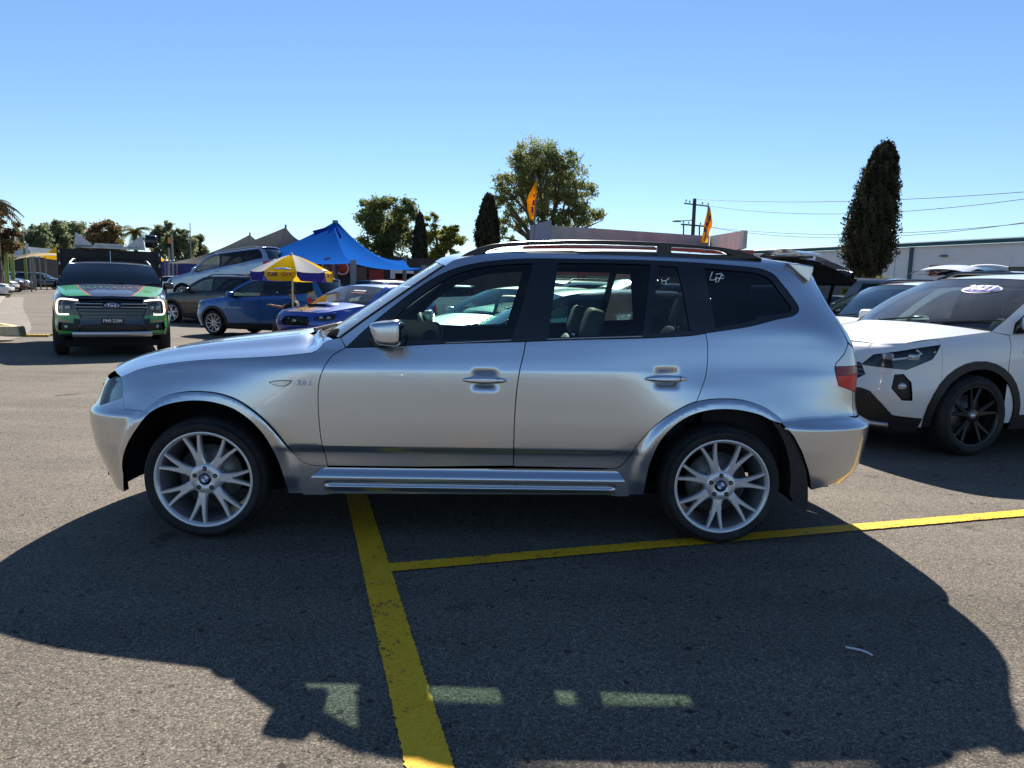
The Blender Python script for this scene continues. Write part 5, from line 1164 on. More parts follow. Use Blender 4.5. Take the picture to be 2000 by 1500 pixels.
# local x runs along the wall away from the camera; local +y faces the yard on its left
wz0, wz1, ey = 2.95, 4.15, 6.05
wins = [(6.0,9.2),(10.6,13.0),(14.2,16.6)] + [(26+4.1*k, 29.0+4.1*k) for k in range(6)]
edges = [0.0]
for a, c in wins: edges += [a, c]
edges += [LW]
wm = MB()
for k in range(0, len(edges)-1):
    x0, x1 = edges[k], edges[k+1]
    if k % 2 == 0: wm.box((x0, -.3, 0), (x1, 0, ey), WALLW)
    else: wm.box((x0, -.3, 0), (x1, 0, wz0), WALLW); wm.box((x0, -.3, wz1), (x1, 0, ey), WALLW)
wm.box((0, -14, 0), (.3, -.301, ey), WALLW); wm.build('wall', None, wh)
for a, c in wins:
    w = wbx('window', (a+.0, -.2, wz0), (c, -.16, wz1), WIN)
    q = MB(); q.box((a, -.155, wz0), (a+.06, -.10, wz1), TEAL); q.box((c-.06, -.155, wz0), (c, -.10, wz1), TEAL); q.box(((a+c)/2-.03, -.155, wz0+.0), ((a+c)/2+.03, -.10, wz1), TEAL); q.box((a+.06, -.155, wz1-.06), (c-.06, -.11, wz1), TEAL); q.build('window_frame', None, w)
for x in np.arange(5.2, LW, 4.9):
    if not any(a-.1 < x < c+.1 for a, c in wins) and not (17.4 < x < 23.6): wbx('panel_joint', (x, .001, 0), (x+.05, .012, ey-.01), pmat('joint_grey', (.30, .30, .29), .8))
rf = MB(); rf.prism([(.35, ey), (.35, ey+.32), (-14.2, ey+1.6), (-14.2, ey+1.28)], -.4, LW+.4, TEAL, axis='x'); rf.build('roof', None, wh)
wbx('downpipe', (23.2, .01, 0), (23.5, .16, ey-.02), TEAL); wbx('roller_door', (17.6, .005, 0), (22.8, .06, 2.9), noise_col('door_grey', (.10, .10, .10), (.14, .14, .14), 2, .7))
for x in (20.2, 12.2): wbx('wall_light', (x, .005, 5.1), (x+.5, .35, 5.25), pmat('lamp_grey', (.12, .12, .12), .5))
sg = wbx('bay_sign', (20.6, .065, 3.5), (21.6, .09, 4.4), pmat('sign_red', (.45, .03, .03), .5))
me = text_mesh('4', .95, pmat('sign_white', (.8, .8, .8), .5), 'bay_number', .004, .012); me.transform(Matrix(((-1, 0, 0, 21.1), (0, 0, 1, .096), (0, 1, 0, 3.95), (0, 0, 0, 1)))); new_obj('bay_number', me, sg)
# parapet building behind the silver car
GREYW = noise_col('parapet_grey', (.34, .34, .33), (.42, .42, .40), 1.5, .85, bump=.05); GREYP = noise_col('parapet_purple_grey', (.24, .25, .30), (.28, .29, .34), 1.5, .8); REDF = noise_col('fascia_red', (.30, .035, .025), (.38, .05, .035), 2, .6)
pb = thing('parapet_building', 'low red shopfront with a grey parapet wall behind the silver SUV', 'building', (0, 0, 0))
def wall_px(nm, a, b, z0, th, m, parent, dz=0):
    """upright slab between two roofline points given as (px, py, depth)"""
    P = at(*a); Q = at(*b); d = Vector((Q[0]-P[0], Q[1]-P[1], 0)).normalized(); n_ = Vector((-d.y, d.x, 0))*th
    V = [(P[0], P[1], z0), (Q[0], Q[1], z0), (Q[0], Q[1], Q[2]), (P[0], P[1], P[2])]; V2 = [(v[0]+n_.x, v[1]+n_.y, v[2]) for v in V]
    q = MB(); q.add(V + V2, [(0,1,2,3), (7,6,5,4), (0,4,5,1), (1,5,6,2), (2,6,7,3), (3,7,4,0)], m); return fix_normals(q.build(nm, None, parent))
zc_ = at(1100, 480, 30)[2]
wall_px('parapet_fin', (1035, 441, 31.5), (1072, 430, 29.5), zc_, .12, GREYP, pb)
wall_px('parapet_wall', (1074, 440, 29.8), (1386, 461, 36.5), zc_, .15, GREYW, pb)
wall_px('parapet_wall', (1387, 461, 36.4), (1453, 450, 29.2), zc_, .15, GREYW, pb)
P0 = at(1050, 482, 29.9); P1 = at(1480, 482, 29.2)
q = MB(); q.box((P0[0]-.5, 30.2, 0), (P1[0], 36, zc_-.004), REDF); q.build('shopfront', None, pb)
q = MB(); q.box((P0[0]-.6, 29.95, zc_-.5), (P1[0]+.1, 30.19, zc_-.02), REDF); q.build('fascia', None, pb)
for k in range(5): q = MB(); x0 = P0[0]+.3+k*1.75; q.box((x0, 30.12, .3), (x0+1.4, 30.195, 2.1), WIN); q.build('shop_window', None, pb)

# ------------------------------------------------------------------ shade sails
def sail_mat(name, c, tr): 
    m = bpy.data.materials.new(name); m.use_nodes = True; n = m.node_tree.nodes; l = m.node_tree.links; n.clear(); o = n.new('ShaderNodeOutputMaterial'); d = n.new('ShaderNodeBsdfDiffuse'); t = n.new('ShaderNodeBsdfTranslucent'); mx = n.new('ShaderNodeMixShader'); mx.inputs[0].default_value = tr
    nz = n.new('ShaderNodeTexNoise'); nz.inputs['Scale'].default_value = .9; nz.inputs['Detail'].default_value = 5; tc = n.new('ShaderNodeTexCoord'); l.new(tc.outputs['Object'], nz.inputs['Vector']); hs = n.new('ShaderNodeMixRGB'); hs.inputs[1].default_value = (*[x*.85 for x in c], 1); hs.inputs[2].default_value = (*[min(1, x*1.12) for x in c], 1); l.new(nz.outputs[0], hs.inputs[0])
    l.new(hs.outputs[0], d.inputs[0]); l.new(hs.outputs[0], t.inputs[0]); l.new(d.outputs[0], mx.inputs[1]); l.new(t.outputs[0], mx.inputs[2]); l.new(mx.outputs[0], o.inputs[0]); return m
S_BLUE = sail_mat('sail_blue', (.013, .10, .40), .14); S_NAVY = sail_mat('sail_navy', (.015, .03, .22), .15); S_GREY = sail_mat('sail_grey', (.20, .19, .18), .25); S_YEL = sail_mat('sail_yellow', (.85, .48, .01), .45); S_CREAM = sail_mat('sail_cream', (.75, .62, .42), .4)
POST = pmat('post_grey', (.16, .17, .19), .5)
def patch(c, sag=(0, 0, 0, 0), n=14, bell=0.0):
    """four-cornered membrane (a b along the top, d c along the bottom) with sagging edges"""
    a, b, cc, d = [np.array(p, float) for p in c]; G3 = []
    for i in range(n+1):
        v = i/n; row = []
        for j in range(n+1):
            u = j/n; su, sv = 4*u*(1-u), 4*v*(1-v)
            p = (a*(1-u)+b*u)*(1-v) + (d*(1-u)+cc*u)*v
            p = p - np.array((0, 0, 1))*(sag[0]*su*(1-v) + sag[2]*su*v + sag[3]*sv*(1-u) + sag[1]*sv*u) - np.array((0, 0, bell))*sv*su
            row.append(tuple(p))
        G3.append(row)
    return G3
tent = thing('shade_tent', 'bright blue peaked shade tent over the sales yard', 'shade tent', (0, 0, 0))
pk = at(655, 436, 31); rc = at(828, 523, 27); lf = at(470, 522, 25.5); bl = at(560, 500, 38); br = at(790, 508, 38); mf = at(690, 514, 25.0); lf2 = at(492, 503, 28)
tp = lambda p, e: tuple(np.array(p) + np.array(e))
m = MB(); m.grid(patch([tp(pk, (-.10, -.1, 0)), tp(pk, (.14, -.1, 0)), rc, mf], (0, .55, .15, .35), 18, .0), S_BLUE); m.build('front_membrane', None, tent)
m = MB(); m.grid(patch([tp(pk, (-.14, 0, 0)), tp(pk, (-.10, -.1, 0)), mf, lf2], (0, .35, .12, .12), 18), S_BLUE); m.build('side_membrane', None, tent)
m = MB(); m.grid(patch([tp(pk, (.14, -.1, 0)), tp(pk, (.14, .1, 0)), br, rc], (0, .5, .3, .55), 14), S_BLUE); m.build('end_membrane', None, tent)
m = MB(); m.grid(patch([tp(pk, (-.14, .1, 0)), tp(pk, (.14, .1, 0)), br, bl], (0, .5, .3, .5), 14), S_BLUE); m.build('rear_membrane', None, tent)
m = MB(); m.grid(patch([at(610, 451, 30.3), at(655, 439, 30.8), at(668, 464, 29.6), at(630, 474, 29.6)], (0, 0, .05, .05), 10), S_NAVY); m.build('peak_shadecloth', None, tent)
m = MB(); m.box((pk[0]-.10, pk[1]-.10, pk[2]-.05), (pk[0]+.10, pk[1]+.10, pk[2]+.12), POST); m.tube([(pk[0], pk[1], 0), (pk[0], pk[1], pk[2])], .09, 10, POST); m.build('centre_post', None, tent)
for c in (rc, mf, at(640, 508, 27), bl, br): m = MB(); m.tube([(c[0], c[1], 0), (c[0], c[1], c[2]+.1)], .11, 10, POST); m.build('post', None, tent)
def sail(name, label, corners, mat, sag, post=True, cat='shade sail', group=None):
    t = thing(name, label, cat, (0, 0, 0), 0, group); m = MB(); m.grid(patch(corners, sag, 14), mat); m.build('membrane', None, t)
    for c in corners:
        if post: m = MB(); z0 = float(gz(c[0], c[1])); m.tube([(c[0], c[1], z0), (c[0], c[1], c[2]+.15)], .055, 8, POST); m.build('post', None, t)
    return t
sail('shade_sail', 'long grey shade sail hung from the blue tent peak', [at(558, 444, 41), at(652, 438, 31.5), at(470, 490, 34), at(328, 514, 62)], S_GREY, (.8, .9, .2, .3))
sail('shade_sail', 'second grey shade sail behind the first, with its own peak', [at(488, 458, 52), at(560, 470, 44), at(440, 497, 44), at(345, 510, 66)], S_GREY, (.5, .5, .2, .3))
sail('shade_sail', 'small blue shade sail left of the tent beside the grey one', [at(520, 487, 36), at(600, 480, 36), at(590, 505, 33), at(505, 508, 34)], S_BLUE, (.2, .2, .3, .1))
sail('shade_sail', 'upper yellow shade sail left of the work truck', [at(62, 499, 62), at(114, 478, 60), at(114, 494, 58), at(66, 500, 60)], S_YEL, (.25, .0, .1, .0))
sail('shade_sail', 'cream shade sail below the upper yellow one', [at(57, 493, 57), at(116, 495, 57), at(112, 499, 56), at(22, 509, 56)], S_CREAM, (.0, .0, -.15, .0))
sail('shade_sail', 'lower yellow shade sail left of the work truck', [at(76, 500, 64), at(114, 499, 62), at(114, 508, 60), at(88, 505, 62)], S_YEL, (.0, 0, .0, 0))
sail('shade_sail', 'small bright yellow shade sail right of the work truck', [at(296, 493, 70), at(330, 506, 70), at(322, 509, 66), at(300, 509, 66)], S_YEL, (.2, 0, .1, 0))
# shop row under the sails
sh = thing('yard_shop', 'shop front with red signs, painted dark for the shade under the blue tent', 'building', (0, 0, 0)); DKW = noise_col('shop_dark', (.03, .028, .028), (.05, .045, .04), 2, .7)  # near-black wall colour stands in for the shade under the tent
a = at(520, 505, 40); b = at(836, 505, 40)
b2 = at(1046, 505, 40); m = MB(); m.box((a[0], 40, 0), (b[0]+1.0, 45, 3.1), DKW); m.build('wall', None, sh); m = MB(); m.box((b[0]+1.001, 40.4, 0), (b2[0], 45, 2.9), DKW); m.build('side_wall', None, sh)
for (x, y, w, h, mt) in ((735, 545, .8, 1.0, REDF), (800, 545, 1.6, .6, REDF), (700, 536, .9, .8, BRICKP), (785, 536, 1.3, .5, WALLW)):
    p = at(x, y, 39.9); m = MB(); m.box((p[0]-w/2, 39.9-.05*(w>2), p[2]-h/2), (p[0]+w/2, 39.995, p[2]+h/2), mt); m.build('wall_panel', None, sh)
for (x, y) in ((668, 524), (640, 523)):
    p = at(x, y, 39.8); m = MB(); m.lathe([(0, 39.9), (.42, 39.9), (.42, 39.99)], 20, pmat('sign_red2', (.5, .05, .03), .5), c=(p[0], 0, p[2])); m.lathe([(.30, 39.88), (.36, 39.88)], 20, pmat('sign_white', (.8, .8, .8), .5), c=(p[0], 0, p[2])); m.build('round_sign', None, sh)
fb_ = thing('fascia_building', 'far shed with a blue fascia over a red wall, right of the truck', 'building', (0, 0, 0)); a = at(296, 509, 75); b = at(470, 505, 75); zg = float(gz(a[0], 75))
NAVYF = pmat('fascia_blue', (.02, .035, .20), .5)
m = MB(); m.box((a[0], 75, 0), (b[0], 82, a[2]-1.4), REDF); m.build('wall', None, fb_); m = MB(); m.box((a[0]-.2, 74.6, a[2]-1.4), (b[0], 82, a[2]), NAVYF); m.build('fascia', None, fb_)
lb = thing('lot_office', 'low white office with a sign panel behind the green poles', 'building', (0, 0, 0)); a = at(-30, 484, 80); b = at(58, 484, 80)
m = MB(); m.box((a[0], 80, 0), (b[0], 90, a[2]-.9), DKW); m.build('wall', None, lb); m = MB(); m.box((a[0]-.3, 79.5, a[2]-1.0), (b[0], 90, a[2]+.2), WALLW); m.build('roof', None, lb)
p = at(40, 488, 79.4); m = MB(); m.box((p[0]-.9, 79.3, p[2]-.5), (p[0]+.9, 79.4, p[2]+.7), pmat('sign_pale', (.5, .55, .68), .5)); m.build('sign_panel', None, lb)

# ------------------------------------------------------------------ poles, wires, flags
WOOD = noise_col('pole_timber', (.05, .055, .06), (.09, .09, .09), 3, .9, stretch=(1, 1, .1))
pp = at(1352, 470, 62); top = at(1357, 388, 62)
up = thing('power_pole', 'dark timber power pole with crossarms behind the parapet', 'power pole', (pp[0], 62, 0))
lx = lambda P: tuple(np.array(P) - np.array((pp[0], 62, 0)))
m = MB(); m.tube([(0, 0, 0), (top[0]-pp[0], 0, top[2])], [.20, .15], 12, WOOD); m.build('pole', None, up)
for (x0, y0, x1, y1, t_) in ((1336, 397, 1385, 403, .10), (1330, 438, 1378, 442, .12)): m = MB(); m.bar(lx(at(x0, y0, 61.8)), lx(at(x1, y1, 61.8)), .10, t_, WOOD); m.build('crossarm', None, up)
for (x, y) in ((1340, 394), (1347, 396), (1372, 399), (1383, 401), (1335, 436), (1345, 437), (1368, 439), (1376, 441)): P = lx(at(x, y, 61.75)); m = MB(); m.lathe([(.0, 0), (.07, .02), (.04, .1), (.08, .14), (.0, .2)], 8, pmat('insulator', (.10, .07, .06), .3), axis='z', c=P); m.build('insulator', None, up)
m = MB(); m.bar(lx(at(1354, 430, 61.9)), lx(at(1318, 432, 61.5)), .07, .06, WOOD); m.grid(superell(lx(at(1322, 432, 61.4)), (1, 0, 0), (0, 1, 0), (0, 0, 1), .4, .15, .08, .7, .7, 12, 6), POST); m.build('street_light_arm', None, up)
for (x, y0, y1) in ((1335, 440, 462), (1366, 442, 462)): m = MB(); m.bar(lx(at(x, y0, 61.8)), lx(at(x, y1, 61.8)), .10, .10, WOOD); m.build('transformer_strut', None, up)
WIRE = pmat('cable_black', (.03, .03, .032), .6)
for k, (a, b, sg_) in enumerate((((1362, 389, 62), (2150, 362, 40), .5), ((1384, 402, 62), (2150, 366, 39), 1.0), ((1372, 441, 62), (2150, 418, 40), .9), ((1366, 440, 62), (2150, 409, 41), 1.3))):
    A0, B0 = at(*a), at(*b); P = [A0*(1-t) + B0*t - np.array((0, 0, sg_*4*t*(1-t))) for t in np.linspace(0, 1, 24)]; m = MB(); m.tube([tuple(p) for p in P], .018, 4, WIRE); m.build('power_line', None, None, label=['topmost thin cable leaving the power pole head', 'second cable from the upper crossarm', 'third cable, sagging from the lower crossarm', 'lowest slack cable from the lower crossarm'][k], cat='cable', group='power lines to the right of the pole')
FLAGY = sail_mat('flag_yellow', (.85, .45, .01), .45); FLAGR = pmat('flag_print', (.22, .03, .04), .7)
def banner(label, Y, pole, edge, marks):
    t = thing('feather_flag', label, 'flag', (0, 0, 0)); pl = [at(x, y, Y) for x, y in pole]; m = MB(); b0 = pl[-1]; m.tube([(b0[0], b0[1], 0)] + [tuple(p) for p in pl[::-1]], [.05] + [.035]*len(pl), 8, POST); m.build('pole', None, t)
    rows_ = []
    for k, (y, xa, xb) in enumerate(edge):
        A0 = at(xa, y, Y-.05); B0 = at(xb, y, Y-.05-.25*math.sin(k*1.1)); rows_.append([tuple(A0*(1-u)+B0*u + np.array((0, .08*math.sin(u*5+k), 0))) for u in np.linspace(0, 1, 7)])
    m = MB(); m.grid(rows_, FLAGY); fl = m.build('cloth', None, t); md = fl.modifiers.new('thick', 'SOLIDIFY'); md.thickness = .01
    for (x, y, w, h) in marks: P = at(x, y, Y-.36); s_ = Y/FPX; m = MB(); m.box((P[0]-w*s_/2, P[1]-.012, P[2]-h*s_/2), (P[0]+w*s_/2, P[1]+.012, P[2]+h*s_/2), FLAGR); m.build('print', None, fl)
    return t
banner('yellow feather flag flying in front of the gum tree', 29, [(1048, 346), (1046, 400), (1043, 470)], [(352, 1047, 1048), (365, 1041, 1049), (380, 1033, 1048), (392, 1029, 1046), (408, 1030, 1044), (422, 1033, 1043), (429, 1035, 1041)], [(1043, 382, 3, 6), (1042, 396, 4, 10), (1040, 410, 4, 12)])
banner('yellow feather flag beside the power pole at the parapet', 28.6, [(1384, 402), (1381, 440), (1376, 474)], [(405, 1384, 1386), (418, 1381, 1389), (432, 1377, 1392), (441, 1375, 1392), (452, 1373, 1386), (464, 1370, 1383), (474, 1368, 1381)], [(1386, 426, 5, 10), (1381, 438, 5, 8), (1377, 448, 4, 10)])
GRN = noise_col('green_paint', (.14, .22, .04), (.20, .28, .07), 8, .6)
for k, (x, y0, y1, Y, w) in enumerate(((15, 462, 560, 46, .13), (26, 467, 548, 56, .13), (51, 474, 538, 64, .12))):
    b = at(x, y1, Y); t = thing('green_post', ['thick pale green post nearest the kerb end', 'green ringed post behind the thick one', 'slim green post with a lamp on top'][k], 'post', (b[0], Y, float(gz(b[0], Y)))); zt = at(x, y0, Y)[2] - float(gz(b[0], Y))
    m = MB(); m.tube([(0, 0, 0), (0, 0, zt)], w, 14, GRN); m.lathe([(0, zt+.12), (w*.7, zt+.1), (w*1.15, zt)], 14, GRN, axis='z'); m.build('shaft', None, t)
    for j in range(12 if k else 3): m = MB(); z = .4 + j*zt*.075; m.lathe([(w*1.0, z-.05), (w*1.16, z), (w*1.0, z+.05)], 14, GRN, axis='z'); m.build('ring', None, t)
    if k == 2: m = MB(); m.tube([(0, 0, zt), (0, 0, zt+.75)], .05, 6, POST); m.grid(superell((.1, 0, zt+.8), (1, 0, 0), (0, 1, 0), (0, 0, 1), .25, .12, .08, .6, .6, 12, 6), POST); m.build('lamp', None, t)
for k, (x, y0, Y) in enumerate(((35, 440, 84), (339, 458, 74), (332, 484, 74), (375, 436, 100), (806, 470, 44))):
    b = at(x, 545, Y); z0 = float(gz(b[0], Y)); zt = at(x, y0, Y)[2]; t = thing('light_pole', ['thin grey light pole above the white office', 'tall pale light pole with an orange box behind the sails', 'short pale pole beside the tall light pole', 'very thin distant mast over the far trees', 'thin pole standing before the round broadleaf tree'][k], 'pole', (b[0], Y, z0)); m = MB(); m.tube([(0, 0, 0), (0, 0, zt-z0)], .10 if k < 3 else .06, 8, pmat('pole_pale', (.35, .35, .34), .6)); m.build('shaft', None, t)
    if k == 1: m = MB(); m.box((-.35, -.15, zt-z0-.9), (-.05, .15, zt-z0-.3), pmat('box_orange', (.7, .3, .05), .5)); m.build('box', None, t)
build_main()

# ------------------------------------------------------------------ the cars in the yard
def G3(x, y): return (x, y, float(gz(x, y)))
SUVS = dict(det=.06)
def place_front(px_, py_, Y, rz, q, sgn=1):
    """root position so that the near front wheel stands at a ground spot seen at (px, py) or at depth Y"""
    p = ground(px_, py_) if Y is None else at(px_, py_, Y); hw = q.get('W', 1.84)/2 - .1
    return (p[0] - math.sin(rz)*hw*sgn, p[1] + math.cos(rz)*hw*sgn, float(gz(p[0], p[1])))

# white SUV at the right: black arches, black wheels, big year sticker
RAV = dict(L=4.60, W=1.86, H=1.64, wb=2.69, fo=0.95, R=0.36, rim=ALLOYD, det=.045, hood0=.98, hood1=1.10, belt0=1.10, belt1=1.19, cowl=.16, wtop=.92, bulge=.26, style='five',
  head=[('w', .50, .78), ('w', .60, .880), (-.58, .955), (-.38, .985), (-.47, .86), (-.68, .765)], uh=-.38,
  grille=[('w', .40, .60), ('w', .56, .70), ('w', .50, .80), ('w', .0, .84)], low=[('w', .70, .28), ('w', .72, .40), ('w', .45, .54), ('w', .0, .54)],
  fog=[(-.70, .50), (-.77, .60), (-.76, .72), (-.70, .73), (-.64, .66), (-.62, .50)], plate='', railm=GLOSSB)
rz = rad(15)
rav, RB, rsz, rmir_ = make_car('white_suv', 'white SUV with black wheel arches and a blue 2021 windscreen sticker', 'car', place_front(1880, 888, None, rz, RAV), rz, RAV, WHITEP)
# lower black bumper valance and silver chin
m = panel_obj('bumper_valance', [RB.panel(np.concatenate([rsz([(-.52, .22), (-.50, .34), (-.75, .36), ('w', .62, .56), ('w', .55, .58)]), rmir_(rsz([(-.52, .22), (-.50, .34), (-.75, .36), ('w', .62, .56), ('w', .55, .58)]))]), step=.05, off=.008, flange=.02)], BLACKP, rav)
P = RB.pos(np.linspace(-.8, .8, 15), np.full(15, .27), None, .03); m = MB(); m.tube([tuple(p) for p in P], .025, 8, SATIN); m.build('chin_bar', None, rav)
for sg in (1, -1):   # daylight running strip in each lamp
    q = rsz([(-.78, .845), (-.62, .875), (-.56, .905), (-.60, .935)]); q = q if sg > 0 else np.array([(-a, b) for a, b in q]); P = RB.pos(q[:,0], q[:,1], None, -.008); m = MB(); m.tube([tuple(p) for p in P], .010, 6, pmat('running_light', (.8, .85, .9), .2)); m.build('running_strip', None, rav)
# oval sticker on the glass, passenger top corner
def on_screen(root, u, v, name='windscreen'):
    g = [c for c in root.children if c.name.split('.')[0] == name][0].data; n = 25; k = len(g.vertices)//n; f = max(0, min(k-1.001, u*(k-1))); i = int(f); a = f-i; h = max(0, min(n-1.001, (v+1)/2*(n-1))); j = int(h); b = h-j; c = lambda r, s: np.array(g.vertices[r*n+s].co)
    return (c(i, j)*(1-a) + c(i+1, j)*a)*(1-b) + (c(i, j+1)*(1-a) + c(i+1, j+1)*a)*b
def sticker(root, u, v, w, h, base, txt, ink, name='windscreen_sticker', oval=True, border=None, size=None):
    o = on_screen(root, u, v); x = on_screen(root, u, v+.05) - on_screen(root, u, v-.05); y = on_screen(root, u+.05, v) - on_screen(root, u-.05, v); x /= np.linalg.norm(x); y -= x*(x@y); y /= np.linalg.norm(y); nn = np.cross(x, y)
    if nn[0] > 0: x = -x; nn = -nn
    st = new_obj(name, None, root); n = 32 if oval else 4
    def ring(a, b, off, mt, nm):
        m = MB(); pts = [(a*math.cos(2*math.pi*k/n), b*math.sin(2*math.pi*k/n)) for k in range(n)] if oval else [(-a, -b), (a, -b), (a, b), (-a, b)]
        def surf(q):
            # follow the curved glass
            vv = v + q[0]/max(1e-3, np.linalg.norm(on_screen(root, u, v+.2)-on_screen(root, u, v-.2)))*.4*np.sign((on_screen(root, u, v+.1)-on_screen(root, u, v-.1))@x); uu = u + q[1]/max(1e-3, np.linalg.norm(on_screen(root, u+.1, v)-on_screen(root, u-.1, v)))*.2; return on_screen(root, uu, vv) + nn*off
        m.add([tuple(surf((0, 0)))] + [tuple(surf(p)) for p in pts], [(0, i+1, (i+1) % n+1) for i in range(n)], mt); return m.build(nm, None, st)
    if border: ring(w/2, h/2, .006, border, 'sticker_edge'); ring(w/2-.02, h/2-.018, .012, base, 'sticker_face')
    else: ring(w/2, h/2, .008, base, 'sticker_face')
    if txt:
        tm = text_mesh(txt, size or h*.74, ink, 'sticker_lettering', 0, .001)
        kx = .4/max(1e-3, np.linalg.norm(on_screen(root, u, v+.2)-on_screen(root, u, v-.2)))*np.sign((on_screen(root, u, v+.1)-on_screen(root, u, v-.1))@x); ky = .2/max(1e-3, np.linalg.norm(on_screen(root, u+.1, v)-on_screen(root, u-.1, v)))
        for vt in tm.vertices: vt.co = Vector(on_screen(root, u + vt.co.y*ky, v + (vt.co.x + vt.co.y*.2)*kx) + nn*.022)      # printed flat on the curved glass
        new_obj('sticker_lettering', tm, st)
    return st
VIO = pmat('sticker_violet', (.10, .09, .42), .5); WHT_ = pmat('sticker_white', (.82, .82, .82), .5); REDI = pmat('sticker_red', (.5, .04, .04), .5)
sticker(rav, .74, -.40, .38, .19, VIO, '2021', WHT_, border=WHT_, size=.15)
place_text('AWD', .045, CHROME, rav, tuple(RB.pos([float(RB.s_of_u(.50))], [.93], None, .004)[0]), (1, 0, 0), (0, 0, 1), 'side_badge')

# blue sports sedan facing the lane, scoop in its bonnet
WRX = dict(kind='sedan', L=4.60, W=1.80, H=1.475, wb=2.65, fo=.95, R=.325, hood0=.83, hood1=.98, belt0=.96, belt1=1.03, cowl=.42, wtop=1.28, roof1=2.45, tail=3.10, clad=False, rails=False, det=.05,
  grille=[('w', .36, .54), ('w', .42, .62), ('w', .34, .73), ('w', .0, .74)], low=[('w', .55, .24), ('w', .62, .36), ('w', .45, .44), ('w', .0, .44)], head=[('w', .52, .66), ('w', .50, .73), (-.62, .80), (-.50, .79), (-.60, .68), (-.80, .64)], uh=-.50,
  fog=[(-.78, .32), (-.80, .48), (-.72, .50), (-.68, .34)], rim=ALLOYD)
rz = rad(62); pw = at(634, 600, 16.3)
wrx, WB, wsz, wmir = make_car('blue_sedan', 'royal blue sports sedan with a black bonnet scoop, beside the umbrella', 'car', (pw[0], pw[1], 0), rz, WRX, PAINTS['blue'])
sc_ = new_obj('bonnet_scoop', None, wrx); m = MB(); prof = [(-.28, .935), (-.22, 1.005), (.02, 1.03), (.30, 1.015)]
S_ = [[(x, y*(.36 if x > -.25 else .33), z - .04*abs(y)**4) for x, z in prof] for y in np.linspace(-1, 1, 13)]; m.grid(S_, PAINTS['blue']); 
for e in (0, -1): m.add(S_[e] + [(prof[-1][0], S_[e][0][1], .9), (prof[0][0], S_[e][0][1], .88)], [tuple(range(6))], PAINTS['blue'])
m.build('scoop_hood', None, sc_)
m = MB(); m.add([(-.285, -.28, .945), (-.285, .28, .945), (-.232, .27, .998), (-.232, -.27, .998)], [(0, 1, 2, 3)], DARK); m.build('scoop_mouth', None, sc_)
P = WB.pos([0.0], [.64], None, .01)[0]; m = MB(); m.grid(superell(P, (0, 1, 0), (0, 0, 1), (1, 0, 0), .06, .03, .008, 1, 1, 16, 8), CHROME); m.build('nose_emblem', None, wrx)
sticker(wrx, .72, -.35, .34, .05, WHT_, '', None, oval=False); sticker(wrx, .60, -.36, .40, .03, REDI, '', None, oval=False)

# mid-blue crossover side-on
KIA = dict(L=4.36, W=1.80, H=1.62, wb=2.63, fo=.86, R=.345, det=.055, style='ten', hood0=.95, hood1=1.06, belt0=1.06, belt1=1.16, cowl=.36, wtop=1.12, glass=G_CLEAR)
rz = rad(-20); kia = make_car('blue_crossover', 'mid blue crossover with black arches parked behind the umbrella', 'car', place_front(421, 647, 19.6, rz, KIA), rz, KIA, PAINTS['mblue'])[0]; kia.location.z = 0.0
# black SUV beyond it
BLK = dict(L=4.75, W=1.9, H=1.72, wb=2.75, fo=.9, R=.37, det=.07, style='five', hood0=1.0, hood1=1.12, belt0=1.12, belt1=1.2, glass=G_MID)
rz = rad(-14); p = place_front(338, 622, 25.5, rz, BLK); make_car('black_suv', 'black SUV with silver wheels between the truck and the blue crossover', 'car', (p[0], p[1], .0), rz, BLK, PAINTS['black'])
# pale blue seven-seater shown off on a raised ramp
ISU = dict(L=4.83, W=1.87, H=1.83, wb=2.85, fo=.92, R=.38, det=.07, clad=False, rails=True, railm=SATIN, hood0=1.05, hood1=1.18, belt0=1.18, belt1=1.30, cowl=.40, wtop=1.25, roof1=3.35, tail=3.70, style='five')
rz = rad(-10); p = at(388, 560, 28); isu = make_car('display_suv', 'pale blue seven-seat SUV raised nose-down on a display ramp', 'car', (p[0]-.2, 28.4, .62), rz, ISU, PAINTS['sblue'])[0]; isu.rotation_euler = (0, -rad(7.5), rz)
rp = thing('display_ramp', 'black steel display ramp under the pale blue SUV', 'ramp', (p[0]-.2, 28.4, 0), rz); DKM = pmat('ramp_steel', (.02, .02, .022), .6, .3)
for y in (-.72, .72):
    m = MB(); m.prism([(-.9, .50), (3.3, 1.02), (3.3, .90), (-.9, .38)], y-.22, y+.22, DKM); m.build('track', None, rp)
    for x in (-.6, 1.2, 3.0): m = MB(); m.box((x-.05, y-.05, 0), (x+.05, y+.05, .40+.125*(x+.9)), DKM); m.build('leg', None, rp)
# dark hatch under the ramp car's nose
DH = dict(kind='suv', L=4.2, W=1.78, H=1.48, wb=2.6, fo=.85, R=.32, det=.1, clad=False, rails=False, hood0=.85, hood1=.98, belt0=.97, belt1=1.05, interior=False, glass=G_DARK)
rz = rad(-16); p = at(330, 560, 36); make_car('dark_hatch', 'dark hatchback half hidden behind the nose of the raised SUV', 'car', (p[0], 36, float(gz(p[0], 36))), rz, DH, PAINTS['charcoal'])
# white SUV behind the sedan
WS = dict(L=4.65, W=1.86, H=1.68, wb=2.7, fo=.9, R=.35, det=.07, clad=False, rails=False, glass=G_MID)
rz = rad(62); p = at(690, 560, 24); make_car('white_wagon', 'white SUV standing behind the blue sports sedan', 'car', (p[0]-.3, 24, 0), rz, WS, WHITEP)
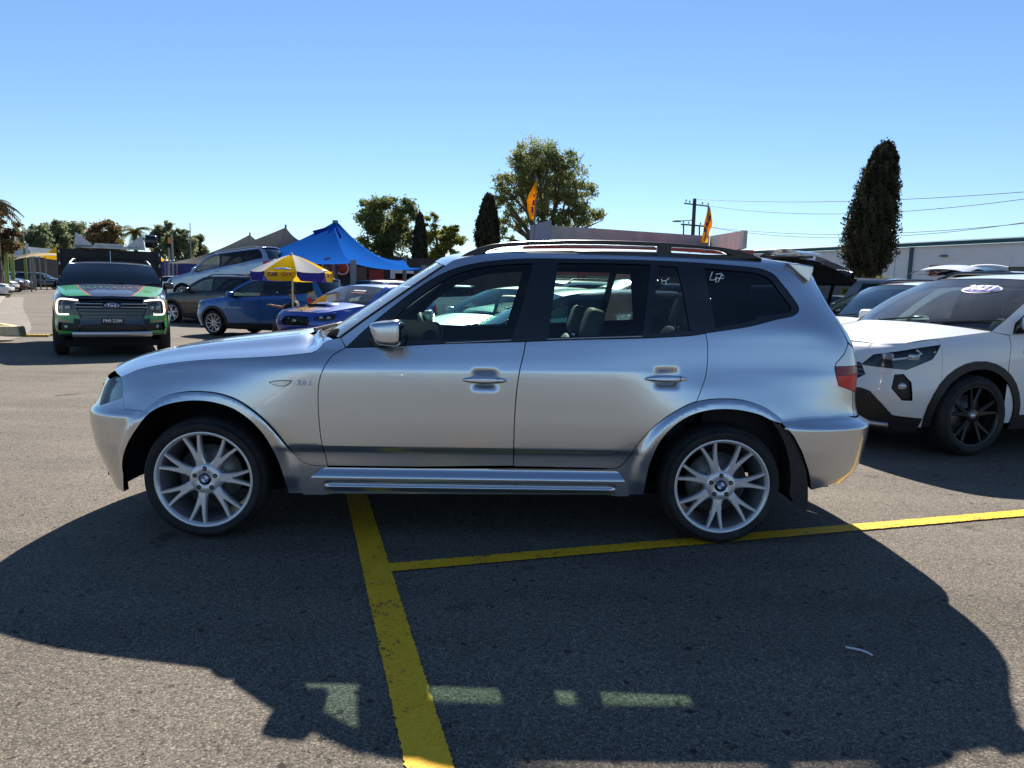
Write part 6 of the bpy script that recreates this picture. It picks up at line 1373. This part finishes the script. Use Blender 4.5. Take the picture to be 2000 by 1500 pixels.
# white tray truck parts beyond
rz = rad(20); p = at(790, 560, 31); make_car('white_van', 'small white hatchback near the right end of the blue tent', 'car', (p[0], 31, 0), rz, dict(L=4.0, W=1.7, H=1.6, wb=2.5, fo=.75, R=.31, det=.1, clad=False, rails=False, interior=False), WHITEP)

# cars seen through the silver SUV's windows
SDN = dict(kind='sedan', L=4.75, W=1.83, H=1.46, wb=2.78, fo=.92, R=.33, hood0=.80, hood1=.95, belt0=.94, belt1=1.01, cowl=.48, wtop=1.36, roof1=2.65, tail=3.3, clad=False, rails=False, det=.06, glass=G_CLEAR)
rz = rad(46); p = at(885, 600, 11.0); sd = make_car('silver_sedan', 'pale silver sedan facing the lane, seen through the front side window', 'car', (p[0], 11.0, 0), rz, SDN, PAINTS['seafoam'])[0]; sticker(sd, .72, -.35, .36, .05, REDI, '', None, oval=False)
NV = dict(SDN); NV.update(L=4.5, H=1.45, wb=2.65); rz = rad(4); p = at(905, 640, 7.6); make_car('navy_sedan', 'dark navy sedan parked close behind the silver SUV', 'car', (p[0]-.35, 8.2, -.04), rz, NV, PAINTS['navy'])
PW = dict(SUVS); PW.update(L=4.0, wb=2.5, H=1.56, roof1=2.75, tail=3.0, clad=False, rails=False, glass=G_CLEAR); rz = rad(12); make_car('pale_blue_hatch', 'pale blue grey hatch seen through the rear side window', 'car', (2.05, 11.7, 0), rz, PW, PAINTS['sblue'])
WX = dict(SUVS); WX.update(L=4.5, H=1.66); rz = rad(38); p = at(985, 560, 16.5); make_car('white_crossover', 'white crossover behind the pale silver sedan', 'car', (p[0], 16.5, 0), rz, WX, WHITEP)
RX = dict(SUVS); RX.update(L=4.4, H=1.6, clad=False, rails=False, tailgate=62); rz = rad(194); p = at(1290, 560, 15.7); make_car('silver_hatch', 'silver hatchback with its tailgate up, behind the rear door glass', 'car', (p[0]+2.6, 15.7, 0), rz, RX, PAINTS['silver'])

# cars at the right, beyond the white SUV
RW = dict(L=4.6, W=1.85, H=1.62, wb=2.7, fo=.92, R=.34, det=.06, clad=False, rails=True, railm=GLOSSB, belt0=1.02, belt1=1.1, glass=G_CLEAR)
rz = rad(10); p = at(1700, 640, 9.6); make_car('white_estate', 'white estate with black roof rails just behind the 2021 SUV', 'car', (p[0]-.55, 9.9, 0), rz, RW, WHITEP)
DT = dict(L=4.5, W=1.85, H=1.64, wb=2.66, fo=.9, R=.34, det=.08, tailgate=66, rails=False, interior=False); rz = rad(188); p = at(1632, 546, 12.6); make_car('dark_hatchback', 'dark grey SUV with its tailgate raised, left of the tall cypress', 'car', (p[0]-math.cos(rz)*3.05, 12.6-math.sin(rz)*3.05, 0), rz, dict(DT, H=p[2]+.03, tailgate=88), PAINTS['grey'])
WT = dict(L=4.5, W=1.82, H=1.60, wb=2.66, fo=.9, R=.34, det=.08, tailgate=66, rails=False, clad=False, interior=False); rz = rad(200); p = at(1925, 532, 15.5); make_car('white_hatchback', 'white SUV with its tailgate raised below the warehouse windows', 'car', (p[0]-math.cos(rz)*3.05, 15.5-math.sin(rz)*3.05, 0), rz, dict(WT, H=max(1.6, p[2]+.03), tailgate=70), WHITEP)
BW = dict(L=4.7, W=1.8, H=1.50, wb=2.7, fo=.9, R=.33, det=.1, clad=False, rails=True, interior=False, glass=G_DARK); rz = rad(10); p = at(1690, 560, 20); make_car('beige_wagon', 'champagne wagon at the foot of the tall cypress', 'car', (p[0]-.2, 20, .05), rz, BW, PAINTS['beige'])
rz = rad(15); p = at(1775, 560, 17.5); make_car('black_wagon', 'black SUV between the champagne wagon and the warehouse', 'car', (p[0]+.2, 18.5, 0), rz, dict(BW, H=1.62), PAINTS['black'])
rz = rad(8); p = at(1590, 560, 26); make_car('far_white_hatch', 'white hatchback far behind the dark raised tailgate', 'car', (p[0], 27, 0), rz, dict(BW, H=1.5, rails=False), WHITEP)

# ------------------------------------------------------------------ work truck in green and orange wrap
TRK = dict(L=5.35, W=1.98, H=1.82, wb=3.27, fo=.90, R=.395, hood0=1.12, hood1=1.29, belt0=1.25, belt1=1.28, cowl=.52, wtop=1.30, roof1=2.75, tail=3.05, det=.06, clad=True, rails=True, railm=SATIN, spoiler=False, mirm=PAINTS['black'], rim=ALLOYD, glass=glass('truck_screen', (.22, .26, .30), 1.2),
  head=[('w', .62, .80), ('w', .66, .98), ('w', .55, 1.06), (-.62, 1.08), (-.58, .80), (-.70, .76)], uh=-.56, grille=[('w', .50, .72), ('w', .58, .90), ('w', .56, 1.06), ('w', .0, 1.08)], low=[('w', .58, .46), ('w', .50, .60), ('w', .0, .62)],
  fog=[(-.83, .50), (-.83, .62), (-.66, .64), (-.64, .50)], plate='FMI·23M', plate_z=.675, plate_bg=(.02, .02, .02), plate_fg=(.8, .8, .8), sill=.42, bar=BLACKP)
rz = rad(119); p = at(214, 640, 13.1)
trk, TB, tsz, tmir = make_car('work_truck', 'black utility truck with green and orange wrap facing up the lane', 'truck', (p[0]-.38, 13.9, 0), rz, TRK, PAINTS['rangerblk'])
WG_ = paint('wrap_green', (.02, .30, .05), 0, .4); WO_ = paint('wrap_orange', (.55, .16, .015), 0, .4)
def wrap(nm, pts, m, off=.004, b=True):
    P = tsz(pts)
    for Q in ((P, tmir(P)) if b else (P,)): panel_obj(nm, [TB.panel(Q, step=.05, off=off, flange=.004)], m, trk)
fgp = [(-.83, .50), (-.83, .62), (-.66, .64), (-.64, .50)]; cor = tsz([('w', .66, .44), ('w', .60, .56), ('w', .52, .66), ('w', .54, .76), ('w', .66, .78), (-.72, .76), (-.56, .79), (-.47, .79), (-.47, .66), (-.52, .48), (-.62, .43)])
for Q, Hq in ((cor, tsz(fgp)), (tmir(cor), tmir(tsz(fgp)))): panel_obj('wrap_panel', [TB.panel(Q, [inset(Hq, -.01)], step=.04, off=.004, flange=.004)], WG_, trk)
wrap('wrap_panel', [(-.565, .80), (-.40, .88), (-.38, 1.06), (-.565, 1.07)], WO_, .006); wrap('wrap_stripe', [('w', .66, .67), (-.60, .70), (-.52, .74), (-.52, .71), (-.62, .67), ('w', .66, .645)], WO_, .007)
wrap('wrap_panel', [(-.36, .80), (.3, .86), (.35, 1.10), (-.36, 1.06)], WG_, .005)
# bright C-shaped running lights (lit)
DRL = pmat('running_light_lit', (.9, .9, .9), .3, emis=(1, .98, .95), estr=1.1)
for sg in (1, -1):
    q = tsz([('w', .55, 1.045), ('w', .68, 1.06), (-.66, 1.065), (-.615, 1.03), (-.60, .92), (-.61, .83), (-.66, .79), ('w', .70, .79)]); q = q if sg > 0 else np.array([(-a, b) for a, b in q]); P = TB.pos(q[:,0], q[:,1], None, .012); m = MB(); m.tube([tuple(x) for x in catmull(P, .05)], .013, 8, DRL); m.build('running_light', None, trk)
# bonnet wrap: green corners with an orange edge, faded script between
bo = [c for c in trk.children if c.name.split('.')[0] == 'bonnet'][0]; 
def on_bonnet(u, v, off=.006):
    g = bo.data; n = 25; k = len(g.vertices)//n; f = max(0, min(k-1.001, u*(k-1))); i = int(f); a = f-i; h = max(0, min(n-1.001, (v+1)/2*(n-1))); j = int(h); b_ = h-j; c = lambda r, s: np.array(g.vertices[r*n+s].co); return (c(i, j)*(1-a)+c(i+1, j)*a)*(1-b_) + (c(i, j+1)*(1-a)+c(i+1, j+1)*a)*b_ + np.array((-.2*off, 0, off))
def bonnet_patch(nm, v0a, v1a, v0b, v1b, u0, u1, m):
    q = MB(); q.grid([[tuple(on_bonnet(u0+(u1-u0)*i/10, (v0a+(v0b-v0a)*i/10)*(1-j/6) + (v1a+(v1b-v1a)*i/10)*j/6)) for j in range(7)] for i in range(11)], m); return q.build(nm, None, bo)
for sg in (1, -1): bonnet_patch('wrap_patch', sg*.50, sg*.99, sg*.66, sg*.99, .02, .92, WG_); bonnet_patch('wrap_edge', sg*.455, sg*.50, sg*.615, sg*.66, .02, .92, WO_)
o = on_bonnet(.62, 0, .012); x = on_bonnet(.62, -.1) - on_bonnet(.62, .1); y = on_bonnet(.8, 0) - on_bonnet(.4, 0); 
if np.cross(x, y)[2] < 0: x = -x
xu = x/np.linalg.norm(x); place_text('AUTO', .24, pmat('script_green', (.02, .16, .05), .4), bo, tuple(o - xu*.24), tuple(x), tuple(y), 'bonnet_lettering', .001, 0); place_text('CITY', .24, pmat('script_orange', (.26, .09, .02), .4), bo, tuple(o + xu*.28), tuple(x), tuple(y), 'bonnet_lettering', .001, 0)
P = TB.pos([0.0], [.955], None, .03)[0]; m = MB(); m.grid(superell(P, (0, 1, 0), (0, 0, 1), (1, 0, 0), .125, .052, .012, 1, 1, 24, 8), pmat('emblem_silver', (.7, .7, .72), .2, .8)); e = m.build('grille_emblem', None, trk)
m = MB(); m.grid(superell(P + np.array((-.004, 0, 0)), (0, 1, 0), (0, 0, 1), (1, 0, 0), .113, .042, .0115, 1, 1, 24, 8), pmat('emblem_deep_blue', (.01, .04, .2), .2, coat=1)); m.build('emblem_oval', None, e); place_text('Ford', .07, pmat('emblem_silver', (.7, .7, .72), .2, .8), e, (P[0]-.02, 0, P[2]+.002), (0, -1, 0), (0, 0, 1), 'emblem_lettering')
for z in (.925, .985):
    for s0, s1 in ((-.60, -.15), (.15, .60)): Pq = TB.pos(np.linspace(s0, s1, 6), np.full(6, z), None, .004); m = MB(); m.tube([tuple(v) for v in Pq], .012, 6, SATIN); m.build('grille_strip', None, trk)
Pq = TB.pos(np.linspace(-.66, .66, 13), np.full(13, .43), None, .02); m = MB(); m.grid([[(v[0]-.03, v[1], v[2]+.045), (v[0]-.05, v[1], v[2]), (v[0]-.01, v[1], v[2]-.05)] for v in Pq], SATIN); m.build('skid_bar', None, trk)
wrap('bumper_strut', [('w', .62, .42), ('w', .56, .42), ('w', .52, .70), ('w', .62, .72)], BLACKP, .012)
m = MB(); m.tube([(1.7, 0, 1.80), (1.75, 0, 2.05)], .006, 5, CHROME); m.build('aerial', None, trk)
# tray body with mesh headboard, rack and rolled light board
TRAY = noise_col('tray_black', (.012, .010, .010), (.025, .02, .018), 6, .6); ALU = noise_col('aluminium', (.42, .43, .45), (.52, .53, .55), 8, .45, metal=.5)
ty = new_obj('tray_body', None, trk)
def trbox(nm, lo, hi, m, par=ty): q = MB(); q.box(lo, hi, m); o = q.build(nm, None, par); return o
trbox('tray_floor', (2.55, -.98, .92), (4.75, .98, 1.02), TRAY)
for y in (-.96, .96):
    for k in range(6): trbox('side_slat', (2.60, y-.02, 1.06+k*.17), (4.72, y+.02, 1.19+k*.17), TRAY)
for k in range(6): trbox('headboard_slat', (2.56, -.93, 1.06+k*.17), (2.60, .93, 1.20+k*.17), TRAY)
trbox('headboard', (2.605, -.94, 1.03), (2.63, .94, 2.10), TRAY)
for y in (-.98, .98):
    for x in (2.56, 4.70): trbox('corner_post', (x, y-.04, 1.02), (x+.06, y+.04, 2.12), TRAY)
    for z in (1.2, 1.45, 1.75, 2.0): trbox('reflector', (2.545, y-.015, z), (2.559, y+.015, z+.06), ALU)
rk = new_obj('roof_rack', None, trk); trbox('rack_beam', (2.5, -.68, 2.13), (2.62, .68, 2.19), ALU, rk); trbox('rack_beam', (2.45, -.25, 2.195), (2.55, .30, 2.235), ALU, rk)
for y, d in ((-.70, 1), (.70, -1)):
    q = MB(); q.prism([(y, 2.12), (y+.05*d, 2.46), (y+.12*d, 2.42), (y+.36*d, 2.20), (y+.36*d, 2.16)], 2.50, 2.56, ALU, axis='x'); fix_normals(q.build('rack_gusset', None, rk))
q = MB(); q.lathe([(0, -.95), (.13, -.95), (.15, -.90), (.15, -.72), (.13, -.70), (0, -.70)], 20, GLOSSB, c=(2.55, 0, 2.33)); q.build('beacon_drum', None, rk)

# ------------------------------------------------------------------ far lot cars, small in the picture
FARH = dict(L=4.3, W=1.78, H=1.50, wb=2.6, fo=.85, R=.32, det=.16, clad=False, rails=False, interior=False, glass=G_DARK, hood0=.86, hood1=.98, belt0=.98, belt1=1.05)
FARS = dict(SDN); FARS.update(det=.16, interior=False, glass=G_DARK, rglass=G_DARK)
LOT = [('sedan', 'white', -8, 566, 44, 20, 'white sedan nose-out beside the thick green post'), ('hatch', 'white', 8, 552, 52, 15, 'white hatchback between the two nearer green posts'), ('hatch', 'dred', 27, 552, 56, 15, 'dark red hatchback in the left lot row'), ('sedan', 'silver', 40, 550, 62, 18, 'silver sedan next to the dark red hatchback'), ('hatch', 'seafoam', 60, 548, 66, 24, 'pale blue hatchback by the slim green post'), ('hatch', 'navy', 56, 540, 74, 20, 'navy hatchback at the back of the left lot'), ('hatch', 'grey', 88, 542, 74, 20, 'grey hatchback under the cream sail'), ('hatch', 'charcoal', 112, 548, 66, 14, 'charcoal hatchback close to the work truck'), ('sedan', 'white', 95, 530, 90, 20, 'white sedan far down under the yellow sails'), ('sedan', 'red', 72, 530, 92, 25, 'red sedan far down under the yellow sails'),
       ('sedan', 'white', 300, 540, 62, -14, 'white sedan just right of the work truck'), ('hatch', 'red', 316, 536, 66, -14, 'red hatchback in the row before the blue fascia'), ('sedan', 'black', 334, 536, 64, -14, 'black sedan in the row before the blue fascia'), ('hatch', 'white', 356, 534, 64, -14, 'white hatchback in the row before the blue fascia'), ('hatch', 'silver', 378, 534, 62, -14, 'silver hatchback in the row before the blue fascia')]
PROTO = {}
for kd, colr, x, y, Y, ang, lab in LOT:
    p = at(x, y, Y); loc = (p[0], Y, float(gz(p[0], Y)) ); key = (kd, colr)
    if key not in PROTO: PROTO[key] = make_car('lot_' + kd.replace('hatch', 'hatchback'), lab, 'car', loc, rad(180 + ang if x < 200 else ang), FARS if kd == 'sedan' else FARH, PAINTS[colr], 'cars parked in the far lot')[0]
    else: o = copy_tree(PROTO[key]); o.location = loc; o.rotation_euler = (0, 0, rad(180 + ang if x < 200 else ang)); o['label'] = lab

# ------------------------------------------------------------------ umbrella and the person beneath it
UM = thing('market_umbrella', 'yellow and white CAR CITY umbrella with purple edge panels', 'umbrella', (0, 0, 0)); ub = at(573, 640, 17.3); UM.location = (ub[0], 17.3, 0)
utop = at(573, 497, 17.3)[2]; urim = at(573, 531, 17.3)[2]; uval = at(573, 546, 17.3)[2]; ur_ = .95
m = MB(); m.tube([(0, 0, 0), (0, 0, utop+.05)], .022, 10, pmat('pole_white', (.7, .7, .7), .4)); m.build('pole', None, UM); m = MB(); m.lathe([(0, .12), (.05, .12), (.20, .07), (.24, .0)], 20, BLACKP, axis='z'); m.build('base', None, UM); m = MB(); m.lathe([(0, utop+.06), (.02, utop+.03), (.03, utop-.02)], 10, pmat('pole_white', (.7, .7, .7), .4), axis='z'); m.build('finial', None, UM)
CY = sail_mat('canopy_yellow', (.80, .50, .02), .35); CWm = sail_mat('canopy_white', (.72, .70, .66), .35); CP = sail_mat('canopy_purple', (.06, .05, .30), .2)
for k in range(8):
    a0 = -math.pi/2 - math.pi/8 + k*math.pi/4; a1 = a0 + math.pi/4; yl = k % 2 == 0; R8 = 6; G8 = []
    for i in range(R8+1):
        q = i/R8; r = ur_*q; z = utop + (urim-utop)*(q**1.25); G8.append([(r*(math.cos(a0)*(1-t)+math.cos(a1)*t), r*(math.sin(a0)*(1-t)+math.sin(a1)*t), z - .03*math.sin(math.pi*t)*q) for t in np.linspace(0, 1, 7)])
    m = MB(); m.grid(G8, CY if yl else CWm); pn = m.build('canopy_panel', None, UM)
    c0 = Vector(G8[-1][0]); c1 = Vector(G8[-1][-1]); mid = (c0+c1)/2; out_ = Vector((mid.x, mid.y, 0)).normalized(); V = []
    for t in np.linspace(0, 1, 9): b0 = Vector(G8[-1][0])*(1-t) + Vector(G8[-1][-1])*t; zz = G8[-1][min(6, int(round(t*6)))][2]; dr = (urim-uval+.02)*(1 if .06 < t < .94 else .55); V.append([(b0.x, b0.y, zz), (b0.x+out_.x*.02, b0.y+out_.y*.02, zz - dr)])
    m = MB(); m.grid(V, CY if yl else CP); vl = m.build('valance', None, pn)
    if yl and k in (0, 2, 6):
        dx = (c1-c0).normalized(); o = mid + out_*.03 + Vector((0, 0, -.085)); place_text('CAR', .115, pmat('ink_dark', (.05, .02, .08), .6), vl, tuple(o - dx*.17), tuple(dx), (0, 0, 1), 'valance_lettering', .001, .004); place_text('CITY', .115, pmat('ink_red', (.55, .08, .02), .6), vl, tuple(o + dx*.15), tuple(dx), (0, 0, 1), 'valance_lettering', .001, .004)
        sl = (Vector(G8[-1][3]) - Vector(G8[-3][3])).normalized(); o2 = Vector(G8[-2][3]) + sl*.05 + (out_*.5+Vector((0, 0, 1))).normalized()*.02
        for j, (ox, oy, w_) in enumerate(((-.10, .0, .10), (.02, .02, .12), (.12, -.005, .09))): m = MB(); m.grid(superell(o2 + dx*ox - sl*oy, dx, sl, dx.cross(sl), w_, .035, .004, 1, 1, 14, 6), pmat('mark_blue', (.06, .18, .55), .5)); m.build('logo_mark', None, pn)
# folding chair and a seated person in a black shirt
def person():
    c = at(574, 600, 17.7); px0, py0 = c[0], 17.7
    ch = thing('folding_chair', 'dark folding chair under the umbrella', 'chair', (px0, py0, 0)); DKC = pmat('chair_dark', (.03, .03, .035), .6)
    q = MB(); q.box((-.22, -.22, .41), (.22, .22, .45), DKC); q.build('seat', None, ch); q = MB(); q.box((.20, -.22, .55), (.24, .22, .88), DKC); q.build('backrest', None, ch)
    for x, y in ((-.2, -.2), (.2, -.2), (-.2, .2), (.2, .2)): q = MB(); q.tube([(x*1.15, y, 0), (x, y, .42)], .013, 6, DKC); q.build('leg', None, ch)
    for y in (-.21, .21): q = MB(); q.tube([(.2, y, .42), (.24, y, .88)], .013, 6, DKC); q.build('upright', None, ch)
    J_ = {'pel': (.06, 0, .56, .13), 'bel': (.05, 0, .72, .125), 'che': (.03, 0, .90, .135), 'nk0': (.01, 0, 1.03, .07), 'nk': (-.01, 0, 1.08, .052), 'hd0': (-.025, 0, 1.13, .075), 'hd1': (-.03, 0, 1.20, .092), 'hd2': (-.02, 0, 1.27, .07),
          'sL': (.03, -.17, .97, .06), 'eL': (-.20, -.24, .86, .045), 'wL': (-.44, -.22, .90, .03), 'hL': (-.52, -.21, .92, .034), 'sR': (.03, .17, .97, .06), 'eR': (-.08, .24, .74, .045), 'wR': (-.26, .16, .66, .03), 'hR': (-.33, .13, .64, .034),
          'pL': (.02, -.10, .54, .10), 'kL': (-.40, -.13, .54, .068), 'aL': (-.50, -.14, .10, .043), 'tL': (-.64, -.15, .05, .036), 'pR': (.02, .10, .54, .10), 'kR': (-.38, .14, .54, .068), 'aR': (-.34, .15, .10, .043), 'tR': (-.48, .16, .05, .036), 'ns': (-.115, 0, 1.185, .02), 'cp': (-.12, 0, 1.255, .03)}
    ed = [('pel','bel'),('bel','che'),('che','nk0'),('nk0','nk'),('nk','hd0'),('hd0','hd1'),('hd1','hd2'),('che','sL'),('sL','eL'),('eL','wL'),('wL','hL'),('che','sR'),('sR','eR'),('eR','wR'),('wR','hR'),('pel','pL'),('pL','kL'),('kL','aL'),('aL','tL'),('pel','pR'),('pR','kR'),('kR','aR'),('aR','tR'),('hd1','ns')]
    for s_, y_ in (('L', -1), ('R', 1)):
        h = J_['h'+s_]
        for k in range(5):
            nm = 'f%s%d' % (s_, k); J_[nm] = (h[0]-.055+.012*abs(k-2), h[1]+(k-2)*.018, h[2]+.004, .009); J_[nm+'t'] = (h[0]-.095+.02*abs(k-2), h[1]+(k-2)*.021, h[2]-.012, .008); ed += [('h'+s_, nm), (nm, nm+'t')]
    bm = bmesh.new(); sk = bm.verts.layers.skin.verify(); vm = {}
    for k, v in J_.items():
        if k == 'cp': continue
        x = bm.verts.new(v[:3]); x[sk].radius = (v[3], v[3]); x[sk].use_root = (k == 'pel'); vm[k] = x
    for a, b_ in ed: bm.edges.new((vm[a], vm[b_]))
    me = bpy.data.meshes.new('figure'); bm.to_mesh(me); bm.free(); ob = bpy.data.objects.new('figure_source', me); COL.objects.link(ob); ob.modifiers.new('skin', 'SKIN'); sd_ = ob.modifiers.new('sub', 'SUBSURF'); sd_.levels = 2; sd_.render_levels = 2
    bpy.context.view_layer.update(); fm = bpy.data.meshes.new_from_object(ob.evaluated_get(bpy.context.evaluated_depsgraph_get())); bpy.data.objects.remove(ob)
    SKIN = pmat('skin', (.35, .19, .13), .5); SHIRT = noise_col('black_shirt', (.012, .012, .014), (.02, .02, .022), 20, .8); TROU = noise_col('brown_trousers', (.10, .075, .06), (.15, .115, .09), 12, .85); SHOE = pmat('shoe', (.02, .02, .02), .6); HAIR = pmat('dark_cap', (.012, .010, .010), .85)
    fm.materials.clear()
    for mm_ in (SKIN, SHIRT, TROU, SHOE): fm.materials.append(mm_)
    for pgn in fm.polygons:
        x, y, z = pgn.center; i = 0
        if z < .115: i = 3
        elif z < .60 and (x > -.55): i = 2 if not (z > .6 and abs(y) > .2) else 0
        elif z < 1.045 and x > -.15 and not (x < -.17 and abs(y) > .12): i = 1
        if abs(y) > .11 and x < -.16 and z > .615: i = 0
        pgn.material_index = i; pgn.use_smooth = True
    pr = new_obj('person', fm, None, None, 'seated person in a black shirt reaching forward under the umbrella', 'person'); pr.location = (px0, py0, 0)
    q = MB(); q.grid(superell((-.025, 0, 1.245), (1, 0, 0), (0, 1, 0), (0, 0, 1), .108, .10, .075, 1, 1, 20, 10), HAIR); q.grid(superell((-.13, 0, 1.235), (1, 0, 0), (0, 1, 0), (0, 0, 1), .06, .07, .008, .8, .8, 14, 6), HAIR); q.build('cap', None, pr)
    for y in (-.032, .032): q = MB(); q.grid(superell((-.113, y, 1.205), (1, 0, 0), (0, 1, 0), (0, 0, 1), .010, .013, .008, 1, 1, 10, 6), HAIR); q.build('eye', None, pr)
    q = MB(); q.grid(superell((-.107, 0, 1.145), (1, 0, 0), (0, 1, 0), (0, 0, 1), .008, .025, .007, 1, 1, 10, 6), pmat('lip', (.25, .09, .07), .5)); q.build('mouth', None, pr)
    for y in (-.09, .09): q = MB(); q.grid(superell((-.02, y, 1.19), (1, 0, 0), (0, 1, 0), (0, 0, 1), .02, .012, .03, 1, 1, 10, 6), SKIN); q.build('ear', None, pr)
person()

# ------------------------------------------------------------------ the far side of the lane, which the silver paint mirrors
for k, (x, y, rz, src, lab) in enumerate(((-6.5, -13, 92, ('hatch', 'white'), 'white hatchback across the lane, facing the silver SUV'), (-2.6, -13.5, 88, ('sedan', 'silver'), 'silver sedan across the lane beside the white hatchback'), (1.3, -13, 91, ('hatch', 'grey'), 'grey hatchback across the lane beside the silver sedan'), (5.2, -13.4, 90, ('sedan', 'white'), 'white sedan across the lane at the row end'))):
    o = copy_tree(PROTO[src]); o.location = (x, y, 0); o.rotation_euler = (0, 0, rad(-rz)); o['label'] = lab; o['group'] = 'cars across the lane'
